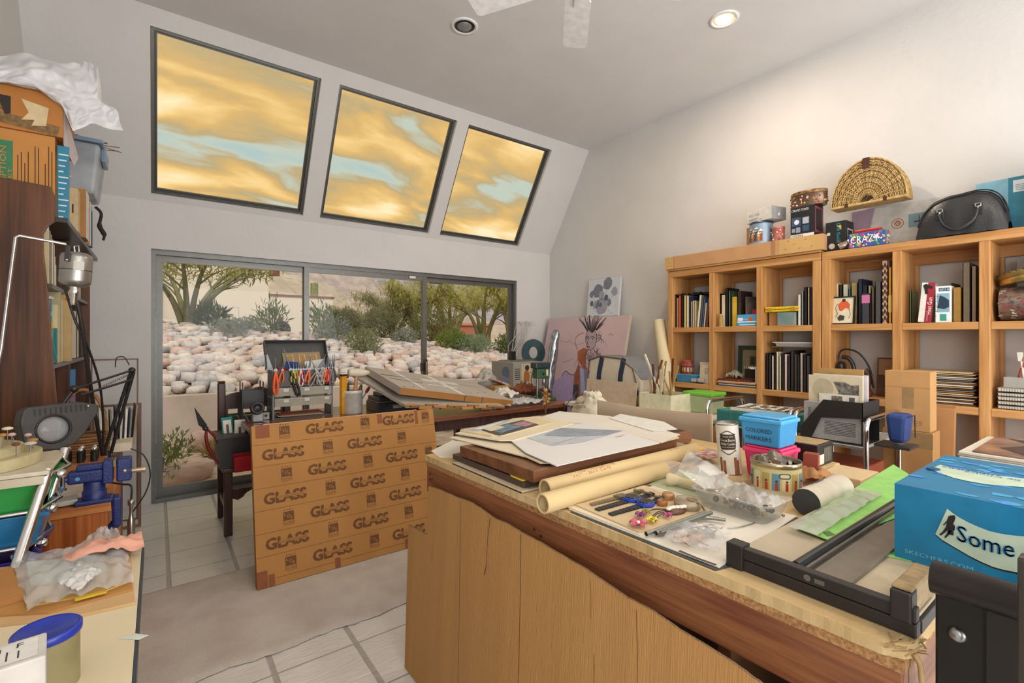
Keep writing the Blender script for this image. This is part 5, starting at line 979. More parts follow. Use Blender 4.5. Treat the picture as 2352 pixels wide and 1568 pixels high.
# two tilted flat cartons
def slabbox(name, label, B, Cc, A, th, mats, marks=None, cat='carton', rag=0):
    B, Cc, A = V(B), V(Cc), V(A); t_ = thing(name, label, cat, B); ex = Cc-B; ey = A-B; n_ = ex.cross(ey).normalized(); F = Matrix(((ex.x, ey.x, n_.x, 0), (ex.y, ey.y, n_.y, 0), (ex.z, ey.z, n_.z, 0), (0, 0, 0, 1)))
    g = MB(F); g.box((0, 0, -th), (1, 1, 0))
    if marks: marks(g, Matrix.Identity(4))
    g.build('carton_body', mats, t_); return t_, F
GC = mat('#b6aca0', .8, 0, .06, 8); 
def mk1(g, I):
    g.add([(0, -.001, 0), (1, -.001, 0), (1, -.001, -.05), (0, -.001, -.05)], [(0, 1, 2, 3)], 4); g.rect(I, .0, .60, 1, .612, 2); g.flat([(.02, .62), (.25, .6), (.28, .615), (.03, .65)], I, 3); g.rect(I, .20, .1, .235, 1, 1); g.rect(I, .50, .0, .545, .95, 1); g.rect(I, .36, .55, .7, .68, 1, .0006); g.flat([(.33, .32), (.6, .34), (.61, .4), (.34, .38)], I, 1, .001); g.flat([(.05, .45), (.3, .40), (.31, .42), (.05, .47)], I, 3, .001)
    for k in range(9): g.rect(I, .04+.1*k, .05+.08*(k % 5), .05+.1*k, .08+.08*(k % 5), 3, .0012)
    for k in (.53, .69): g.add([(k, -.002, 0), (k+.01, -.002, 0), (k+.01, -.002, -.05), (k, -.002, -.05)], [(0, 1, 2, 3)], 3)
GCd = mat('#96897a', .8)
slabbox('flat_carton', 'ragged flattened brown carton under the pale one, its layers split along the front', (1.41, 3.15, .862), (2.26, 3.14, .785), (1.22, 3.75, 1.055), .02, [mat('#b0a89c', .8), card('#a87840')])
slabbox('flat_carton', 'pale flat taped carton lying tilted on top over the work table', (1.389, 3.19, .985), (2.38, 3.185, .815), (1.33, 3.75, 1.11), .05, [GC, mat('#dcdad6', .4), GCd, mat('#5f564c', .7), card('#a8743a')], mk1)
g = MB(); 
for k in range(14):
    t0 = k/14; x = 1.42+.82*t0; z = .868-.078*t0; g.box((-.04, -.012, -.006-.006*(k % 3)), (.06, .01, .004), k % 2, Matrix.Translation((x, 3.135+.006*(k % 2), z-.006*(k % 3))) @ Matrix.Rotation(.10+.05*math.sin(k*2.1), 4, 'Y'))
tag(g.build('torn_cardboard', [card('#b98448'), card('#94642f')]), 'torn strips of brown cardboard along the front of the ragged carton', 'cardboard')
# metal wire bits hanging below; stuff at the right end of the table
tag(crumple('plastic_film', clear('#dfe2e6', .75, .25), (2.53, 3.31, TZ+.004), (.46, .32), 40, 30, .03, 5, 9), 'crumpled white plastic film spread at the right end of the work table', 'plastic film')
tag(crumple('plastic_film', mat('#d8d4ca', .5), (2.52, 3.52, TZ+.03), (.22, .18), 24, 20, .05, 9, 6, domed=.05), 'bunched cream rag beside the tilted carton', 'rag')
tag(crumple('copper_mesh', mat('#8a4a2e', .5, .4, .3, 30), (2.86, 3.66, TZ+.03), (.28, .16), 26, 18, .05, 14, 7, domed=.06), 'crumpled copper brown wrapping left of the drill press', 'wrapping')
boxthing('carton', 'small open tan carton with a label, left of the photo carton', 'box', (2.72, 3.90, TZ+.001), (.2, .2, .105), [card('#b9945c'), mat('#e0dccc', .6), mat('#3f9a58', .6), mat('#4a443c', .6)], marks=lambda g, X, Y, Z, d: (g.rect(Y, .03, .01, .11, .06, 1), g.rect(Y, .15, .03, .185, .065, 2), [g.rect(Y, .07+.005*k, .015, .073+.005*k, .04, 3, .0014) for k in range(5)]))
boxthing('magazine', 'folded printed leaflet lying in the small tan carton', 'leaflet', (2.74, 3.92, TZ+.125), (.2, .12, .02), [mat('#a8646a', .5, 0, .3, 20, col2='#cfc4bc')], rot=(0, .35, .1))
p = V((2.66, 4.02, TZ)); t_ = thing('plastic_pail', 'clear plastic pail beside the small tan carton', 'pail', p); MB().lathe([(.07, 0), (.085, .13), (.088, .132)], 28).build('pail_body', clear('#c6ccd0', .5, .15), t_); t2 = crumple('plastic_bag', clear('#c9c6ba', .65, .15), (p.x, p.y, p.z+.135), (.17, .17), 20, 20, .05, 3, 5, domed=.09); tag(t2, 'clear bag of wire bundled on top of the plastic pail', 'bag')
def pb(g, X, Y, Z, d):
    g.rect(Y, .11, .05, .27, .29, 1); g.flat([(.14, .10), (.15, .20), (.19, .24), (.23, .16), (.22, .09)], Y, 2, .0012); g.disc(Y, .19, .245, .03, mi=3, h=.0014); g.disc(Y, .16, .08, .02, mi=4, h=.0014); g.rect(Y, .28, .13, .42, .29, 5); g.disc(Y, .35, .2, .04, mi=3, h=.0014)
    [g.rect(Y, .02, .12+.022*k, .09, .128+.022*k, 3) for k in range(6)]; g.disc(X, .28, .19, .07, mi=5, h=.001); g.disc(X, .25, .10, .08, .05, mi=6, h=.0012)
boxthing('photo_carton', 'carton with a photo of a person on its side at the table corner', 'box', (3.31, 4.36, TZ+.001), (.42, .42, .31), [mat('#9f9c93', .6, 0, .05, 4), mat('#c9b894', .6), mat('#a86a34', .6), mat('#35302e', .6), mat('#4c5566', .6), mat('#6b7a94', .6), mat('#8d9bb8', .6)], marks=pb)
boxthing('loose_cardboard', 'loose grey cardboard resting on the photo carton', 'cardboard', (3.36, 4.42, TZ+.313), (.34, .3, .006), [mat('#76736e', .6)], rz=.3)
# drill press
t_ = thing('drill_press', 'small green bench drill press at the right end of the work table', 'drill press', (2.90, 3.43, TZ)); GR = mat('#39583f', .4, 0, .1); GRd = mat('#2c3a3e', .35)
MB().box((-.10, -.11, 0), (.08, .07, .025)).build('base', GR, t_, bev=.004); MB().cyl(.012, .02, .30, 16, M=Matrix.Translation((-.06, 0, 0))).build('column', steel(), t_)
g = MB(); g.box((-.09, -.04, .20), (.05, .04, .29)); g.build('head', GR, t_, bev=.008); g = MB(); g.box((-.11, -.045, .293), (.07, .045, .35)); g.build('motor_cover', GRd, t_, bev=.012); MB().box((.015, -.042, .225), (.04, -.0405, .28)).build('label', mat('#d8cfa8', .5), t_); MB().ball((-.02, -.043, .245), .012).build('knob', black(), t_)
MB().lathe([(.012, .13), (.018, .15), (.018, .18), (.012, .20)], 16, M=Matrix.Translation((.02, 0, 0))).build('chuck', steel(), t_); g = MB(); g.tube(smooth([(-.09, 0, .27), (-.13, 0, .22), (-.125, 0, .12), (-.10, .02, .03)], 5), .004, 6); g.build('power_cord', black(), t_)
g = MB(); g.tube([(0, .05, .23), (-.05, .12, .25)], .004, 6); g.build('feed_lever', steel(), t_)
t_ = thing('machine_vise', 'small grey drill vise with long handle on the green base', 'vise', (2.90, 3.40, TZ+.027)); g = MB(); g.box((-.05, -.04, 0), (.07, .04, .02)); g.box((-.05, -.04, .02), (-.02, .04, .05)); g.box((.04, -.04, .02), (.06, .04, .06)); g.build('vise_body', mat('#5c6058', .4, .5), t_); MB().tube([(-.05, 0, .03), (-.20, -.05, .005)], .005, 6).build('handle', steel(), t_)
# corner: wire sculpture, tubes, hose, silver bag
t_ = thing('wire_sculpture', 'white wire sculpture on a stand in the window corner', 'sculpture', (3.47, 4.63, TZ)); t_.scale = (1.7, 1.7, 1.12); R = random.Random(5); g = MB()
for k in range(12):
    pts = [(0, 0, .25)]; a = R.uniform(-.6, .6)
    for q in range(5): pts.append((pts[-1][0]+.05*math.sin(a+q*R.uniform(.2, 1.1)), R.uniform(-.03, .03), pts[-1][2]+.09*math.cos(a*.3)))
    pts.append((pts[-1][0]+.04, 0, pts[-1][2]-.05)); g.tube(smooth(pts, 4), .0018, 4)
g.build('wires', mat('#cfccc4', .4), t_); g = MB(); g.tube([(0, 0, .02), (0, 0, .26)], .008, 8); g.cyl(.06, 0, .012, 20); g.build('stand', mat('#b8b4ac', .5), t_)
t_ = thing('candle', 'white pillar candle standing in the window corner', 'candle', (3.585, 4.55, TZ)); MB().cyl(.028, 0, .52, 20).build('wax', mat('#dedad2', .4), t_); MB().cyl(.003, .52, .535, 6).build('wick', black(), t_)
g = MB(); [g.tube([(0, (.09+.014*k)*math.cos(a), (.11+.014*k)*math.sin(a)) for a in [2*PI*i/24 for i in range(25)]], .012, 8, k % 2, cap=False) for k in range(-2, 4)]
o = g.build('coiled_hose', [mat('#2f5a5a', .4), mat('#3f4f5a', .4)]); place(o, (3.64, 4.47, TZ+.40), rot=(0, -.1, .9)); tag(o, 'coil of teal and grey hose behind the photo carton', 'hose')
boxthing('dark_block', 'small black block on top of the photo carton in the corner', 'block', (3.33, 4.48, TZ+.32), (.07, .05, .10), [black()])
t_ = thing('foil_bag', 'tall silver foil wrapped bottle in front of the large portrait', 'bag', (3.56, 4.10, TZ), rot=(0, .10, 0)); g = MB()
g.grid(24, 24, lambda i, j: ((.045+.012*math.sin(j*3)-.03*max(0, j-.92)*12+.010*noise.noise(V((math.cos(i*6.28)*2, math.sin(i*6.28)*2, j*7))))*math.cos(i*6.283)+.05*j, (.05-.03*max(0, j-.92)*8+.01*noise.noise(V((math.cos(i*6.28)*2+5, math.sin(i*6.28)*2, j*7))))*math.sin(i*6.283), .68*j)); g.build('foil', mat('#a3a9ae', .2, .85, .2, 20, .3, 30), t_)
# large portrait painting leaning on the right wall
TR = onx(1447, 725, 4.09); TL = onx(1262, 729, 4.09); wid = TL.y-TR.y; O = V((3.72, TL.y, .005)); up = V((4.09-3.72, 0, TR.z)); hh = up.length
F = fr(O, (0, -1, 0), up); t_ = thing('painting', 'large lilac portrait canvas of a wild-haired bearded man leaning on the right wall', 'painting', (0, 0, 0))
g = MB(F); I = Matrix.Identity(4); g.box((0, 0, -.03), (wid, hh, 0))
P1 = lambda L_: [loc(F, 1180+a/4.354, 600+b/4.354) for a, b in L_]
def pf(L_, mi, h=.001): g.flat(P1(L_), I, mi, h)
def ps(L_, w_, mi, h=.002): g.stroke([tuple(q)[:2] for q in smooth([(a, b, 0) for a, b in P1(L_)], 3)], w_, I, mi, h)
pf([(310, 1500), (330, 1250), (480, 1150), (520, 1100), (590, 1150), (600, 1500)], 1); pf([(590, 1500), (600, 1130), (660, 1040), (740, 1090), (745, 1500)], 2, .0014); pf([(600, 1380), (610, 1130), (655, 1000), (665, 1380)], 3, .0018); pf([(735, 1400), (755, 1090), (800, 1100), (800, 1350)], 1, .0016)
pf([(640, 900), (700, 865), (750, 880), (720, 960), (720, 1040), (745, 1090), (690, 1060), (640, 980)], 3, .002); pf([(665, 1060), (700, 1080), (715, 1300), (670, 1320)], 5, .0022); pf([(590, 1340), (600, 1230), (650, 1230), (650, 1400)], 6, .0022)
ps([(640, 880), (612, 800), (640, 740), (700, 715)], .012, 4); ps([(480, 1145), (520, 1095), (560, 1130), (600, 1135)], .008, 6); ps([(750, 1120), (770, 1080), (800, 1110)], .01, 6); ps([(650, 1040), (640, 980), (600, 1050)], .006, 4)
ps([(735, 700), (720, 770), (735, 850), (765, 890), (810, 850), (830, 780), (825, 720), (790, 690), (735, 700)], .007, 4 if False else 6); ps([(718, 760), (740, 750), (755, 765)], .01, 6); ps([(770, 760), (795, 752), (812, 770)], .01, 6); g.disc(I, *P1([(735, 772)])[0], .012, .008, 6, .0026); g.disc(I, *P1([(790, 776)])[0], .013, .008, 6, .0026)
ps([(752, 770), (738, 820), (750, 835)], .008, 6); ps([(725, 858), (745, 850), (765, 862)], .009, 6)
R = random.Random(3)
for k in range(46):
    a = -.5+1.2*k/45+R.uniform(-.12, .12); x0 = 735+95*k/45; l_ = R.uniform(90, 165); ps([(x0, 700-15*math.sin(k*.2)), (x0+l_*.5*math.sin(a)*.9, 700-l_*.5*math.cos(a)), (x0+l_*math.sin(a)*1.1, 705-l_*math.cos(a)-10)], .006, 6, .0024)
pf([(738, 705), (722, 765), (738, 850), (765, 888), (808, 850), (828, 780), (820, 722), (790, 695)], 8, .0014)
for k in range(60):
    x0 = R.uniform(715, 870); y0 = R.uniform(850, 985); ps([(x0, y0), (x0+R.uniform(-25, 25), y0+R.uniform(20, 40)), (x0+R.uniform(-30, 30), y0+R.uniform(40, 90))], .0035, 7 if k % 3 else 6, .0022)
for k in range(12): x0, y0 = 850+R.uniform(0, 30), 760+R.uniform(-20, 30); a = R.uniform(0, 6.28); ps([(x0, y0), (x0+30*math.cos(a), y0+30*math.sin(a)), (x0+50*math.cos(a+.3), y0+50*math.sin(a+.3))], .004, 6)
for q in ((520, 760, 60), (640, 760, 90)): ps([(q[0]+q[2]*math.cos(t), q[1]+q[2]*.8*math.sin(t)) for t in [k*.5 for k in range(-2, 7)]], .003, 4)
ps([(490, 1010), (560, 985), (600, 965)], .004, 7); ps([(950, 740), (975, 725), (1000, 742)], .006, 7); ps([(910, 790), (930, 840), (935, 880)], .003, 7)
g.build('canvas', [mat('#cdb0b6', .7, 0, .05, 2, col2='#d6bcbc'), mat('#b9a4cf', .7), mat('#8d7f9c', .7), mat('#a65c3c', .7, 0, .2, 9), mat('#b9806a', .7), mat('#a9b4cf', .7), mat('#4a4348', .7), mat('#8a7f84', .7), mat('#b8a0a6', .7)], t_)
g = MB(F); g.box((-.003, hh, -.034), (wid+.003, hh+.003, .001)); g.box((wid, 0, -.034), (wid+.004, hh+.003, .001)); g.build('edge_strip', mat('#d8cfb8', .6), t_)
# smaller canvas with generic dark flowers, standing on the portrait's top edge
zt = hh*up.normalized().z+.012; BL = onx(1347, 726, 4.095); BR = onx(1419, 724, 4.095); w2 = BL.y-BR.y; O = V((4.095, BL.y, zt)); up2 = V((.05, 0, .45)); TT = onx(1432, 633, 4.13); h2 = (TT.z-zt)/up2.normalized().z
F = fr(O, (0, -1, 0), up2); t_ = thing('painting', 'small pale canvas with grey-blue flowers perched on the portrait', 'painting', (0, 0, 0)); g = MB(F); g.box((0, 0, -.028), (w2, h2, 0))
R = random.Random(7)
for (x, y, r, mi) in ((.62, .85, .15, 1), (.33, .68, .17, 1), (.45, .55, .1, 2), (.85, .62, .1, 2), (.12, .6, .08, 1), (.48, .28, .2, 2), (.3, .32, .1, 2), (.68, .35, .09, 1), (.15, .35, .06, 3), (.44, .3, .05, 3), (.6, .48, .07, 3)):
    c_ = (x*w2, y*h2); g.flat([(c_[0]+r*w2*R.uniform(.8, 1.1)*math.cos(a), c_[1]+r*w2*R.uniform(.9, 1.2)*math.sin(a)) for a in [2*PI*k/14 for k in range(14)]], I, mi, .001+.0003*mi); g.stroke([c_, (c_[0]*.6+.2*w2, c_[1]*.5+.05*h2)], .003, I, 3, .0008)
for k in range(30): x, y = R.uniform(.05, .95)*w2, R.uniform(.05, .7)*h2; a = R.uniform(0, 6.28); g.stroke([(x, y), (x+.02*math.cos(a), y+.02*math.sin(a)), (x+.035*math.cos(a+.5), y+.035*math.sin(a+.5))], .0025, I, R.choice((3, 4)), .002)
g.build('canvas', [mat('#d3dade', .7, 0, .03, 6), mat('#7d818f', .7), mat('#a09fb0', .7), mat('#5a6474', .7), mat('#7fa0ad', .7)], t_)
# tote bag
t_ = thing('tote_bag', 'cream canvas tote bag with navy straps and grey flap on the folding table', 'bag', (3.22, 2.72, .78)); CV = mat('#d4c9b2', .8, 0, .04, 10, .3, 60); NV = mat('#2a3550', .7)
L_, D2, H2 = .56, .26, .40
pr = [(0, 0), (L_, 0), (L_+.01, .22), (L_-.08, .31), (L_*.62, .385), (.12, .40), (.0, .36), (-.02, .2)]
F = toX((-D2/2, L_/2, 0)); g = MB(F); g.prism(pr, -D2, 0); g.build('bag_body', CV, t_, bev=.015)
g = MB(F); g.add([(-.005, .362, .004), (.12, .405, .004), (L_*.62, .39, .004), (L_-.08, .315, .004), (L_+.012, .225, .004), (-.005, .362, -D2), (.12, .405, -D2), (L_*.62, .39, -D2), (L_-.08, .315, -D2), (L_+.012, .225, -D2)], [(k, k+1, k+6, k+5) for k in range(4)], 0, True); g.build('top_flap', mat('#77777a', .7), t_)
for x in (.10, .34): g = MB(F); g.stroke([(x+.05, .39), (x+.015, .25), (x, .10), (x-.02, 0)], .05, I, 0, .004); g.build('strap', NV, t_)
g = MB(F); g.tube([(a, b, .005) for a, b in [(0, 0), (-.02, .2), (0, .36), (.12, .40), (L_*.62, .385), (L_-.08, .31), (L_-.03, .15), (L_-.03, 0)]], .005, 6); g.build('piping', mat('#5c4636', .7), t_)
for k in (0, 1): g = MB(F); g.box((L_-.10+.06*k, .10, .004), (L_-.08+.06*k, .14, .012)); g.tube([(L_-.09+.06*k, .1, .008), (L_-.085+.06*k, .03, .01)], .003, 5, 1); g.build('toggle', [black(), mat('#b89a50', .4, .5)], t_)
boxthing('poster_board', 'beige board standing in front of the tote bag', 'board', (3.02, 2.71, .781), (.006, .55, .20), [mat('#c4b096', .7)], rot=(0, .12, .0))
# paper roll, moulding sticks
t_ = thing('paper_roll', 'tall cream paper roll leaning in the corner by the bookshelf', 'roll', (0, 0, 0)); a, b_ = V((3.56, 2.38, .03)), V((3.93, 2.885, 1.50)); g = MB(); g.tube([a, a.lerp(b_, .5), b_], .056, 28); g.build('outer_sheet', mat('#d9c8a2', .7, 0, .03, 3), t_); g = MB(); d_ = (b_-a).normalized(); g.tube([b_+d_*.0005, b_+d_*.002], .045, 20, 0); g.build('rolled_layers', mat('#a89470', .8), t_)
t_ = thing('cream_box', 'open cream box holding picture mouldings on the folding table', 'box', (3.10, 2.22, .781)); MB().tray((-.13, -.14, 0), (.13, .14, .14), .004).build('box_body', mat('#dcd9b8', .6), t_)
R = random.Random(2)
for k in range(13):
    cc, tn = [('#7a4a2a', 'brown'), ('#c9b48a', 'tan'), ('#a8874f', 'gilt'), ('#5a3424', 'dark brown'), ('#e0d9c4', 'white')][k % 5]; x = 3.06+.10*(k % 3)/3; y = 2.33-.017*k; L_ = R.uniform(.24, .40)+(.16 if k == 9 else 0); g = MB(); g.box((-.006, -.006, 0), (.006, .006, L_)); 
    o = g.build('moulding_stick', mat(cc, .5)); place(o, (x, y, .79), rot=(R.uniform(-.28, .28)+(-.35 if k > 8 else 0), .05, 0)); tag(o, '%s picture moulding stick, %s from the left in the cream box' % (tn, ORD[k]), 'moulding', 'moulding sticks in the cream box')
# cloth bag with lettering, in front
t_ = thing('drawstring_bag', 'cream drawstring cloth bag lettered PET HOSPITAL behind the drawing boards', 'bag', (2.42, 2.33, .76))
g = MB(); g.grid(44, 30, lambda i, j: (lambda a, r, z: (r*math.cos(a)*.75, r*math.sin(a)*1.25, z))(i*6.2832, (.13*(1-j**2.2)+.035*(j > .75)*math.sin(j*8))*(1+.22*noise.noise(V((math.cos(i*6.28)*1.6, math.sin(i*6.28)*1.6, j*3))))+.006*math.sin(i*6.28*13)*j, .21*j**.8+.02*noise.noise(V((math.cos(i*6.28)*2, math.sin(i*6.28)*2, j*4+9))))); g.build('bag_body', mat('#d8cdb4', .8, 0, .08, 20, .6, 50), t_)
g = MB(); g.text('PET HOSPITAL', fr((-.125, .09, .085), (.12, -1, .15), (.25, 0, 1)), .022, 0, .004, width=.15); g.text('ANIMAL', fr((-.12, .05, .12), (.12, -1, .15), (.35, 0, 1)), .018, 0, .004, width=.09); g.build('lettering', mat('#4a463e', .8), t_)
g = MB(); g.tube(smooth([(-.05, .1, .20), (-.11, .08, .16), (-.13, .12, .11), (-.12, .17, .05)], 5), .003, 5); g.build('cord', mat('#3a3a36', .7), t_)
table('low_bench', 'low bench behind the drawing boards carrying the drawstring bag', 2.22, 2.72, 2.08, 2.75, .76, .03, wood('#6b4028', '#8a5a3c', 'y'), DKV, .04, .04)
g = MB(); R = random.Random(8)
for k in range(9):
    a = R.uniform(-.5, .5); h_ = .10+.08*R.random(); g.tube(smooth([(0, 0, 0), (.03*math.sin(a*3), .05*math.sin(a), h_*.6), (.04*math.sin(a*3), .12*math.sin(a), h_)], 3), .0018, 4); leaves(g, (.04*math.sin(a*3), .12*math.sin(a), h_), (.018, .018, .018), 8, .022, 1, .2, .7, k)
tag(place(g.build('dried_flowers', [mat('#6b4a30', .8), mat('#b98a4c', .8)]), (2.30, 2.68, .761)), 'little bunch of dried brown leaves left of the drawstring bag', 'dried flowers')
# large curved beige sheet behind the near table
t_ = thing('curved_sheet', 'large beige paper sheet bowed upright behind the near table', 'paper', (0, 0, 0)); g = MB(); q = smooth([(2.19, 2.06, 0), (2.16, 1.92, 0), (2.13, 1.70, 0), (2.10, 1.48, 0), (2.08, 1.23, 0)], 8)
zt = lambda t: .955+.03*t-.02*math.sin(t*PI)
g.grid(len(q)-1, 10, lambda i, j: (lambda p, t: (p.x+.05*j*j*math.sin(t*PI), p.y, .30+(zt(t)-.30)*j))(q[round(i*(len(q)-1))], i)); g.build('sheet', mat('#c2ae94', .75, 0, .03, 3), t_, solid=.002)
boxthing('carton', 'brown storage carton on the floor supporting the bowed beige sheet', 'box', (2.30, 1.60, .001), (.28, .8, .298), [card('#a07a4c')])
# ================================================================ NEAR WORKBENCH
random.seed(21)
BZ = .87; A = V((.862, 1.745, 0)); rb = -math.atan2(.038, 1.52)
t_ = thing('workbench', 'large near workbench with frayed fibreboard top and reddish wood sides', 'workbench', (.905, .222, 0), 0)
BW, BL_ = 1.12, 1.52
MT = mat('#bb9d6b', .8, 0, .1, 5, .25, 200, col2='#ceb486')
sk = Matrix(((1, -.028, 0, 0), (0, 1, 0, 0), (0, 0, 1, 0), (0, 0, 0, 1)))
g = MB(sk); n_ = 150; R = random.Random(3)
edge = [(0+.003*noise.noise(V((k*.4, 0, 0)))-.001, BL_*(1-k/n_)) for k in range(n_+1)]
poly = edge[:-3]+[(.012, .006), (.03, -.002)]+[(.03+(BW-.03)*k/10, -.002+.001*(k % 2)) for k in range(1, 11)]+[(BW, BL_)]
g.prism(poly, BZ-.022, BZ); g.build('top_sheet', MT, t_)
g = MB(sk); g.box((.001, .004, BZ-.040), (BW-.002, BL_-.002, BZ-.0222)); g.build('particle_board', mat('#8d6139', .9, 0, .3, 150, .5, 300, col2='#b98d5c', stretch=(1, 1, 1)), t_)
RW = wood('#6e3e26', '#97623f', 'y', .4); RWx = wood('#6e3e26', '#97623f', 'x', .4)
g = MB(sk); g.box((.004, .006, BZ-.145), (.030, BL_-.004, BZ-.0402)); o = g.build('side_rail', RW, t_, bev=.003)
g = MB(); [g.disc(toX((.0035+sk[0][1]*y_, y_, z_)), 0, 0, .005, mi=0, h=.001, n=10) for y_, z_ in ((.03, .76), (.09, .755), (.86, .78), (.83, .77), (.85, .745), (1.49, .80), (1.49, .78), (1.47, .785))]; g.build('screw', mat('#57524a', .4, .6), o)
for y0 in (.006, BL_-.03): MB(sk).box((.031, y0, BZ-.145), (BW-.03, y0+.024, BZ-.0402)).build('end_rail', RWx, t_, bev=.003)
MB(sk).box((BW-.03, .006, BZ-.145), (BW-.004, BL_-.004, BZ-.0402)).build('side_rail', RW, t_)
for x in (.035, BW-.12):
    for y in (.04, BL_-.12): MB(sk).box((x, y, 0), (x+.08, y+.08, BZ-.0405)).build('leg', wood('#54301e', '#774a30', 'z', .5), t_)
g = MB(); R = random.Random(5)
for k in range(26): x = R.uniform(.0, .06); y = R.uniform(-.006, .03); g.box((-.02, -.0015, 0), (.02, .0015, .001), 0, Matrix.Translation((x, y, BZ-.004+R.uniform(-.012, .005))) @ Matrix.Rotation(R.uniform(-.5, .5), 4, 'Z') @ Matrix.Rotation(R.uniform(-.3, .3), 4, 'Y'))
g.tube(smooth([(.02, -.003, BZ-.01), (.03, -.008, BZ-.03), (.022, -.012, BZ-.05), (.035, -.01, BZ-.06)], 4), .004, 6); g.build('frayed_corner', mat('#a98c60', .9), t_)
# stored boards under the bench
for k in range(7): boxthing('stored_board', 'corrugated brown board standing under the workbench, %s from the near end' % ORD[k].replace('leftmost', 'first'), 'board', (1.26, .40+.17*k, .001), (.5, .02+.01*(k % 2), .66), [card('#7a5232')], bev=0)
# corrugated sheet leaning on the bench front
F = fr((.805, 1.95, 0), (0, -1, 0), (.045, 0, .80)); fo = lambda L_: [loc(F, u, v) for u, v in L_]
tp = fo([(938, 1205), (981, 1228), (984, 1116), (1010, 1124), (1048, 1141), (1080, 1152), (1105, 1168), (1135, 1190), (1160, 1200), (1197, 1222), (1240, 1245), (1305, 1284), (1345, 1307), (1390, 1338), (1440, 1372), (1500, 1404), (1560, 1446), (1620, 1482), (1680, 1520), (1730, 1556), (1790, 1600), (1900, 1690)])
bl = loc(F, 930, 1515)[0]; wv = []
for a, b in zip(tp, tp[1:]): n_ = 5; wv += [(a[0]+(b[0]-a[0])*k/n_, a[1]+(b[1]-a[1])*k/n_+.002*noise.noise(V((a[0]*90+k, 0, 0)))) for k in range(n_)]
wv.append(tp[-1]); xe = wv[-1][0]; CBv = mat('#b98a50', .85, 0, .05, 3, .6, 60, stretch=(1, 6, .2))
t_ = thing('corrugated_sheet', 'big torn sheet of corrugated cardboard leaning on the workbench front', 'cardboard', (0, 0, 0)); g = MB(F)
g.prism([(bl, .004)]+wv+[(xe, .004)], -.005, 0, 0); I = Matrix.Identity(4)
for a, b, w_ in (((1197, 1226), (1190, 1600), .0025), ((1058, 1150), (1052, 1600), .0016), ((1462, 1400), (1464, 1600), .0014), ((1002, 1150), (992, 1290), .001), ((1356, 1330), (1357, 1420), .0012), ((1365, 1500), (1362, 1600), .0016)): p_, q_ = loc(F, *a), loc(F, *b); g.stroke([p_, ((p_[0]+q_[0])/2+.002, (p_[1]+q_[1])/2), q_], w_, I, 1, .0008)
p_ = [loc(F, u, v) for u, v in ((1126, 1190), (1120, 1240), (1118, 1290), (1113, 1320))]; g.stroke(p_, [.003, .002, .002, .006], I, 1, .0008)
g.add([(a[0], a[1]+.0006, z_) for a in wv for z_ in (-.0055, .0005)], [(2*k, 2*k+1, 2*k+3, 2*k+2) for k in range(len(wv)-1)], 2)
g.build('sheet_body', [CBv, mat('#6b4824', .8), mat('#8a6f52', .9, 0, .5, 400)], t_)
def sheet(name, label, cat, px, z, th, mats, marks=None, bev=0, group=None):
    P = [onz(u, v, z+th) for u, v in px]; c = sum(P, V((0, 0, 0)))/len(P); g = MB(); L_ = [(p.x-c.x, p.y-c.y) for p in P]
    a = sum(L_[i][0]*L_[(i+1) % len(L_)][1]-L_[(i+1) % len(L_)][0]*L_[i][1] for i in range(len(L_)))
    g.prism(L_ if a > 0 else L_[::-1], 0, th)
    if marks: marks(g, lambda L2: [((lambda q: (q.x-c.x, q.y-c.y))(onz(u, v, z+th))) for u, v in L2], Matrix.Translation((0, 0, th)))
    if not isinstance(mats, list): mats = [mats]
    return tag(place(g.build(name, mats, bev=bev), (c.x, c.y, z)), label, cat, group)
PC = mat('#d9ccb0', .8, 0, .03, 6); PW = mat('#dcd6c8', .8, 0, .03, 6); BR = mat('#6b4a34', .5, 0, .15, 12)
# drawing-board pile
WDf = wood('#5f3b25', '#835638', 'x', .4)
def frame_tray(label, c, d, rz, z0=0):
    t_ = thing('drawing_board', label, 'board', c, rz); x, y, z = d
    for a, b in (((0, 0), (x, .018)), ((0, y-.018), (x, y)), ((0, .018), (.018, y-.018)), ((x-.018, .018), (x, y-.018))): MB().box((a[0], a[1], 0), (b[0], b[1], z)).build('frame_bar', WDf, t_, bev=.002)
    MB().box((.01, .01, z-.012), (x-.01, y-.01, z-.006)).build('panel', mat('#7d5a3c', .6), t_)
boxthing('flat_board', 'pale print with dark edge lowest in the pile at the left end of the workbench', 'board', (1.24, 1.345, BZ+.001), (.72, .42, .007), [mat('#cdbba0', .7), mat('#45382e', .6)], rz=.0, marks=lambda g, X, Y, Z, d: g.rect(X, 0, .0, d[1], .004, 1))
boxthing('flat_board', 'dark brown framed board second in the pile at the left end of the workbench', 'board', (1.27, 1.37, BZ+.009), (.74, .44, .020), [mat('#54443a', .5), mat('#8a7766', .6)], bev=.002)
sheet('paper_folder', 'bright yellow folder poking out of the pile at the left end of the workbench', 'folder', [(1162, 1073), (1174, 1092), (1200, 1103), (1246, 1093), (1300, 1070), (1220, 1060)], BZ+.030, .003, mat('#e6c832', .6))
frame_tray('dark walnut wooden tray frame carrying the mat boards', (.905, 1.110, BZ+.034), (.74, .42, .036), .02)
boxthing('wooden_tray', 'brown wooden tray corner sticking out right of the mat boards', 'tray', (1.80, 1.38, BZ+.005), (.22, .30, .05), [WDf, mat('#3a241a', .6)], marks=lambda g, X, Y, Z, d: g.rect(Z, .02, .02, d[0]-.02, d[1]-.02, 1, .0006))
zz = BZ+.0715
sheet('mat_board', 'cream backing board lowest in the stack on the walnut frame', 'board', [(1033, 1004), (1208, 1048), (1240, 1062), (1280, 1062), (1500, 1020), (1560, 1004), (1400, 958), (1280, 952)], zz, .004, PC)
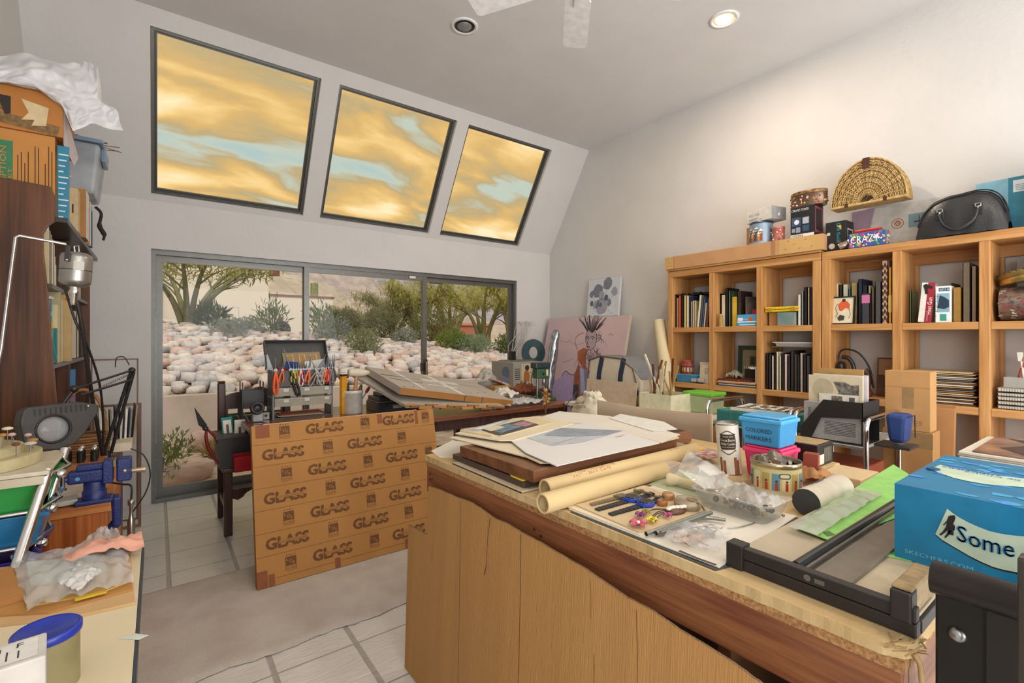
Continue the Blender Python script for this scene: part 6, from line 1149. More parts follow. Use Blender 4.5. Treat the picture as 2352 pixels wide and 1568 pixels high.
sheet('mat_board', 'large cream board at the back of the stack, reaching the right corner', 'board', [(1225, 962), (1285, 944), (1400, 955), (1562, 997), (1520, 1016), (1347, 972)], zz+.0045, .003, PW)
def fogprint(g, m_, M):
    g.flat(m_([(1203, 1004), (1281, 981), (1431, 989), (1395, 1000), (1336, 1016), (1266, 1024), (1230, 1012)]), M, 1, .0008); g.flat(m_([(1250, 1000), (1281, 983), (1431, 989), (1390, 1000), (1300, 1003)]), M, 2, .0014); g.stroke(m_([(1268, 1022), (1320, 1006), (1385, 992)]), .004, M, 1, .002); g.flat(m_([(1410, 1004), (1437, 997), (1425, 1003)]), M, 3, .0012)
sheet('mat_board', 'big white mat board with a faded grey print, topmost on the stack', 'board', [(1168, 1007), (1208, 1039), (1278, 1069), (1300, 1064), (1515, 1016), (1347, 970)], zz+.009, .003, [mat('#d9d6d2', .7, 0, .02, 4), mat('#b9bec2', .6, 0, .1, 9), mat('#8f98a3', .6, 0, .15, 14), mat('#c9b0a8', .7)], fogprint)
def stackpoly(z):
    sheet('mat_board', 'tan mat board under the photographs at the left of the stack', 'board', [(1046, 994), (1147, 1010), (1180, 1010), (1318, 972), (1240, 955), (1180, 960)], z, .005, PC)
    sheet('mat_board', 'cream mat board directly under the two photographs', 'board', [(1056, 988), (1128, 1000), (1150, 1000), (1268, 970), (1228, 958), (1190, 960)], z+.0055, .004, mat('#d6c39c', .8))
stackpoly(zz+.0125)
sheet('photograph', 'pale blue photograph left of the dark one on the mat boards', 'photograph', [(1070, 988), (1105, 989), (1185, 960), (1150, 966)], zz+.0225, .0012, [mat('#a3b1bb', .4), mat('#dfe2e2', .4)], lambda g, m_, M: g.flat(m_([(1085, 986), (1105, 987), (1160, 968), (1145, 970)]), M, 1))
sheet('photograph', 'dark landscape photograph curling on top of the mat boards', 'photograph', [(1106, 986), (1148, 999), (1237, 974), (1200, 964)], zz+.0238, .0014, [mat('#2b2f38', .3), mat('#5f7d94', .4, 0, .4, 30), mat('#a9808a', .4, 0, .4, 40), mat('#d6c9a8', .5)], lambda g, m_, M: (g.flat(m_([(1120, 986), (1150, 995), (1200, 980), (1165, 974)]), M, 1), g.flat(m_([(1175, 975), (1205, 980), (1230, 973), (1202, 967)]), M, 2), g.flat(m_([(1107, 985), (1140, 976), (1160, 982), (1128, 991)]), M, 3, .0014)))
sheet('paper_sheet', 'cream paper tucked under the stack at the far left bench corner', 'paper', [(990, 1035), (1010, 1050), (1060, 1050), (1090, 1020), (1040, 1010)], BZ, .0012, PW)
sheet('paper_sheet', 'white sheet at the far end of the workbench beyond the mat boards', 'paper', [(1425, 950), (1525, 968), (1556, 985), (1500, 990), (1400, 960)], zz+.0085, .002, mat('#dcd9d0', .8))
# two paper tubes
def roll(name, label, a, b, r, marks=None):
    a, b = V(a), V(b); t_ = thing(name, label, 'tube', a); d_ = (b-a); L_ = d_.length; x = d_.normalized(); y = V((0, 0, 1)).cross(x); z = x.cross(y); M = Matrix(((y.x, z.x, x.x, 0), (y.y, z.y, x.y, 0), (y.z, z.z, x.z, 0), (0, 0, 0, 1)))
    g = MB(M); g.lathe([(r*.80, .12), (r*.80, .001), (r*.92, 0), (r, .002), (r, L_), (r*.85, L_+.001), (r*.85, L_-.1)], 36); g.v = g.v
    g.tube([(r*(.55+.035*k/4)*math.cos(k*.35)*1.0, r*(.55+.035*k/4)*math.sin(k*.35), .004) for k in range(30)], .0012, 4, 1)
    if marks: marks(g, M, r, L_)
    g.build('paper_wrap', [mat('#d1b886', .8, 0, .04, 5), mat('#a98f62', .8), mat('#a3392c', .7)], t_)
def curl(g, s, x0, th0, size, width, r, mi, k=1.004):
    """text wrapped on the tube; x runs along the axis, upside down as in the photo"""
    vs, fs, a0, a1 = glyphs(s); kk = size/.72; o = []
    for p in vs: X = (p[0]-a0)/(a1-a0)*width; th = th0-(p[1]*kk)/r; o.append((r*k*math.cos(th), r*k*math.sin(th), x0-X)) 
    g.add(o, fs, mi)
ta, tb = (.905, 1.060, BZ+.029), (1.685, 1.072, BZ+.029)
roll('paper_tube', 'longer cream paper tube with red handwriting, against the wooden frame', ta, tb, .028, lambda g, M, r, L_: (curl(g, 'BILL RENDITION', .30, 1.9, .012, .17, r, 2), curl(g, 'SPACE WASSI - ITION', .27, 2.35, .010, .17, r, 2), curl(g, 'CAVEL', .66, 1.9, .012, .06, r, 2)))
roll('paper_tube', 'shorter cream paper tube hanging over the bench edge', (.822, .972, BZ+.028), (1.36, .982, BZ+.028), .027)
# sheets under the watches
DG = mat('#3f4340', .6)
sheet('dark_sheet', 'dark grey board lowest under the loose papers at the bench middle', 'board', [(1310, 1175), (1643, 1309), (1720, 1290), (1840, 1190), (1640, 1150)], BZ, .002, DG)
sheet('paper_sheet', 'large white paper spread below the plastic container', 'paper', [(1306, 1168), (1480, 1236), (1652, 1302), (1700, 1270), (1830, 1184), (1500, 1115)], BZ+.0025, .0022, [PW, mat('#5a4640', .7)], lambda g, m_, M: g.stroke(m_([(1560, 1265), (1600, 1282), (1645, 1298)]), .008, M, 1))
sheet('paper_sheet', 'cream paper with brown edge under the beige board', 'paper', [(1303, 1163), (1470, 1228), (1570, 1200), (1640, 1160), (1478, 1114)], BZ+.0052, .0022, PC)
sheet('beige_board', 'beige board on which the wristwatches lie', 'board', [(1322, 1158), (1468, 1220), (1500, 1216), (1628, 1172), (1485, 1117)], BZ+.008, .003, mat('#cdb58e', .75, 0, .04, 5))
sheet('glass_plate', 'pale green glass plate beside the shorter tube', 'glass', [(1489, 1112), (1620, 1150), (1700, 1110), (1560, 1078)], BZ+.003, .002, mat('#b8c0a2', .15))
WZ = BZ+.0112
def watch(label, p0, pf_, p1, face, strap, mesh=False):
    a, c, b = (onz(*q, WZ) for q in (p0, pf_, p1)); t_ = thing('wristwatch', label, 'watch', c, group='wristwatches on the beige board'); d0, d1 = (a-c), (b-c)
    w_ = .009 if mesh else .0105; F = top((0, 0, 0))
    for d_, n_ in ((d0, 9), (d1, 6)):
        g = MB(); L_ = d_.length; x = d_.normalized(); M = fr((0, 0, .002), x, (-x.y, x.x, 0))
        for k in range(n_):
            s0 = .018+(L_-.018)*k/n_; s1 = .018+(L_-.018)*(k+.86)/n_; ww = w_*(1-.25*k/n_); g.box((s0, -ww, -.001+.0), (s1, ww, .003+(.004 if (k > 3 and d_ is d1) else 0)), 0, M)
        if d_ is d1: g.box((L_*.7, -w_*1.25, .0), (L_*.7+.007, w_*1.25, .010), 1, M)
        g.build('strap', [mat(strap, .5 if not mesh else .3, .0 if not mesh else .8), steel()], t_)
    ang = math.atan2(d1.y, d1.x); g = MB(Matrix.Rotation(ang, 4, 'Z'))
    if mesh: g.box((-.018, -.014, 0), (.018, .014, .008), 0); g.box((-.014, -.011, .008), (.014, .011, .0085), 1); g.build('watch_case', [mat('#8a8375', .3, .8), mat('#4f4a40', .2)], t_, bev=.002)
    else:
        g.lathe([(.021, 0), (.024, .002), (.024, .009), (.020, .011)], 12, 0, sm=False); g.box((-.028, -.012, .001), (.028, .012, .007), 0); g.lathe([(.020, .011), (.0185, .0135), (.015, .0135)], 24, 1); g.lathe([(.0155, .0125), (.0001, .0125)], 24, 2)
        for k in range(12): g.box((.0165, -.001, .0128), (.0195, .001, .0142), 3, Matrix.Rotation(k*PI/6, 4, 'Z'))
        g.box((-.011, -.004, .0126), (.011, .006, .013), 3); g.build('watch_case', [mat('#2444a8', .35), mat('#1c1d22', .3), mat('#23262b', .15), mat('#6f7680', .4)], t_)
watch('steel mesh strap wristwatch with square face, furthest of the three', (1357, 1161), (1427, 1143), (1476, 1130), None, '#8f8672', True)
watch('blue and black digital wristwatch in the middle of the three', (1370, 1173), (1452, 1149), (1500, 1137), None, '#26272b')
watch('blue and black digital wristwatch nearest the bench edge', (1401, 1184), (1483, 1160), (1522, 1146), None, '#26272b')
def ringthing(name, label, u, v, r, h, col, col2, k=.55):
    p = onz(u, v, WZ); g = MB(); g.lathe([(r*.9, 0), (r, h*.3), (r, h*.7), (r*.85, h), (r*k, h*.97), (r*k, .002), (.0001, .002)], 26); return tag(place(g.build(name, mat(col, .4, 0, .2, 20, col2=col2, stretch=(1, 1, 6))), p), label, 'ring')
ringthing('wooden_ring', 'light brown thick wooden ring, upper of the two', 1535, 1146, .0175, .018, '#9c6f42', '#c39768', .15); ringthing('wooden_ring', 'small reddish wooden ring beside the lower watch', 1521, 1160, .0145, .015, '#8f5a30', '#b07d4a', .7)
o = ringthing('bracelet', 'thick grey wooden bracelet beside the plastic container', 1580, 1165, .036, .024, '#8c7d66', '#aa9a80', .62); o['category'] = 'bracelet'
g = MB(); q = [onz(u, v, WZ+z_) for u, v, z_ in ((1580, 1146, .026), (1600, 1152, .024), (1612, 1160, .02), (1618, 1172, .008), (1626, 1180, .002))]; c = q[0]; g.add([p-c+s_ for p in smooth(q, 4) for s_ in (V((-.004, -.006, 0)), V((.004, .006, 0)))], [(2*k, 2*k+1, 2*k+3, 2*k+2) for k in range(16)], 0, True); tag(place(g.build('leather_strap', mat('#8a775c', .5), solid=.002), c), 'taupe leather strap curling over the grey bracelet', 'strap')
def flower(label, u, v, r, col, ctr):
    p = onz(u, v, WZ+.004); t_ = thing('enamel_flower', label, 'brooch', p, rz=u)
    for k in range(5):
        g = MB(Matrix.Rotation(2*PI*k/5, 4, 'Z')); g.grid(6, 6, lambda i, j: (r*(.15+i), r*(j-.5)*1.1*math.sin(PI*min(.97, .12+.85*i)), .006*math.sin(PI*i)+.006*abs(j-.5)*2*i)); g.build('petal', mat(col, .35), t_, solid=.0012)
    MB().ball((0, 0, .006), r*.25).build('flower_center', mat(ctr, .4), t_)
flower('pink enamel flower brooch, largest and nearest', 1466, 1205, .019, '#c9566c', '#e8dcd4'); flower('yellow enamel flower beside the pink one', 1497, 1197, .013, '#dcc62c', '#8a6a20'); flower('purple enamel flower behind the pink one', 1471, 1185, .012, '#8a3a78', '#3a1a30'); flower('magenta enamel flower under the shell brooch', 1534, 1186, .010, '#b04a80', '#5a2040'); flower('olive yellow enamel flower behind the purple one', 1484, 1178, .009, '#9c8a2c', '#4a3c14')
p = onz(1552, 1177, WZ); t_ = thing('shell_brooch', 'white shell brooch on brown base by the bracelet', 'brooch', p, -.2); MB().lathe([(.024, 0), (.026, .006), (.015, .011), (.0001, .012)], 20, sy=.7, sx=1.3).build('brooch_base', mat('#5c3a28', .4), t_)
for k in range(6): g = MB(); g.ball((-.025+.010*k, .004*math.sin(k), .014), .0075, 0, 10, sz=.6); g.build('shell', mat('#e0d8c8', .35), t_)
c = onz(1515, 1178, WZ); g = MB(); R = random.Random(2)
for a_, b_ in (((1470, 1186), (1530, 1172)), ((1490, 1194), (1540, 1172)), ((1484, 1178), (1535, 1174)), ((1497, 1197), (1525, 1180)), ((1505, 1200), (1532, 1182))): a, b = onz(*a_, WZ)-c, onz(*b_, WZ)-c; g.tube(smooth([a+V((0, 0, .003)), (a+b)/2+V((0, .004, .008)), b+V((0, 0, .004))], 4), .0012, 5)
tag(place(g.build('flower_stems', mat('#2e2a20', .5)), c), 'thin dark wire stems joining the enamel flowers', 'wire')
for (a_, b_, lab) in (((1484, 1226), (1622, 1176), 'straight steel tube furthest left of the three'), ((1507, 1224), (1634, 1177), 'straight steel tube in the middle of the three')):
    a, b = onz(*a_, WZ+.004), onz(*b_, WZ+.012); t_ = thing('steel_tube', lab, 'tube', a); MB().tube([(0, 0, 0), b-a], .0052, 14, cap=False).build('tube_body', mat('#8f9088', .28, .9, .05), t_); d_ = (b-a).normalized(); MB().tube([V((0, 0, 0))+d_*.004, d_*.005], .0045, 12).build('tube_bore', black(), t_)
q = [onz(1517, 1224, WZ+.005), onz(1600, 1193, WZ+.005), onz(1622, 1188, WZ+.005), onz(1667, 1193, WZ+.005)]; g = MB(); g.tube([p-q[0] for p in smooth(q, 5)], .0052, 12); tag(place(g.build('steel_tube', mat('#8f9088', .28, .9, .05)), q[0]), 'bent steel tube lying nearest the bag of chain', 'tube')
q = [onz(*a_, BZ+.008) for a_ in ((1617, 1208), (1633, 1203), (1652, 1213), (1660, 1211))]; g = MB(); g.tube([p-q[0] for p in q], .0012, 6); tag(place(g.build('hex_key', steel()), q[0]), 'small bent hex key above the bag of chain', 'tool')
q = [onz(*a_, BZ+.008) for a_ in ((1672, 1212), (1700, 1210), (1735, 1200))]; g = MB(); g.tube([p-q[0] for p in smooth(q, 4)], .0012, 6); tag(place(g.build('wire_rod', steel()), q[0]), 'thin dark wire left of the plastic container foot', 'wire')
# bag of chain
c = onz(1602, 1238, BZ+.008); t_ = thing('zip_bag', 'clear zip bag holding a tangle of gold chain', 'bag', c); o = crumple('bag_film', clear('#e6e6e8', .32, .1), (0, 0, .001), (.14, .12), 24, 20, .012, 3, 5, domed=.008); o.parent = t_; o.rotation_euler = (0, 0, .3)
g = MB(); R = random.Random(4); pts = [(R.gauss(-.015, .018), R.gauss(0, .014), .004+R.random()*.006) for k in range(40)]; g.tube(smooth(pts, 4), .0016, 5); pts = [(R.gauss(.03, .018), R.gauss(.01, .014), .004+R.random()*.005) for k in range(26)]; g.tube(smooth(pts, 4), .0014, 5, 1); g.build('chain', [mat('#c9965a', .3, .8), mat('#a09888', .3, .8)], t_)
# food container
t_ = thing('food_container', 'clear plastic food container filled with bags of metal bits', 'container', (1.255, .665, BZ+.005)); rr = .03
def rrect(x, y, r, n=5): return [(sx*(x-r)+r*math.cos(a0+k*PI/2/n), sy*(y-r)+r*math.sin(a0+k*PI/2/n)) for sx, sy, a0 in ((1, 1, 0), (-1, 1, PI/2), (-1, -1, PI), (1, -1, 3*PI/2)) for k in range(n+1)]
rings = [(rrect(.052, .088, .02), 0), (rrect(.066, .105, .025), .047), (rrect(.072, .112, .028), .048), (rrect(.072, .112, .028), .052), (rrect(.068, .108, .028), .053)]; g = MB(); vs = [(x, y, z) for rg_, z in rings for x, y in rg_]; n_ = len(rings[0][0]); g.add(vs, [(k*n_+i, k*n_+(i+1) % n_, (k+1)*n_+(i+1) % n_, (k+1)*n_+i) for k in range(4) for i in range(n_)]+[tuple(range(n_))[::-1]], 0, True); g.build('tub', clear('#e2e2de', .30, .12), t_)
for (x, y, s_, lab, sd, col, al) in ((.0, -.02, .10, 'bag of silver bits heaped in the food container', 4, '#b9b4aa', .6), (.02, .05, .12, 'large clear bag flopping over the far rim of the food container', 9, '#dcd8d0', .45), (.0, -.065, .07, 'whitish small bag at the near end of the food container', 13, '#d6d4d0', .6)):
    o = crumple('plastic_bag', clear(col, al, .12), (1.255+x, .665+y, BZ+.035), (s_, s_*1.1), 20, 20, .02, sd, 3, domed=.02); tag(o, lab, 'bag')
o = crumple('plastic_bag', clear('#e2dfd8', .42, .12), (1.27, .79, BZ+.06), (.16, .13), 22, 20, .02, 21, 2.5, domed=.03); o.rotation_euler = (.5, -.2, .4); tag(o, 'big clear bag standing behind the food container', 'bag')
g = MB(); g.lathe([(.0001, 0), (.030, 0), (.033, .003), (.033, .007), (.0001, .008)], 28); tag(place(g.build('metal_disc', mat('#b3a590', .25, .8)), (1.235, .715, BZ+.045), rot=(.1, .05, 0)), 'round pinkish metal tin lid in the food container', 'disc')
R = random.Random(6); g = MB(); [g.ball((R.gauss(0, .02), R.gauss(0, .03), .006+R.random()*.02), R.uniform(.004, .009), R.randrange(2), 6) for k in range(50)]; tag(place(g.build('metal_bits', [mat('#6f6a62', .3, .8), mat('#a38a60', .4, .6)]), (1.255, .65, BZ+.008)), 'grey and brassy scrap bits inside the food container', 'scrap', kind='stuff')
# cookie canister
p = onz(1690, 1092, BZ); p += V((.02, .03, 0)); t_ = thing('cookie_canister', 'tall white cookie canister with a black label and printed wafers', 'canister', (p.x, p.y, BZ+.003), rot=(-.05, -.06, 0)); r = .037; hC = .168
g = MB(); g.lathe([(r, 0), (r, hC)], 36)
def cyl_text(g, s, ang, z, size, width, r, mi, k=1.006):
    vs, fs, a0, a1 = glyphs(s); kk = size/.72; g.add([(r*k*math.cos(ang+((p_[0]-a0)/(a1-a0)-.5)*width/r), r*k*math.sin(ang+((p_[0]-a0)/(a1-a0)-.5)*width/r), z+p_[1]*kk) for p_ in vs], fs, mi)
def cyl_patch(g, ang, z0, z1, w_, r, mi, k=1.002, n=10, rnd_=0): g.grid(n, 6, lambda i, j: (r*k*math.cos(ang+(i-.5)*w_/r*(1-rnd_*abs(2*j-1)**3)), r*k*math.sin(ang+(i-.5)*w_/r*(1-rnd_*abs(2*j-1)**3)), z0+(z1-z0)*j), mi)
an = math.atan2(-p.y, -p.x)
cyl_patch(g, an, .085, .138, .055, r, 1, 1.002, rnd_=.15); cyl_patch(g, an, .087, .136, .051, r, 2, 1.004, rnd_=.15); cyl_text(g, "TRADER JOE'S", an, .128, .004, .032, r, 3, 1.03); cyl_text(g, 'Cocoa Batons', an, .114, .009, .045, r, 3, 1.035); cyl_text(g, 'Wafer Cookies', an, .101, .009, .045, r, 3, 1.035); cyl_text(g, 'filled with chocolate cream', an, .093, .0035, .04, r, 3, 1.035)
for k in range(14): a_ = an+(k-6.5)*.1; z_ = .143+.006*math.cos((k-6.5)*.45); g.ball((r*math.cos(a_), r*math.sin(a_), z_), .0022, 1, 6); g.ball((r*math.cos(a_), r*math.sin(a_), .223-z_-.004), .0022, 1, 6)
for k, a_ in enumerate((-.75, -.42, .55, .8)): cyl_patch(g, an+a_, .0, .058-.01*(k % 2), .010, r, 4, 1.003, 4)
g.build('canister_body', [mat('#ddd6c8', .5), mat('#5a4034', .6), mat('#2c211c', .5), mat('#e8dcc4', .6), mat('#8f5a38', .6, 0, .2, 40)], t_); MB().lathe([(r, hC), (r+.002, hC+.001), (r+.002, hC+.004), (r-.002, hC+.004), (r-.003, hC-.004), (.0001, hC-.004)], 36).build('rim', steel(), t_)
# pink and blue boxes
def lidbox(label, c, d, col, lidc, text=None, rz=0):
    t_ = thing('plastic_box', label, 'box', c, rz); x, y, z = d; MB().box((-x/2, -y/2, 0), (x/2, y/2, z*.82), taper=.008).build('box_body', mat(col, .35, 0, .03), t_, bev=.006)
    g = MB(); g.box((-x/2-.004, -y/2-.004, z*.78), (x/2+.004, y/2+.004, z*.92)); g.box((-x/2+.004, -y/2+.004, z*.92), (x/2-.004, y/2-.004, z)); g.build('lid', mat(lidc, .35, 0, .03), t_, bev=.006)
    if text:
        g = MB(); M = fr((-x/2+.0028, y/2-.02, z*.45), (0, -1, 0), (-.06, 0, 1)); g.text('COLORED', M, .014, 0, .002, width=.085); g.text('MARKERS', M @ Matrix.Translation((.0, -.026, 0)), .014, 0, .003, width=.085); g.build('handwriting', mat('#26303a', .6), t_)
lidbox('bright pink plastic box under the blue one', (1.68, .78, BZ+.001), (.125, .125, .105), '#dc3468', '#e23c70'); lidbox('light blue plastic box with handwritten lettering on the pink one', (1.675, .785, BZ+.108), (.13, .135, .10), '#3c93c9', '#4ba6da', True)
# black box, cardboard tray
boxthing('cookie_tray', 'flat tan cardboard tray under the black box', 'tray', (1.87, .76, BZ+.001), (.17, .18, .022), [card('#c2a678')])
def bbm(g, X, Y, Z, d): g.rect(Y, .004, .006, .05, .04, 1); [g.rect(Y, .052+.008*k, .01, .055+.008*k, .06, 2) for k in range(8)]; g.rect(Z, .006, .006, d[0]-.006, d[1]-.006, 3, .0006); g.stroke([(.03, .1), (.06, .05), (.11, .09)], .003, Z, 2, .001)
boxthing('black_carton', 'small black carton with a white label right of the pink box', 'box', (1.885, .755, BZ+.024), (.13, .13, .075), [mat('#1f1a18', .4), mat('#d8d0c0', .6), mat('#8a8478', .6), mat('#a58a60', .7)], marks=bbm)
# open decorated tin
p = onz(1782, 1122, BZ); t_ = thing('decorated_tin', 'open round tin with painted street scenes and a silver rim', 'tin', (p.x, p.y, BZ+.001)); r = .070; g = MB(); g.lathe([(r, 0), (r, .075)], 44); an = math.atan2(-p.y, -p.x)
for k in range(7):
    a_ = an-1.2+.4*k; cyl_patch(g, a_, .012, .062, .022, r, 1+k % 3, 1.002, 4); cyl_patch(g, a_+.03, .012, .035, .008, r, 4, 1.004, 3)
    g.ball((r*1.004*math.cos(a_+.03), r*1.004*math.sin(a_+.03), .04), .0035, 5, 6)
cyl_patch(g, an+.35, .048, .064, .034, r, 6, 1.005, 8, .3); cyl_patch(g, an+.35, .051, .061, .026, r, 2, 1.007, 8, .3)
g.build('tin_body', [mat('#c9bc8a', .4), mat('#5f8fa0', .5), mat('#d8cfa0', .5), mat('#b09a5c', .5), mat('#a8382c', .5), mat('#3c2c22', .5), mat('#46525c', .5)], t_); MB().lathe([(r, .075), (r+.0015, .076), (r+.0015, .090), (r-.001, .092), (r-.002, .088), (r-.002, .006), (.0001, .006)], 44).build('rim', mat('#b5a98c', .22, .85), t_)
o = crumple('foil_wrapper', mat('#8c8274', .3, .5), (p.x+.02, p.y+.01, BZ+.05), (.09, .08), 18, 16, .03, 5, 4, domed=.03); tag(o, 'crumpled plastic and foil inside the open round tin', 'wrapper'); boxthing('cardboard_wedge', 'small brown wedge inside the open round tin', 'wedge', (p.x-.03, p.y+.005, BZ+.01), (.03, .03, .085), [mat('#5c4428', .5)], rot=(.2, .3, .4))
o = crumple('paper_bag', card('#a5784a'), (1.70, .655, BZ+.004), (.12, .09), 20, 16, .035, 8, 4, domed=.02); tag(o, 'crumpled brown paper beside the open round tin', 'paper'); boxthing('spice_box', 'little rust red box standing in the crumpled brown paper', 'box', (1.705, .665, BZ+.01), (.035, .04, .085), [mat('#8f4030', .5), mat('#c98a6a', .6)], rz=.2, marks=lambda g, X, Y, Z, d: g.text('Thistle', X @ Matrix.Translation((.006, .03, 0)), .008, 1, width=.028))
# mailing tube with open dark end
a, b = V((1.372, .548, BZ+.036)), V((1.60, .556, BZ+.036)); t_ = thing('mailing_tube', 'short white printed cardboard tube lying with its dark open end to the left', 'tube', a); g = MB(Matrix.Rotation(PI/2, 4, 'Y')); r = .035; g.lathe([(r, 0), (r, .228), (.0001, .229)], 40); g.lathe([(r-.001, .12), (r-.001, 0), (r, -.001)], 40, 1); g.lathe([(.0001, .1), (r-.001, .1)], 40, 1)
for k in range(16): a_ = PI*.55+.05*k+.35; w0 = .05+.01*(k % 4); g.box((-.0006, -.0012, w0), (.0006, .0012, w0+.05+.02*(k % 3)), 2, Matrix.Rotation(a_+.1, 4, 'Z') @ Matrix.Translation((r+.0004, 0, 0))) if k % 2 else None
for k in range(8): g.box((-.0006, -.0008, .185), (.0006, .0009, .205), 2, Matrix.Rotation(PI*.72+.045*k, 4, 'Z') @ Matrix.Translation((r+.0004, 0, 0)))
g.build('tube_body', [mat('#cfc8b4', .6), mat('#3a3b39', .7), mat('#5b5a54', .7)], t_)
boxthing('mailer_box', 'flat tan mailer box behind the mailing tube', 'box', (1.825, .60, BZ+.001), (.16, .115, .028), [card('#c9b088')], bev=.002)
# compartment box, ruler and small bits behind
boxthing('compartment_box', 'clear flat compartment box at the far end of the tubes', 'box', (1.66, 1.17-.0, BZ+.001), (.18, .10, .03), [mat('#a39a80', .25), mat('#d4cdb8', .3)], rot=(0, 0, -.25), marks=lambda g, X, Y, Z, d: ([g.rect(Y, .01+.028*k, .004, .032+.028*k, .025, 1) for k in range(6)]))
sheet('photo_card', 'dark red printed card on the clear compartment box', 'card', [(1590, 1040), (1625, 1052), (1655, 1050), (1640, 1030), (1600, 1028)], BZ+.033, .002, [mat('#8f3a36', .5, 0, .4, 40, col2='#d8c4b8')])
sheet('pencil', 'yellow pencil lying near the compartment box', 'pencil', [(1580, 1030), (1582, 1034), (1615, 1030), (1614, 1026)], BZ+.036, .005, mat('#d8b92c', .5))
sheet('steel_ruler', 'short steel ruler left of the cookie canister', 'ruler', [(1566, 1078), (1578, 1072), (1660, 1092), (1650, 1100)], BZ+.006, .002, [mat('#8e8a7c', .35, .7)])
sheet('paper_sheet', 'white paper scrap beside the steel ruler', 'paper', [(1600, 1070), (1640, 1060), (1665, 1085), (1630, 1092)], BZ+.0085, .0012, PW)
q = [onz(*a_, BZ+.022) for a_ in ((1532, 1100), (1560, 1104), (1590, 1112), (1615, 1118))]; g = MB(); g.tube([p_-q[0] for p_ in smooth(q, 5)], [.019, .021, .02, .018, .016, .013, .012, .012, .012, .012, .012, .011, .011, .010, .010, .008], 16); tag(place(g.build('wrapped_tool', mat('#d3c29c', .7, 0, .05, 9, .4, 60)), q[0]), 'cream cloth wrapped tool lying behind the watches', 'tool')
boxthing('plastic_case', 'small clear pinkish case behind the shorter tube', 'box', (1.43, 1.03-.02, BZ+.001), (.10, .05, .03), [mat('#b8a79a', .2)], rz=.2)
# paper trimmer
t_ = thing('paper_trimmer', 'grey rotary paper trimmer with black end bar at the near bench corner', 'paper trimmer', (.95, .225, BZ+.001)); K = mat('#25211f', .45, 0, .1)
MB().box((.02, .0, .008), (.60, .30, .024)).build('baseboard', mat('#b3a68e', .6, 0, .05, 9), t_, bev=.002)
for x, y in ((.08, .03), (.08, .26), (.5, .03), (.5, .26)): MB().cyl(.008, 0, .008, 10, M=Matrix.Translation((x, y, 0))).build('foot', black(), t_)
g = MB(); g.box((-.004, -.004, .0), (.020, .30, .022)); g.box((-.006, -.004, .024), (.014, .302, .046)); g.box((.02, -.006, 0), (.14, .02, .022)); g.build('end_bar', K, t_, bev=.002)
g = MB(); g.box((-.010, .268, .0), (.022, .302, .050)); g.build('bar_cap', K, t_, bev=.002); g = MB(); g.box((-.012, .0, .022), (.020, .028, .070)); g.build('end_block', K, t_, bev=.003); g = MB(); g.box((-.006, .0005, .0702), (.12, .0275, .0745)); g.box((.0205, .001, .03), (.12, .027, .0702)); g.build('taped_block', mat('#8f7a54', .6, 0, .2, 60), t_, bev=.002)
g = MB(); [g.disc(toX((-.0065, y_, .035)), 0, 0, .006, .006, 0, .001) for y_ in (.150,)]; g.rect(toX((-.0065, .138, .031)), 0, 0, .016, .008, 0, .001); g.build('bolt', steel(), t_)
M = Matrix.Rotation(PI/2, 4, 'Y'); g = MB(); g.cyl(.0085, .014, .60, 18, 0, Matrix.Translation((0, .178, .040)) @ M); g.box((.014, .163, .025), (.60, .168, .038), 1); g.build('cutting_rail', [mat('#4d4a45', .25, .7), steel()], t_)
g = MB(); g.box((.014, .098, .0245), (.60, .158, .0285)); g.box((.014, .098, .0285), (.60, .103, .0325)); g.build('aluminium_strip', mat('#8d897f', .35, .7), t_)
g = MB(); g.box((.05, .02, .0242), (.3, .095, .0248)); g.build('paper_guide', mat('#b5a78c', .6), t_)
sheet('green_paper', 'bright green paper sheet lying across the bench behind the trimmer rail', 'paper', [(2052, 1066), (2098, 1095), (2080, 1180), (1912, 1243), (1830, 1212), (1850, 1190)], BZ+.030, .0015, [mat('#8ec76a', .7), mat('#5f7a4a', .8)], lambda g, m_, M: g.flat(m_([(1890, 1222), (1905, 1220), (1918, 1228), (1900, 1232)]), M, 1))
sheet('green_paper', 'second piece of green paper emerging under the blue shoe carton', 'paper', [(1990, 1268), (2046, 1235), (2120, 1250), (2093, 1288)], BZ+.0265, .001, [mat('#8ec76a', .7)])
boxthing('dark_board', 'mottled dark board under the mailing tube', 'board', (1.42, .47, BZ+.0005), (.36, .10, .004), [mat('#4a4336', .6, 0, .4, 40, col2='#6f6550')], rz=.0)
o = crumple('plastic_sleeve', clear('#cfcfc6', .55, .15), (0, 0, 0), (.46, .06), 40, 10, .008, 7, 9, domed=.012); a = onz(1930, 1172, BZ+.034); place(o, (a.x, a.y, BZ+.034), .02); tag(o, 'long clear plastic sleeve lying on the green paper', 'sleeve')
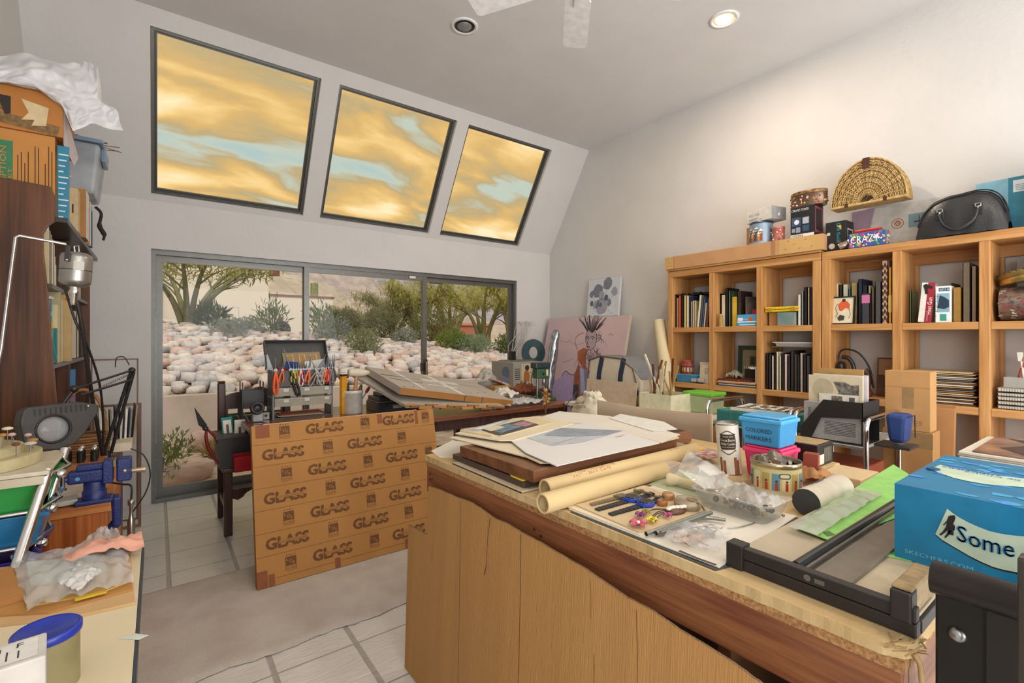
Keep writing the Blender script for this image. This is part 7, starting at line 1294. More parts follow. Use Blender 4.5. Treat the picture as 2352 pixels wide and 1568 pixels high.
# blue shoe carton
t_ = thing('shoe_carton', 'large bright blue shoe carton with a curved cream logo panel, at the right edge', 'carton', (1.20, -.02, BZ+.027)); W_, D_, H_ = .39, .335, .148
def kar(g):
    g.box((0, 0, 0), (W_, D_, H_)); X = toX((0, D_, 0)); Z = fr((0, D_, H_), (0, -1, 0), (1, 0, 0)); FW = toX((1.20, -.02+D_, BZ+.027)); P = lambda L_: [loc(FW, 2040+a_/2.667, 980+b_/2.667) for a_, b_ in L_]
    tp_ = P([(362, 500), (395, 526), (430, 550), (490, 583), (550, 610), (620, 637), (700, 655), (790, 667), (900, 672), (1020, 670)]); bt = P([(290, 655), (330, 690), (380, 720), (440, 755), (500, 790), (570, 825), (640, 855), (700, 872), (790, 890), (1000, 920)])
    g.flat([(a_+.001, b_-.003) for a_, b_ in bt]+tp_[::-1], X, 4, .0005); g.flat(bt+tp_[::-1], X, 1, .001)
    (ax, ay), (bx, by), (cx, cy) = P([(425, 690), (590, 752), (775, 797)]); q2 = ((cy-ay)/(cx-ax)-(by-ay)/(bx-ax))/(cx-bx); bend = lambda x: ay+(by-ay)/(bx-ax)*(x-ax)+q2*(x-ax)*(x-bx)
    for dx in (0, .0008, -.0008): g.text('Some', X, .030, 2, .002+abs(dx), width=cx-ax, x=ax+dx, y=0, bend=bend)
    g.text("thin' Else", X, .024, 2, .002, width=.09, x=cx+.012, y=0, bend=lambda x: bend(min(x, cx+.03)))
    (sx, sy), (ex, ey) = P([(103, 766), (522, 884)]); g.text('SKECHERS.COM', X, .0075, 3, .0012, width=ex-sx, x=sx, y=sy, bend=lambda x: (ey-sy)*(x-sx)/(ex-sx))
    for L_ in ([(372, 545), (385, 541), (410, 540), (414, 556), (408, 575), (400, 590), (410, 630), (385, 640), (370, 665), (352, 680), (345, 672), (360, 655), (368, 630), (350, 645), (325, 664), (315, 658), (335, 640), (355, 612), (362, 585), (342, 602), (338, 598), (362, 572)], [(372, 630), (403, 638), (402, 664), (370, 656)], [(404, 590), (412, 610), (405, 636), (400, 634), (406, 610)]): g.flat(P(L_), X, 4, .0022)
    FT = fr((1.20, -.02+D_, BZ+.027+H_), (0, -1, 0), (1, 0, 0)); Q = lambda L_: [loc(FT, *a_) for a_ in L_]; g.flat(Q([(2159, 1068), (2137, 1078), (2165, 1089), (2190, 1098), (2225, 1106), (2265, 1113), (2344, 1119), (2420, 1124), (2420, 1104), (2344, 1099), (2302, 1094), (2265, 1089), (2227, 1083), (2190, 1076)]), Z, 1, .001); (tx, ty), (wx, wy) = Q([(2299, 1094), (2165, 1072)])
    Zi = Z @ Matrix.Translation((tx, ty, 0)) @ Matrix.Rotation(math.atan2(wy-ty, wx-tx), 4, 'Z'); g.text('SKECHERS', Zi, .009, 4, .002, width=math.hypot(wx-tx, wy-ty)); g.text('by Choice', Zi @ Matrix.Translation((-.03, .012, 0)), .013, 2, .002, width=.085)
    R = random.Random(12)
    for k in range(60):
        x0, y0 = R.uniform(.01, .31), R.uniform(.01, .37); 
        g.flat([(x0+R.uniform(.6, 1.2)*.018*math.cos(a_), y0+R.uniform(.4, 1.2)*.012*math.sin(a_)) for a_ in [2*PI*i/9 for i in range(9)] ], Z, 5+k % 2, .0003+.00001*k)
g = MB(); kar(g); g.build('carton_body', [mat('#147aa6', .35), mat('#b9cdb8', .5), mat('#1d6d9c', .5), mat('#6fc0d8', .5), mat('#17181c', .5), mat('#3f8fdd', .35), mat('#3fa3d6', .35)], t_, bev=0)
for y_ in (D_-.02,): MB().cyl(.012, .0, .003, 16, M=Matrix.Translation((.19, y_, H_+.0005))).build('finger_tab', mat('#1a4f74', .5), t_)
# black equipment stand at the right edge
t_ = thing('equipment_stand', 'black metal machine stand with a horizontal round bar, at the lower right edge', 'stand', (.955, -.6, 0)); K2 = mat('#1b1816', .35, .2, .1)
p0 = onx(2142, 1322, .93); g = MB(); g.cyl(.0235, -.2, p0.y+.6, 28, 0, Matrix.Translation((p0.x-.955, 0, p0.z)) @ Matrix.Rotation(-PI/2, 4, 'X')); g.build('round_bar', mat('#2c2724', .28, .5), t_, bev=.003)
g = MB(); g.box((-.004, .745, 0), (.02, .800, p0.z-.03)); g.build('post', K2, t_, bev=.003); g = MB(); g.box((.0, -.2, .25), (.015, .744, p0.z-.035)); g.build('side_panel', mat('#26221e', .45, .1), t_)
MB().lathe([(.011, 0), (.0105, .003), (.006, .006), (.0001, .007)], 20, M=toX((-.004, .775, .90))).build('bolt', steel(), t_); MB().lathe([(.006, 0), (.004, .003), (.0001, .003)], 14, M=toX((-.0005, .70, .79))).build('bolt', steel(), t_); MB().box((-.012, .74, 0), (.3, .81, .02)).build('foot', K2, t_)
q = onx(2338, 1250, .85); g = MB(); g.box((-.115, q.y+.6-.05, .30), (-.09, q.y+.6, 1.075)); g.build('upright', mat('#4a4642', .4, .3), t_, bev=.006)
# ================================================================ CHROME CARTS AND CARTONS ON THE RIGHT
def chrome_cart(label, x0, x1, y0, y1, z, ztop, sh):
    t_ = thing('chrome_cart', label, 'cart', (x0, y0, 0)); X, Y = x1-x0, y1-y0; r = .0125
    for yy in (.0, Y): g = MB(); pts = [(0, yy, .02), (0, yy, ztop-.06)]+[(.05-.05*math.cos(a), yy, ztop-.05+.05*math.sin(a)) for a in [PI/2*k/5 for k in range(1, 6)]]+[(X-.05+.05*math.sin(a), yy, ztop-.05+.05*math.cos(a)) for a in [PI/2*k/5 for k in range(6)]]+[(X, yy, .02)]; g.tube(pts, r, 12); g.build('end_frame', chrome(), t_)
    for zz in (z, .42): g = MB(); g.box((.005, .015, zz-.018), (X-.005, Y-.015, zz-.003)); s_ = g.build('shelf', mat(sh, .35), t_, bev=.004); [MB().tube([(x_, 0, zz-.004), (x_, Y, zz-.004)], .007, 8).build('rail', chrome(), t_) for x_ in (0, X)]
    for a in (0, X):
        for b in (0, Y): MB().ball((a, b, .02), .02, sz=1).build('caster', black(), t_)
    return t_
chrome_cart('chrome tube cart whose grey shelf carries the black magazine file', 2.79, 3.30, .845, 1.17, .80, .935, '#a7a69e')
chrome_cart('chrome tube cart carrying the teal hatched case', 2.84, 3.30, 1.22, 1.72, .80, .93, '#4a4a48')
# teal case with book on it
def hatch(g, X, Y, Z, d):
    for k in range(60): g.rect(X, .0078*k, .0, .0078*k+.0012, d[2], 1, .0006)
    for k in range(9): g.rect(X, 0, .008*k+.004, d[1], .008*k+.0052, 1, .0007)
    for k in range(30): g.rect(Y, .0098*k, .0, .0098*k+.0012, d[2], 1, .0006)
boxthing('hatched_case', 'teal case with a fine dark grid pattern on the chrome cart', 'case', (3.03, 1.455, .799), (.30, .44, .085), [mat('#3f8f86', .5), mat('#1f4744', .6)], marks=hatch)
boxthing('book', 'large book with black and white cover lying on the teal case', 'book', (3.02, 1.44, .886), (.25, .32, .022), [mat('#d9d4c8', .5), mat('#1d1c1c', .5), mat('#7a5a34', .5)], rz=.1, marks=lambda g, X, Y, Z, d: (g.rect(Z, 0, 0, d[0], .02, 1), g.rect(Z, 0, .30, d[0], .32, 1), g.rect(Z, 0, 0, .02, d[1], 1), [g.flat([(.04+.05*(k % 4), .04+.06*(k//4)), (.075+.05*(k % 4), .045+.06*(k//4)), (.06+.05*(k % 4), .085+.06*(k//4)), (.035+.05*(k % 4), .07+.06*(k//4))], Z, 1, .001) for k in range(16) if k not in (5, 9)], g.rect(Z, .10, .14, .15, .18, 2, .0012)))
t_ = thing('lidded_tub', 'clear plastic tub with bright green lid behind the teal case', 'tub', (3.30, 2.02, .781)); MB().box((-.09, -.115, 0), (.09, .115, .13), taper=.01).build('tub_body', mat('#a8b48c', .25, 0, .1, 5), t_, bev=.01); g = MB(); g.box((-.098, -.123, .13), (.098, .123, .155)); g.build('lid', mat('#74c63a', .35), t_, bev=.008)
# magazine file
t_ = thing('magazine_file', 'black cardboard magazine file stuffed with papers on the chrome cart', 'magazine file', (2.81, .865, .800)); FX, FY, FZ = .24, .285, .215
F = toX((0, FY, 0)); g = MB(); side = [(0, 0), (.05, 0), (.10, .12), (FY, .135), (FY, FZ), (.11, FZ), (0, .06)]
g.prism(side, -.003, 0, 0, F); g.prism([(0, 0), (FY, 0), (FY, FZ), (.11, FZ), (0, .06)], -.003, 0, 0, F @ Matrix.Translation((0, 0, -FX+.003))); g.box((0, 0, .12), (FX, .003, FZ)); g.box((0, 0, 0), (FX, FY, .003)); g.box((.0, .0, 0), (.006, .006, .13)); g.build('file_body', mat('#1e1b19', .6), t_)
def note(g, X, Y, Z, d):
    for k in range(9): g.rect(X, .10, .03+.008*k, .24, .0325+.008*k, 1)
    g.text('diskettes', X @ Matrix.Translation((.035, .05, 0)) @ Matrix.Rotation(PI/2, 4, 'Z'), .022, 1, width=.11)
boxthing('diskette_book', 'grey book lettered diskettes inside the black magazine file', 'book', (2.845, 1.005, .806), (.035, .27, .19), [mat('#a09f9b', .6), mat('#33312f', .6)], marks=note, bev=.002)
mags = [('torn cream sketch sheet with a dark corner at the front of the magazine file', '#d0c3a4', .325, .0, 1), ('newspaper clipping folded forward in the magazine file', '#d8d2c4', .23, .004, 2), ('white magazine in the magazine file behind the torn sketch', '#ddd8cc', .33, .0, 0), ('teal edged booklet in the magazine file', '#2f8a96', .25, .0, 0), ('tan folder tallest in the magazine file', '#b18a52', .36, .0, 0), ('white catalogue at the back of the magazine file', '#d9d4dc', .33, -.1, 0), ('black spined binder at the back of the magazine file', '#232427', .345, -.1, 0), ('striped purple and white booklet at the back of the magazine file', '#8a6a86', .32, -.1, 0)]
for k, (lab, c_, h_, dy, mk) in enumerate(mags):
    if mk == 1: f_ = lambda g, X, Y, Z, d: (g.flat([(.12, d[2]-.03), (.145, .24), (.13, .2), (.235, .2), (.235, d[2]-.04), (.2, d[2]-.045), (.17, d[2]-.03)], X, 1, .001), g.disc(X, .07, .25, .05, .06, 2, .0008))
    elif mk == 2: f_ = lambda g, X, Y, Z, d: (g.rect(X, .06, d[2]-.05, .11, d[2]-.01, 1), g.rect(X, .14, d[2]-.045, .165, d[2]-.012, 3), [g.rect(X, .05+.011*q, .08, .056+.011*q, d[2]-.06, 3) for q in range(11)])
    else: f_ = None
    boxthing('magazine', lab, 'magazine', (2.885+.018*k if mk != 2 else 2.872, 1.012+dy*.2+(-.02 if mk == 2 else 0), .812), (.012 if mk != 2 else .003, .25-.01*k if mk != 2 else .18, h_), [mat(c_, .7), mat('#4a4440', .7, 0, .4, 60, col2='#8a8478'), mat('#b8ab8c', .8), mat('#54504c', .7)], marks=f_, bev=0)
# blue pouch
t_ = thing('blue_pouch', 'navy zipped pouch hanging at the end of the chrome cart', 'pouch', (3.02, .775, .80)); MB().box((-.055, -.045, .01), (.075, .045, .155), taper=.012).build('pouch_body', mat('#28407c', .6, 0, .1, 20), t_, bev=.018); MB().tube([(-.05, -.047, .145), (.07, -.047, .145), (.078, -.047, .03)], .0025, 5).build('zip', mat('#1a2340', .5), t_)
MB().box((.16, -.13, -.012+.80-.003), (.32, .015, .797)).build('side_ledge', mat('#3a3836', .4), bpy.data.objects['chrome_cart'])
# low things in front of the cart
boxthing('red_crate', 'rust red plastic crate under the chrome cart shelf', 'crate', (2.99, 1.0, .421), (.30, .26, .26), [mat('#a04a2c', .5)], bev=.006)
boxthing('low_stool', 'low dark stool beside the near workbench', 'stool', (2.42, .66, .001), (.5, .5, .66), [mat('#3a2c22', .6)], bev=.01)
o = crumple('leather_bag', mat('#4a3020', .5, 0, .2, 20), (2.33, .68, .668), (.2, .16), 22, 18, .03, 6, 3, domed=.09); tag(o, 'crumpled dark brown leather bag beside the near workbench', 'bag')
g = MB(); g.ball((0, 0, .045), .075, 0, 16, sz=.62); tag(place(g.build('straw_hat', mat('#b89b6c', .8, 0, .25, 60, .6, 120)), (2.50, .54, .662)), 'rounded straw coloured woven lump beside the brown leather bag', 'basket')
# cartons
boxthing('tall_carton', 'tall tan cardboard carton with torn lid standing right of the magazine file', 'carton', (3.375, .815, .83), (.12, .20, .325), [card('#c0925c'), card('#a87c4c'), mat('#9c7c54', .4)], marks=lambda g, X, Y, Z, d: (g.rect(X, 0, .235, .2, .238, 1), g.rect(X, .08, .12, .13, .235, 2), g.text('E9', X @ Matrix.Translation((.13, .03, 0)), .03, 1)))
boxthing('tall_carton', 'tan carton under the tall one right of the magazine file', 'carton', (3.385, .815, .001), (.14, .22, .828), [card('#b28450'), mat('#9c7c54', .4)], marks=lambda g, X, Y, Z, d: g.rect(X, 0, .74, d[1], .82, 1))
boxthing('crushed_carton', 'crushed brown carton right of the tall tan one', 'carton', (3.56, .78, .001), (.16, .20, .95), [card('#a9794a')], rot=(.02, 0, .15))
# table and pile at the right edge
table('dark_table', 'dark small table behind the shoe carton', 2.30, 3.10, -.15, .40, .84, .03, mat('#2b2623', .4), mat('#24201e', .4), .04, .04)
q = onz(2225, 1030, .90); 
boxthing('black_case', 'flat black case under the printed sheets at the right edge', 'case', (2.62, .17, .841), (.5, .42, .05), [mat('#1f1c1a', .4)], bev=.006)
boxthing('wooden_strip', 'light wooden strip beside the flat black case', 'strip', (2.345, .20, .841), (.03, .38, .035), [wood('#a8824a', '#c9a468', 'y')])
z = stackof('print_sheet', None, 'print', 2.38, 2.86, -.03, .43, .893, [(.008, '#cfc9b8', 'thick cream print lowest in the pile on the flat black case'), (.008, '#bdb8ac', 'grey print second in the pile on the flat black case'), (.008, '#d4cebf', 'pale print third in the pile on the flat black case')], seed=3)
boxthing('print_sheet', 'red brown landscape print in a clear sleeve on top of the pile', 'print', (2.62, .20, z+.001), (.44, .40, .004), [mat('#a8806c', .25, 0, .4, 9, col2='#5f4f48'), mat('#4a3a34', .4)], marks=lambda g, X, Y, Z, d: (g.flat([(.02, .25), (.15, .35), (.3, .28), (.4, .36), (.4, .2), (.1, .15)], Z, 1)), bev=0)
q = onz(2100, 1068, .80); g = MB(); g.box((-.012, -.14, 0), (.012, .14, .035)); g.ball((-.013, .10, .018), .006, 1, 8); tag(place(g.build('metal_rail', [black(), steel()]), (2.05, .40, BZ-.045)), 'black metal rail behind the green paper', 'rail'); MB().box((-.01, -.1, -.82), (.01, -.06, 0)).build('rail_post', black(), bpy.data.objects['metal_rail'])
# ================================================================ LEFT SIDE: BOOKCASE, BENCHES, LAMPS
random.seed(31)
DB = wood('#3d1f0d', '#6e4122', 'z', .4, .6, .1); DBy = wood('#3d1f0d', '#633a20', 'y', .4)
t_ = thing('dark_bookcase', 'dark stained bookcase with a shaped side panel against the left wall', 'bookcase', (-.685, 3.18, 0))
FX_ = toY((0, 0, 0)); sidep = [(0, 0), (.29, 0), (.29, 1.05), (.282, 1.2), (.262, 1.55), (.245, 1.75), (.245, 1.84), (.262, 1.88), (.285, 1.905), (.285, 2.03), (.27, 2.07), (0, 2.09)]
MB(toY((0, 0, 0))).prism(sidep, -.025, 0).build('side_panel', DB, t_, bev=.003)
MB().box((0, 1.50, 0), (.285, 1.525, 1.93)).build('side_panel', DB, t_); MB().box((0, .60, 0), (.275, .62, 1.90)).build('divider', DB, t_); MB().box((0, .025, .02), (.008, 1.50, 1.90)).build('back_board', mat('#241610', .6), t_)
for y0, y1 in ((.025, .60), (.62, 1.50)):
    for zz in (.05, .45, .80, 1.185, 1.58): MB().box((.008, y0, zz), (.275, y1, zz+.022)).build('shelf_board', mat('#4a4440', .3, 0, .1), t_, bev=.002)
MB().box((0, .025, 1.905), (.33, 1.50, 1.93)).build('top_board', mat('#3a3430', .3), t_, bev=.003)
def lb(label, cat, x0, x1, y0, y1, z0, z1, col, name=None, marks=None, rot=None, extra=(), group=None, bev=.001):
    return boxthing(name or cat, label, cat, ((x0+x1)/2, (y0+y1)/2, z0+.001), (x1-x0, y1-y0, z1-z0), [mat(col, .65, 0, .05, 20)]+[mat(c, .6) for c in extra], marks=marks, rot=rot, bev=bev, group=group)
# near bay, upper shelf: folders and magazines
S2, S3, S1 = 1.603, 1.208, .823
y = 3.225
for k, (th, h_, c_, tn) in enumerate(((.02, .26, '#cbb88a', 'cream'), (.012, .285, '#e6e4de', 'white'), (.01, .28, '#2a3a33', 'dark green'), (.02, .27, '#d8c79c', 'cream'), (.012, .25, '#3a3128', 'dark brown'), (.012, .255, '#cbb487', 'tan'), (.006, .26, '#3c5c8a', 'thin blue'), (.014, .235, '#e2dccb', 'off-white'), (.010, .24, '#d9c9a0', 'cream'), (.012, .235, '#23241f', 'black'), (.012, .22, '#c9d0b8', 'pale green'), (.018, .16, '#ddd6c4', 'short cream'), (.02, .12, '#d5cdb8', 'shortest cream'))):
    tag(lb('%s magazine, %s from the near end on the upper shelf of the dark bookcase' % (tn, ORD[k].replace('leftmost', 'first')), 'magazine', -.66, -.43, y, y+th, S2, S2+h_, c_, 'magazine', group='magazines on the upper shelf of the dark bookcase', rot=(-.0, 0, 0)), None, None); y += th+.006
# near bay, middle shelf: little coloured file boxes
cols_ = [[('#c9b0c9', 'lilac'), ('#3f6fb0', 'blue'), ('#7fb59c', 'mint green')], [('#c9605c', 'coral'), ('#b0503a', 'brick red'), ('#d8ad4a', 'amber')], [('#c9b25a', 'mustard'), ('#d0a848', 'gold'), ('#cfc07a', 'straw yellow')]]
for r in range(3):
    for c_ in range(3):
        lb('%s small card box in the little stack on the middle shelf, %s row' % (cols_[r][c_][1], ('top', 'middle', 'bottom')[r]), 'box', -.62, -.425, 3.215+.037*c_, 3.250+.037*c_, S3+.105*(2-r), S3+.105*(2-r)+.103, cols_[r][c_][0], 'card_box', extra=('#e8e6e0',), marks=lambda g, X, Y, Z, d: g.rect(fr((d[0]/2, -d[1]/2, 0), (0, 1, 0), (0, 0, 1)), .012, .03, .024, .05, 1), group='small card boxes on the middle shelf')
for k, (y, w_, h_, c_, lab) in enumerate(((3.345, .06, .30, '#d6c79a', 'cream envelope wallet beside the coloured card boxes'), (3.425, .05, .37, '#b7ab85', 'olive folder behind the cream wallet'), (3.50, .008, .33, '#c9c4a4', 'typed grey-green sheet in front of the tan notebook'))): lb(lab, 'folder', -.65, -.41, y, y+w_, S3, S3+h_, c_, 'folder', extra=('#6a6858',), marks=(lambda g, X, Y, Z, d: [g.rect(Y, .03, .08+.02*q, .16, .083+.02*q, 1) for q in range(9)]) if k == 2 else None)
lb('tan notebook board with a large dark red letter g', 'notebook', -.64, -.385, 3.60, 3.625, S3, S3+.385, '#c2a36c', 'sketch_pad', extra=('#7a2430', '#d85a2c', '#d8c49a'), marks=lambda g, X, Y, Z, d: (g.text('g', Y @ Matrix.Translation((.15, .21, 0)), .115, 1, .001), g.disc(Y, .235, .345, .008, mi=2), [g.disc(Y, .02+.012*q, .375, .003, mi=3) for q in range(19)]))
lb('turquoise cup-shaped roll beside the coloured card boxes', 'roll', -.45, -.41, 3.345, 3.355, S3, S3+.18, '#3f9aa0', 'paper_strip') ; lb('white papers lying at the near end of the middle shelf', 'paper', -.50, -.42, 3.23, 3.33, S3+.32, S3+.335, '#d8d4d8', 'paper_sheet')
# far bay
for k, (y, th, h_, zb, c_, tn) in enumerate(((3.82, .03, .30, S2, '#7a9a4a', 'green'), (3.87, .03, .26, S2, '#d9d4c4', 'white'), (3.92, .02, .27, S2, '#9fb58a', 'pale green'), (3.96, .03, .25, S2, '#cfc8b8', 'grey'), (4.02, .03, .26, S2, '#6b6f73', 'dark grey'), (4.3, .04, .24, S2, '#c9c4b8', 'cream'), (4.45, .04, .26, S2, '#a8a49a', 'stone grey'))): lb('%s magazine on the upper shelf of the far bay, %s from the divider' % (tn, ORD[k].replace('leftmost', 'first')), 'magazine', -.65, -.43, y, y+th, zb, zb+h_, c_, 'magazine', group='magazines in the far bay')
for k, (z0, z1, c_, tn) in enumerate(((0, .09, '#9c8fb0', 'lavender'), (.091, .15, '#b79a90', 'dusty pink'), (.151, .24, '#d89a58', 'orange'), (.241, .33, '#b98f8a', 'rose'))): lb('%s card box in the stack on the far middle shelf' % tn, 'box', -.62, -.43, 3.82, 3.96, S3+z0, S3+z1, c_, 'card_box')
for k, (y, c_, tn) in enumerate(((4.10, '#c9c0a8', 'cream'), (4.16, '#5a3a2c', 'brown'), (4.22, '#d8d2c4', 'white'), (4.4, '#3a2c26', 'dark'))): lb('%s book standing in the far middle shelf, %s from the card boxes' % (tn, ORD[k].replace('leftmost', 'first')), 'book', -.64, -.42, y, y+.045, S3, S3+.30, c_, 'book')
lb('bright blue plastic box on the lower far shelf', 'box', -.62, -.41, 3.83, 4.02, S1+.165, S1+.32, '#2a7fc0', 'plastic_box'); lb('purple pink plastic box under the bright blue one', 'box', -.62, -.41, 3.83, 4.02, S1, S1+.163, '#8f5a94', 'plastic_box')
# ---- on top of the bookcase
Z1 = 1.931
def pres(g, X, Y, Z, d):
    R = random.Random(3); g.rect(Y, 0, .05, .135, .34, 1); g.text('SCRIPTION', Y @ Matrix.Translation((.113, .07, .001)) @ Matrix.Rotation(PI/2, 4, 'Z'), .022, 0, .002, width=.24); g.text('DIET', Y @ Matrix.Translation((.132, .12, .001)) @ Matrix.Rotation(PI/2, 4, 'Z'), .014, 0, .002, width=.09)
    for k in range(11): x_ = .15+.0118*k; z_ = .02+R.random()*.06; g.rect(Y, x_, z_, x_+.0035, z_+R.uniform(.18, .30), 2) if k not in (4, 7) else None
boxthing('diet_carton', 'orange tan carton with green panel and vertical print on the dark bookcase', 'carton', (-.545, 3.40, Z1), (.28, .34, .395), [card('#c68a48'), mat('#3f7f58', .7), mat('#54381f', .7)], marks=pres)
g = MB(Matrix.Translation((-.53, 3.42, Z1+.397))); x_, y_, z_ = .31, .40, .20; g.box((-x_/2, -y_/2, 0), (x_/2, y_/2, z_)); Y = toY((-x_/2, -y_/2, 0)); 
g.flat([(.0, .03), (.29, .0), (.30, .05), (.0, .08)], Y, 1, .001); g.rect(Y, .0, .08, .12, .15, 1, .001); g.flat([(.085, .15), (.13, .15), (.13, .07), (.11, .06)], Y, 2, .0016); g.flat([(.165, .15), (.26, .13), (.25, .04), (.2, .03), (.21, .06), (.165, .05), (.19, .09)], Y, 3, .0016); g.rect(Y, 0, .06, .02, .16, 3, .002); g.text('NO.', Y @ Matrix.Translation((.002, .1, .001)), .012, 2, .002)
g.add([(x_/2+.001, -y_/2+.01, -.03), (x_/2+.03, -y_/2+.12, -.10), (x_/2+.02, y_/2-.02, .02), (x_/2+.001, -y_/2+.01, .17)], [(0, 1, 2, 3)], 4)
tag(g.build('taped_carton', [card('#b8793c'), mat('#7f6238', .35, 0, .3, 50), mat('#2b211a', .6), mat('#d6bf94', .6), mat('#d4c8cc', .6)], recalc=True), 'worn brown carton sealed with brown tape, stacked on the orange tan one', 'carton')
g = MB(); g.box((-.685, 3.215, 2.53), (-.375, 3.235, 2.575)); o = tag(g.build('carton_flap', card('#b88350')), 'folded brown flap along the top front of the worn taped carton', 'flap')
F = fr((-.40, 3.22, 1.90), (.35, 1, 0), (0, 0, 1)); boxthing('catalogue', 'teal brochure hanging vertically in front of the cartons', 'brochure', (-.375, 3.235, 1.905), (.045, .012, .385), [mat('#2a7f9c', .4), mat('#d8e0e4', .5)], marks=lambda g, X, Y, Z, d: [g.rect(Y, .006, .03+.028*k, .014+.006*(k % 4)+.01, .036+.028*k, 1) for k in range(12)])
boxthing('magenta_box', 'magenta and cream board game box standing by the teal brochure', 'box', (-.43, 3.625, Z1+.0), (.15, .09, .24), [mat('#c9b48a', .6), mat('#8f4a80', .5), mat('#33222c', .5), mat('#e4e0dc', .5)], marks=lambda g, X, Y, Z, d: (g.rect(Y, .04, 0, .09, d[2], 1), g.rect(Y, .125, .10, .132, .15, 2)), bev=.002)
boxthing('carton', 'plain brown carton with white side near the middle of the bookcase top', 'carton', (-.44, 3.85, Z1), (.2, .16, .285), [card('#b5824c'), mat('#dcdcd8', .6)], marks=lambda g, X, Y, Z, d: g.rect(fr((d[0]/2, -d[1]/2, 0), (0, 1, 0), (0, 0, 1)), 0, 0, d[1], d[2], 1))
for k, (y, c_, tn) in enumerate(((4.02, '#c98a4a', 'orange'), (4.07, '#e2e0da', 'white'), (4.12, '#2f8aa8', 'teal blue'), (4.17, '#4a3226', 'dark brown'))): lb('%s folder standing under the clear tub, %s from the plain carton' % (tn, ORD[k].replace('leftmost', 'first')), 'folder', -.60, -.345, y, y+.03, Z1, Z1+.30-.02*k, c_, 'folder')
t_ = thing('storage_tub', 'clear blue-grey plastic storage tub with lid on the bookcase top', 'tub', (-.475, 4.12, 2.236)); MB().box((-.20, -.20, 0), (.19, .20, .31), taper=.03).build('tub_body', mat('#8e969c', .25, 0, .25, 4, col2='#bcc3c8', alpha=.88), t_, bev=.02)
g = MB(); g.box((-.215, -.215, .31), (.205, .215, .335)); g.box((.185, -.10, .23), (.21, .10, .315)); g.build('lid', mat('#7f95aa', .3), t_, bev=.006); g = MB(); R = random.Random(3); g.tube(smooth([(.02+R.gauss(0, .03), -.182, .06+R.random()*.05) for k in range(12)], 3), .004, 5); g.build('cord', mat('#cfc6b4', .7), t_)
g = MB(); R = random.Random(7)
for k in range(30): a = R.uniform(-.4, .4); q = V((-.18+R.random()*.3, R.uniform(-.15, .1), .0)); g.tube([q, q+V((.08*math.cos(a), .05*math.sin(a), R.uniform(.0, .03))), q+V((.17*math.cos(a), .09*math.sin(a), R.uniform(.0, .035)))], .0025, 4)
tag(place(g.build('dry_twigs', mat('#7a6048', .9)), (-.45, 4.10, 2.577)), 'tangle of dry brown twigs lying on the clear tub', 'twigs')
g = MB(); R = random.Random(9); g.tube(smooth([(0, 0, .06), (.03, 0, .02), (.02, .01, -.06), (.045, 0, -.12), (.04, 0, -.16)], 4), [.01]*8+[.016]*5+[.008]*4, 6); tag(place(g.build('dark_strap', mat('#33281f', .8)), (-.335, 4.26, 2.16)), 'ragged dark strap dangling below the clear tub', 'strap')
# white plastic bag
t_ = thing('plastic_bag', 'big white translucent plastic bag spilling over the top cartons', 'bag', (0, 0, 0)); W0 = clear('#eeeef0', .80, .35)
def BP(u, v, y): return ony(u, v, y)
rows = [[(-60, 150, 3.3), (20, 126, 3.35), (70, 128, 3.35), (110, 138, 3.35), (160, 147, 3.4), (190, 150, 3.45), (206, 143, 3.5), (227, 155, 3.5)], [(-60, 178, 3.24), (20, 158, 3.22), (70, 158, 3.2), (120, 172, 3.2), (160, 185, 3.25), (195, 190, 3.3), (215, 195, 3.35), (229, 190, 3.4)], [(-60, 194, 3.2), (20, 186, 3.18), (70, 190, 3.18), (130, 208, 3.18), (165, 222, 3.22), (200, 226, 3.25), (222, 225, 3.3), (238, 232, 3.35)], [(-60, 198, 3.2), (20, 192, 3.19), (80, 203, 3.19), (140, 236, 3.2), (172, 262, 3.22), (205, 262, 3.25), (240, 255, 3.3), (272, 262, 3.32)], [(-60, 199, 3.2), (20, 194, 3.2), (90, 206, 3.2), (145, 245, 3.21), (168, 302, 3.22), (205, 288, 3.25), (250, 294, 3.3), (283, 300, 3.3)]]
def bagp(i, j):
    a = i*7; b = j*4; k, l_ = min(6, int(a)), min(3, int(b)); P = lambda r, c: BP(*rows[r][c]); s_, t2 = a-k, b-l_; p_ = P(l_, k).lerp(P(l_, k+1), s_).lerp(P(l_+1, k).lerp(P(l_+1, k+1), s_), t2); n1_ = noise.noise(V((i*5, j*3, 2))); n2_ = abs(noise.noise(V((i*6+j*5, j*6-i*4, 7)))); return p_+V((.012*n1_, -.05*n2_-.02*n1_, .010*noise.noise(V((i*6, j*5, 4)))))
g = MB(); g.grid(70, 40, bagp); g.build('bag_film', W0, t_)
g = MB(); g.ball((0, 0, 0), .12, 0, 16, Matrix.Translation((-.50, 3.42, 2.60)), sz=.45, sy=1.4); g.build('contents', mat('#8a7464', .8, 0, .3, 14, col2='#b5a294'), t_)
g = MB(); g.ball((0, 0, 0), .07, 0, 14, Matrix.Translation((-.355, 3.36, 2.50)), sz=.7); g.build('contents', mat('#a8707a', .7), t_)
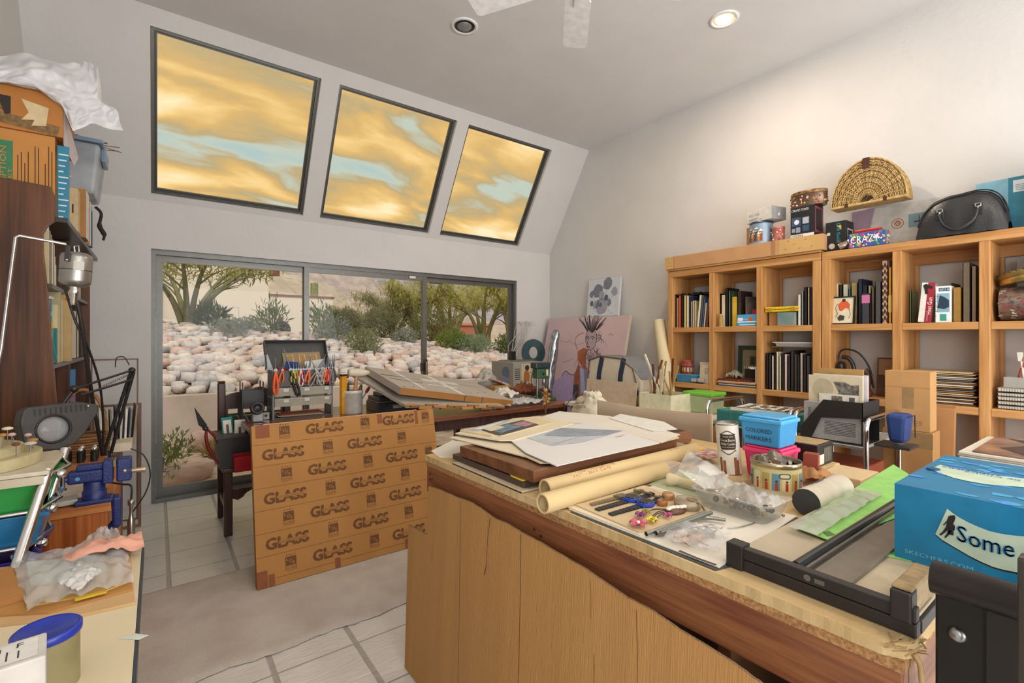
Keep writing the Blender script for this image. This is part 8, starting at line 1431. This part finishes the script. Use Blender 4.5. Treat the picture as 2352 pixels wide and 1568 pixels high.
# ---- wooden jewellery bench and its things
OW = wood('#8f4a22', '#bd7038', 'z', .35); OWx = wood('#9c5a2c', '#c58446', 'x', .4)
t_ = thing('jewellery_bench', 'orange brown wooden bench by the glass door with a vise on its corner', 'bench', (-.685, 2.35, 0)); MB().box((0, 0, .685), (.545, .80, .72)).build('bench_top', OWx, t_, bev=.003); MB().box((.005, .004, .016), (.535, .03, .684)).build('end_panel', OW, t_); MB().box((.005, .77, .016), (.535, .796, .684)).build('end_panel', OW, t_); MB().box((.50, .03, .1), (.52, .77, .684)).build('side_panel', OW, t_)
WZ2 = .7205
boxthing('work_cloth', 'pale stained mat on the jewellery bench', 'mat', (-.42, 2.60, WZ2), (.48, .36, .004), [mat('#b9ada0', .8, 0, .2, 14)])
boxthing('tool_block', 'light wooden block holding black handled punches on the jewellery bench', 'block', (-.36, 2.90, WZ2), (.34, .14, .06), [OWx]) 
R = random.Random(12)
for k in range(14):
    t_ = thing('punch', 'black handled punch with silver ball end, %s from the left in the wooden block' % (ORD[k]), 'punch', (-.51+.046*(k % 7)+.004, 2.87+.05*(k//7), WZ2+.061), group='punches in the wooden block'); MB().cyl(.013, 0, .045, 12).build('handle', black(), t_); MB().ball((0, 0, .055), .012, 0, 10).build('ball_end', chrome(), t_)
boxthing('doming_block', 'small grey steel doming block with a brassy hollow on the wooden block', 'block', (-.40, 2.80, WZ2+.0), (.075, .06, .085), [mat('#8d8a84', .35, .7), mat('#8a6c34', .3, .7), mat('#3c352c', .5)], marks=lambda g, X, Y, Z, d: (g.disc(Y, .038, .03, .026, mi=2), g.disc(Y, .038, .02, .02, .012, 1, .0012)))
for k, (u, v, r, c_, c2, lab) in enumerate(((170, 1078, .045, '#8f7f68', '#4a4038', 'dish of small brass findings on the jewellery bench'), (215, 1068, .035, '#c9c2b4', '#8a8074', 'pale dish of beads beside the drill lamp base'))):
    p = onz(u, v, WZ2+.006); t_ = thing('findings_dish', lab, 'dish', p); MB().lathe([(r*.7, 0), (r, .012), (r*.95, .012), (r*.65, .004), (.0001, .004)], 20).build('dish', mat(c_, .4), t_); g = MB(); [g.ball((R.gauss(0, r*.35), R.gauss(0, r*.35), .007), .005, 0, 6) for q in range(24)]; g.build('findings', mat(c2, .3, .7), t_)
R = random.Random(14)
for k in range(8): u, v = 150+R.random()*90, 1085+R.random()*20; p = onz(u, v, WZ2+.008); a = R.uniform(0, 3); g = MB(); g.tube([(-.035*math.cos(a), -.035*math.sin(a), 0), (.035*math.cos(a), .035*math.sin(a), .003)], .0028, 6); tag(place(g.build('graver', [mat(['#8a8a88', '#a5502c', '#c9b48a', '#3a3a3c'][k % 4], .35, .3)]), p), '%s slim hand tool loose on the jewellery bench mat, %s from near side' % (['silver', 'rust red', 'tan', 'dark'][k % 4], ORD[k].replace('leftmost', 'first')), 'tool')
o = boxthing('envelope', 'yellowed paper packet lying at the near edge of the jewellery bench', 'packet', (-.40, 2.42, WZ2+.005), (.14, .07, .006), [mat('#c9bd8c', .7)], rz=.2); boxthing('plastic_box', 'clear compartment box lid at the near edge of the jewellery bench', 'box', (-.29, 2.41, WZ2+.004), (.1, .08, .018), [mat('#b8b4a8', .15)], rz=.1)
# vise
VB = mat('#1f2c66', .4, 0, .15, 60, .3, 200); p = onz(230, 1152, WZ2); t_ = thing('bench_vise', 'navy blue clamp-on bench vise on the corner of the jewellery bench', 'vise', (-.19, 2.385, WZ2+.0))
MB().box((-.055, -.04, 0), (.055, .04, .016)).build('base_plate', VB, t_, bev=.005); g = MB(); g.box((.052, -.03, -.10), (.078, .03, .012)); g.tube([(.065, 0, -.09), (.04, 0, -.12), (.02, 0, -.11)], .018, 10); g.build('clamp_arm', VB, t_, bev=.008)
MB().lathe([(.036, .016), (.036, .045), (.032, .047), (.032, .075), (.028, .08)], 24).build('swivel', VB, t_)
g = MB(); g.box((-.075, -.028, .08), (.03, .028, .125)); g.build('fixed_jaw', VB, t_, bev=.008); g = MB(); g.box((.025, -.036, .07), (.055, .036, .155)); g.box((-.05, -.02, .125), (.03, .02, .145)); g.build('rear_jaw', VB, t_, bev=.004); g = MB(); g.box((.065, -.036, .07), (.11, .036, .155)); g.build('front_jaw', VB, t_, bev=.006)
g = MB(); g.box((.056, -.03, .13), (.064, .03, .154)); g.build('jaw_plate', mat('#8a7c50', .4, .6), t_); g = MB(); g.cyl(.009, .105, .15, 14, 0, Matrix.Translation((0, 0, .10)) @ Matrix.Rotation(PI/2, 4, 'Y')); g.cyl(.013, .143, .153, 14, 0, Matrix.Translation((0, 0, .10)) @ Matrix.Rotation(PI/2, 4, 'Y')); g.build('screw', mat('#b8a488', .3, .8), t_)
g = MB(); g.disc(toY((-.045, -.0285, .10)), 0, 0, .007, mi=0); g.build('badge', mat('#5a9ad0', .4), t_); MB().lathe([(.006, 0), (.003, .003), (.0001, .003)], 12, M=toY((.09, -.0365, .11))).build('bolt', mat('#d8c8a8', .3, .8), t_); g = MB(); g.tube([(-.085, -.03, .07), (-.085, -.03, .17)], .007, 10); g.tube([(-.085, -.03, .066), (-.085, -.03, .072)], .012, 10); g.tube([(-.075, -.02, .10), (-.11, -.03, .11), (-.115, -.03, .03)], .010, 8, 1); g.build('tommy_bar', [chrome(), VB], t_)
# hanging handpiece
t_ = thing('handpiece', 'silver rotary handpiece hanging from the bench corner', 'handpiece', (-.085, 2.47, .50)); MB().lathe([(.0001, -.02), (.002, -.018), (.003, 0), (.009, .012), (.013, .018), (.013, .10), (.009, .11), (.006, .13), (.006, .16), (.011, .165), (.011, .185), (.0001, .187)], 20).build('grip', mat('#a09a90', .28, .9, .05), t_); g = MB(); g.tube(smooth([(0, 0, .185), (.0, .0, .24), (-.03, .05, .24), (-.07, .09, .245)], 4), .004, 6); g.build('shaft', black(), t_)
# magnifier lamp
LK = mat('#3a3733', .4, 0, .1); p = ony(140, 965, 2.62); t_ = thing('magnifier_lamp', 'dark grey magnifier lamp with a round lens over the jewellery bench', 'lamp', p, rot=(-.12, 0, .5))
outl = [(-.115, -.075), (-.125, .01), (-.11, .065), (.05, .07), (.13, .045), (.125, .02), (.075, -.06), (.04, -.10), (-.02, -.115), (-.08, -.105)]
lens = [(-.028+.052*math.cos(a), -.03+.052*math.sin(a)) for a in [2*PI*k/40 for k in range(40)]]
def ringfill(g, outer, inner, z0, z1):
    n = len(inner); O_ = []
    cx, cy = -.028, -.03
    for k in range(n):
        a = 2*PI*k/n; d = V((math.cos(a), math.sin(a))); best = 9
        for i in range(len(outer)):
            p1, p2 = V(outer[i])-V((cx, cy)), V(outer[(i+1) % len(outer)])-V((cx, cy)); e_ = p2-p1; den = d.x*e_.y-d.y*e_.x
            if abs(den) < 1e-9: continue
            t1 = (p1.x*e_.y-p1.y*e_.x)/den; s1 = (p1.x*d.y-p1.y*d.x)/den
            if t1 > 0 and -1e-6 <= s1 <= 1+1e-6: best = min(best, t1)
        O_.append((cx+d.x*best, cy+d.y*best))
    vs = [(x, y, z) for L_, z in ((O_, z0), (O_, z1), (inner, z1), (inner, z0)) for x, y in L_]; g.add(vs, [(r*n+k, r*n+(k+1) % n, ((r+1) % 4)*n+(k+1) % n, ((r+1) % 4)*n+k) for r in range(4) for k in range(n)], 0, False)
F = toY((0, 0, 0)); g = MB(F); ringfill(g, outl, lens, -.05, .012); g.build('lamp_head', LK, t_, bev=.006); g = MB(F); [g.box((-.085+.016*k, .028, .0125), (-.079+.016*k, .055, .0135)) for k in range(11)]; g.ball((.085, .045, .014), .006, 1, 8); g.build('vent_slots', [black(), chrome()], t_)
g = MB(F); g.lathe([(.052, -.004), (.052, .002), (.03, .007), (.0001, .009)], 32, 0, Matrix.Translation((-.028, -.03, 0))); g.build('lens', clear('#dfe6ea', .25, .02), t_); g = MB(F); g.tube([(-.028+.054*math.cos(a), -.03+.054*math.sin(a), .010) for a in [2*PI*k/36 for k in range(37)]], .005, 6); g.build('lens_rim', black(), t_)
def pxr(L_, y): return [ony(u, v, yy if yy else y) for u, v, yy in L_]
E1, E2 = ony(170, 893, 2.66), ony(303, 850, 3.0); base = V((-.20, 3.08, WZ2)); t_ = thing('lamp_arm', 'black spring arm of the magnifier lamp clamped at the bench back', 'lamp arm', base)
for dz in (.0, -.045): MB().tube([E1-base+V((.02*(dz != 0), 0, dz*.6)), E2-base+V((0, 0, dz))], .0055, 8).build('arm_rod', mat('#222222', .3), t_)
for dx in (-.012, .016): MB().tube([E2-base+V((dx*.4, 0, -.01)), V((dx, 0, .05))], .0075, 8).build('arm_rod', mat('#222222', .3), t_)
g = MB(); q0, q1 = E2-base+V((-.01, 0, -.02)), E1.lerp(E2, .45)-base+V((0, 0, -.03)); g.tube([q0.lerp(q1, k/60)+V((.004*math.cos(k*1.3), 0, .004*math.sin(k*1.3))) for k in range(61)], .0015, 4); g.build('spring', steel(), t_)
g = MB(); g.cyl(.016, 0, .06, 14); g.box((-.03, -.03, -.0), (.03, .03, .012)); g.build('clamp', black(), t_); MB().ball(E2-base, .015, 0, 10).build('joint', black(), t_); g = MB(); g.ball(E1-base, .016, 0, 10); g.tube([E1-base, p-base+V((-.0, .03, .06))], .008, 8); g.build('joint', black(), t_); g = MB(); g.tube([q_-base for q_ in smooth([ony(265, 843, 2.98), ony(268, 822, 2.98), ony(285, 820, 2.99), ony(297, 838, 3.0)], 5)], .0025, 6); g.build('cable', black(), t_)
# flexible shaft motor on its stand
t_ = thing('motor_stand', 'thin chrome stand rod holding up the flexible shaft motor', 'stand', (-.60, 2.56, WZ2)); q = [V((-.55, 2.56, WZ2)), ony(3, 800, 2.56), ony(36, 545, 2.56), ony(44, 541, 2.56), ony(150, 560, 2.62), ony(157, 572, 2.62), ony(157, 585, 2.62)]; g = MB(); g.tube([p_-V((-.60, 2.56, WZ2)) for p_ in q], .0055, 10); g.build('rod', chrome(), t_); MB().cyl(.04, 0, .012, 20, M=Matrix.Translation((.05, 0, 0))).build('base', black(), t_)
mc = ony(174, 622, 2.64); t_ = thing('flex_shaft_motor', 'silver hanging flexible shaft motor with black cables', 'motor', mc, rot=(0, .05, 0)); r = .052
MB().lathe([(.0001, .075), (r*.6, .075), (r*.95, .065), (r, .05), (r, -.04), (r*.97, -.052), (r*.7, -.062), (.03, -.066), (.0001, -.066)], 36).build('motor_body', mat('#a5a39e', .3, .85, .05), t_); MB().lathe([(r*1.003, .0), (r*1.003, .003)], 36).build('seam', black(), t_)
MB().lathe([(.016, -.066), (.014, -.075), (.019, -.085), (.014, -.095), (.012, -.13), (.008, -.14)], 20).build('collar', chrome(), t_); g = MB(); g.box((-.03, -.058, .03), (-.014, -.05, .095)); g.ball((-.022, -.058, .035), .005, 1, 8); g.build('hanger_strap', [black(), chrome()], t_, bev=.002); g = MB(); g.tube([(-.006, 0, .075), (-.01, 0, .10), (.004, 0, .105), (.006, 0, .08)], .003, 6); g.build('hanger_loop', chrome(), t_); g = MB(); g.box((-.002, -r-.0015, -.0), (.03, -r+.006, .035)); g.build('label', mat('#c9c6bc', .4), t_)
o_ = mc
for nm, L_, rr in (('flexible_shaft', [(181, 690, 2.64), (196, 745, 2.66), (215, 840, 2.72), (235, 930, 2.8), (262, 1040, 2.95)], .0075), ('power_cable', [(157, 575, 2.66), (140, 590, 2.66), (136, 625, 2.66), (155, 672, 2.66), (182, 740, 2.66), (215, 800, 2.7), (245, 880, 2.8), (258, 960, 2.9), (262, 1040, 2.95)], .0045)): g = MB(); g.tube([p_-o_ for p_ in smooth([ony(*q_) for q_ in L_], 5)], rr, 8); g.build(nm, mat('#1b1a1a', .45), t_)
g = MB(); q = smooth([ony(300, 1030, 3.1), ony(330, 1045, 3.1), ony(345, 1085, 3.1), ony(335, 1130, 3.1), ony(305, 1175, 3.1)], 5); g.tube([p_-q[0] for p_ in q], .0035, 6); place(g.build('power_cable', black(), bpy.data.objects['lamp_arm']), q[0]-base)
# things at the back of the bench, frames on the wall
for k, (u0, v0, u1, v1, y, c_, lab) in enumerate(((208, 823, 318, 1120, 4.60, '#6b5040', 'large thin brown empty frame leaning in the corner left of the glass door'), (212, 930, 325, 1172, 4.38, '#5c3c28', 'smaller brown empty frame leaning in front of the large one'))):
    a, b = ony(u0, v0, y), ony(u1, v1, y); w_ = b.x-a.x; h_ = a.z; t_ = thing('empty_frame', lab, 'frame', (a.x, y-.10*h_, 0), rot=(-.10, 0, 0)); f_ = .018 if k else .010
    for A_, B_ in (((0, 0), (w_, f_)), ((0, h_-f_), (w_, h_)), ((0, f_), (f_, h_-f_)), ((w_-f_, f_), (w_, h_-f_))): MB().box((A_[0], 0, A_[1]), (B_[0], .014, B_[1])).build('frame_bar', wood(c_, '#8a6448', 'z'), t_)
t_ = thing('wicker_handle_basket', 'small wicker basket with a tall handle at the back of the bench', 'basket', (-.30, 3.20, .74)); g = MB(); [g.tube([(.10*math.cos(a), .07*math.sin(a), .01+.013*k) for a in [2*PI*i/24 for i in range(25)]], .0075, 6, k % 2, cap=False) for k in range(9)]; g.cyl(.095, 0, .01, 20); g.build('basket_body', [mat('#7a5230', .7, 0, .3, 60), mat('#94683e', .7)], t_); g = MB(); g.tube([(.09*math.cos(a), 0, .12+.22*math.sin(a)) for a in [PI*k/16 for k in range(17)]], .008, 8); g.build('handle', mat('#94683e', .7, 0, .3, 60), t_)
boxthing('side_stand', 'low dark stand behind the jewellery bench', 'stand', (-.28, 3.48, .001), (.22, .58, .735), [DBy])
R = random.Random(4)
for k in range(9):
    c_, tn = [('#b9b4ac', 'grey'), ('#d8d4cc', 'white'), ('#6b6f78', 'slate'), ('#8a7a5c', 'tan'), ('#3a3f4a', 'dark')][k % 5]; boxthing('brochure', '%s brochure in the upright bundle behind the lamp base, %s from the left' % (tn, ORD[k]), 'brochure', (-.26+.018*k, 3.42+.01*k, .74), (.010, .16, .22-.008*(k % 4)), [mat(c_, .4)], rot=(0, .08*(k-4)/4, .1), group='upright bundle of brochures')
boxthing('book', 'thick white paged book lying at the back right of the bench', 'book', (-.17, 3.34, .737), (.12, .17, .045), [mat('#d8cdb4', .7), mat('#8a7a5c', .6)])
# ---- rolling organiser with coloured bins
t_ = thing('rolling_organiser', 'chrome rolling organiser with green, blue, purple and red bins', 'organiser', (-.66, 1.90, 0)); O_ = V((-.66, 1.90, 0))
def lp(*a): return ony(*a)-O_
pl = [(lp(149, 1030, 2.22), lp(108, 1140, 2.14)), ]
a1, a2 = lp(110, 1078, 1.93), lp(28, 1330, 1.80); MB().tube([a1, a1.lerp(a2, .5), a2], .0135, 14).build('chrome_post', chrome(), t_); b1, b2 = lp(150, 1030, 2.20), lp(118, 1130, 2.12); MB().tube([b1, b2, b2.lerp(b1, -1.8)], .0125, 14).build('chrome_post', chrome(), t_)
MB().tube([V((0, a1.y, .0)), V((0, a1.y, .945))], .0125, 12).build('chrome_post', chrome(), t_); MB().tube([V((0, b1.y, .0)), V((0, b1.y, .97))], .0125, 12).build('chrome_post', chrome(), t_)
for z_, x_ in ((.935, .40), (.838, .38), (.740, .36), (.60, .33)): g = MB(); g.tube([(0, .03, z_), (x_, .03, z_)], .007, 8); g.tube([(0, .30, z_), (x_, .30, z_)], .007, 8); g.tube([(x_, .03, z_), (x_+.035, .16, z_), (x_, .30, z_)], .006, 8); g.ball((x_+.03, .04, z_), .014, 0, 10); g.build('rail', chrome(), t_)
for z_, x_, c_, nm in ((.842, .40, '#2f9a4a', 'green'), (.744, .395, '#2a78ae', 'blue'), (.62, .37, '#4a3a96', 'purple'), (.50, .46, '#c0301c', 'red')):
    g = MB(); g.tray((-.0, .02, z_), (x_, .31, z_+.088), .004, 0, None, .02); g.box((x_-.008, .015, z_+.08), (x_+.012, .315, z_+.09)); o = g.build('bin', mat(c_, .25, 0, .15, 4, alpha=.93), t_, bev=.003); o['label'] = '%s plastic bin' % nm
MB().box((-.01, .0, .945), (.41, .33, .957)).build('top_tray', mat('#c9bfa8', .4), t_, bev=.003); MB().box((-.01, -.006, .922), (.40, .002, .945)).build('top_front', chrome(), t_)
# bur organiser
t_ = thing('bur_stand', 'tiered round beige bur organiser with little tools standing in it', 'bur stand', (-.48, 2.08, .958)); BG = mat('#b9ad84', .45)
for k in range(4): MB().lathe([(.19-.042*k, .024*k), (.19-.042*k, .024*k+.03), (.185-.042*k, .032+.024*k), (.145-.042*k, .032+.024*k)], 48).build('tier', BG, t_)
R = random.Random(10); cs = ['#c9a3a0', '#e0d6b8', '#6b3a22', '#a87840', '#3a2c20', '#d8a070', '#b9b4a8']
for k in range(30):
    tier = k % 4; a = -1.9+2.6*(k/30)+R.uniform(-.05, .05); rr_ = .168-.042*tier; x_, y_ = rr_*math.cos(a), rr_*math.sin(a); z_ = .032+.024*tier; g = MB(Matrix.Translation((x_, y_, z_-.01))); h_ = R.uniform(.02, .045); g.tube([(0, 0, 0), (0, 0, h_)], .0016, 6, 0); r_ = R.choice((.004, .009, .013, .015)); g.lathe([(r_*.3, h_), (r_, h_+.002), (r_, h_+.007), (r_*.5, h_+.010), (.0001, h_+.010)], 14, 1); g.build('bur', [steel(), mat(cs[k % 7], .6)], t_)
# ---- white flat cabinet in the foreground
t_ = thing('white_cabinet', 'cream topped flat cabinet in the left foreground', 'cabinet', (-.685, .35, 0)); CW_, CL_ = .648, 1.44; MB().box((0, 0, .700), (CW_, CL_, .72)).build('cabinet_top', mat('#dccfae', .5, 0, .04, 4), t_, bev=.001); MB().box((CW_+.0005, 0, .69), (CW_+.006, CL_, .7195)).build('edge_trim', mat('#3f4850', .4, .3), t_); MB().box((.01, .01, .02), (CW_-.008, CL_-.01, .699)).build('body', mat('#a8a49a', .5), t_)
c = V((-.25, 1.62, .7205))
def fsheet(name, label, cat, pts, z, th, m_): P = [onz(u, v, z+th) for u, v in pts]; c_ = sum(P, V((0, 0, 0)))/len(P); g = MB(); L_ = [(p_.x-c_.x, p_.y-c_.y) for p_ in P]; a = sum(L_[i][0]*L_[(i+1) % len(L_)][1]-L_[(i+1) % len(L_)][0]*L_[i][1] for i in range(len(L_))); g.prism(L_ if a > 0 else L_[::-1], 0, th); return tag(place(g.build(name, m_), (c_.x, c_.y, z)), label, cat)
fsheet('cardboard_sheet', 'large tan cardboard sheet lowest on the cream cabinet', 'cardboard', [(-60, 1440), (178, 1412), (310, 1382), (298, 1250), (100, 1290), (-60, 1310)], .7205, .006, card('#cda878'))
fsheet('cardboard_sheet', 'brown cardboard sheet second from below on the cream cabinet', 'cardboard', [(-60, 1415), (110, 1405), (304, 1352), (292, 1262), (90, 1290), (-60, 1320)], .727, .004, card('#b88648'))
fsheet('cardboard_sheet', 'folded corrugated brown piece at the left of the cream cabinet', 'cardboard', [(-60, 1388), (0, 1382), (58, 1366), (26, 1300), (-60, 1330)], .7315, .012, card('#b07c44'))
fsheet('manila_envelope', 'tan padded envelope with a yellow stripe under the clear bag', 'envelope', [(60, 1392), (230, 1360), (290, 1336), (270, 1270), (60, 1290)], .7315, .004, mat('#c9a35c', .6))
fsheet('pencil', 'yellow pencil with metal end lying under the clear bag', 'pencil', [(170, 1372), (172, 1376), (245, 1357), (243, 1353)], .7365, .005, mat('#c9a82c', .4))
def film(name, label, pts, z, h_, m_, sd, nx=34, ny=26, fq=4):
    P = [onz(u, v, z) for u, v in pts]; c_ = sum(P, V((0, 0, 0)))/4; g = MB()
    def fn(i, j):
        q = P[0].lerp(P[1], i).lerp(P[3].lerp(P[2], i), j)-c_; nz = lambda k: abs(noise.noise(V((i*fq*k+sd, j*fq*k, sd))))
        return (q.x+.006*noise.noise(V((i*9, j*9, sd))), q.y, h_*(.5*math.sin(PI*i)*math.sin(PI*j)+.8*nz(1)+.25*nz(2.7)))
    g.grid(nx, ny, fn); return tag(place(g.build(name, m_), c_), label, 'bag')
film('clear_bag', 'large clear zip bag of white sheets on the cream cabinet', [(62, 1404), (306, 1338), (290, 1250), (22, 1278)], .738, .035, clear('#e6e8ea', .42, .1), 3)
film('clear_bag', 'white crinkled film piece inside the large clear bag', [(130, 1340), (180, 1358), (235, 1312), (185, 1290)], .752, .02, clear('#f2f2f2', .7, .15), 8, 20, 16)
film('clear_bag', 'clear bag with pink contents at the far side of the cabinet', [(140, 1278), (296, 1262), (270, 1232), (235, 1225)], .742, .05, clear('#e2dcd8', .4, .1), 12)
o = crumple('pink_cloth', mat('#d9a08a', .7, 0, .1, 20), (0, 0, 0), (.17, .09), 20, 14, .02, 9, 4, domed=.02); a = onz(240, 1268, .745); place(o, (a.x, a.y, .742), .1); tag(o, 'folded salmon pink cloth inside the far clear bag', 'cloth')
fsheet('paper_insert', 'pale greenish paper insert under the large clear bag', 'paper', [(70, 1345), (150, 1335), (250, 1310), (230, 1275), (60, 1290)], .7365, .001, mat('#cfd0c0', .6)) 
p = onz(108, 1442, .825); t_ = thing('coffee_can', 'beige coffee can with a bright blue plastic lid', 'can', (p.x, p.y, .7205)); MB().lathe([(.044, 0), (.044, .095)], 44).build('can_body', mat('#8e8560', .4), t_); MB().lathe([(.046, .090), (.0475, .092), (.0475, .103), (.044, .106), (.041, .103), (.0001, .103)], 44).build('lid', mat('#2438a0', .3), t_)
c_ = onz(62, 1490, .835); 
def wb(g, X, Y, Z, d):
    g.rect(Z, .005, .01, .10, .075, 1, .0006); g.text('F', Z @ Matrix.Translation((.075, .055, 0)), .016, 2, .001); [g.rect(Z, .012+.013*k, .02, .014+.013*k, .05-.006*(k % 2), 2, .001) for k in range(6)]; [g.rect(Z, .012+.004*k, .052, .0135+.004*k, .066, 2, .001) for k in range(12)]
boxthing('white_box', 'low white box with a printed label beside the blue lidded can', 'box', (c_.x-.032, c_.y-.005, .7205), (.11, .085, .115), [mat('#cfccc8', .5), mat('#dedcd8', .5), mat('#3c3c40', .6)], rz=.12, marks=wb)
fsheet('tape_scrap', 'clear piece of tape hanging off the cabinet edge', 'tape', [(272, 1466), (318, 1468), (341, 1458), (310, 1454)], .7205, .0008, mat('#cfd6cc', .2))
o = boxthing('dark_box', 'dark grey box corner behind the cardboard on the cabinet', 'box', (-.085, 1.77, .7205), (.05, .04, .03), [mat('#43474c', .4)])
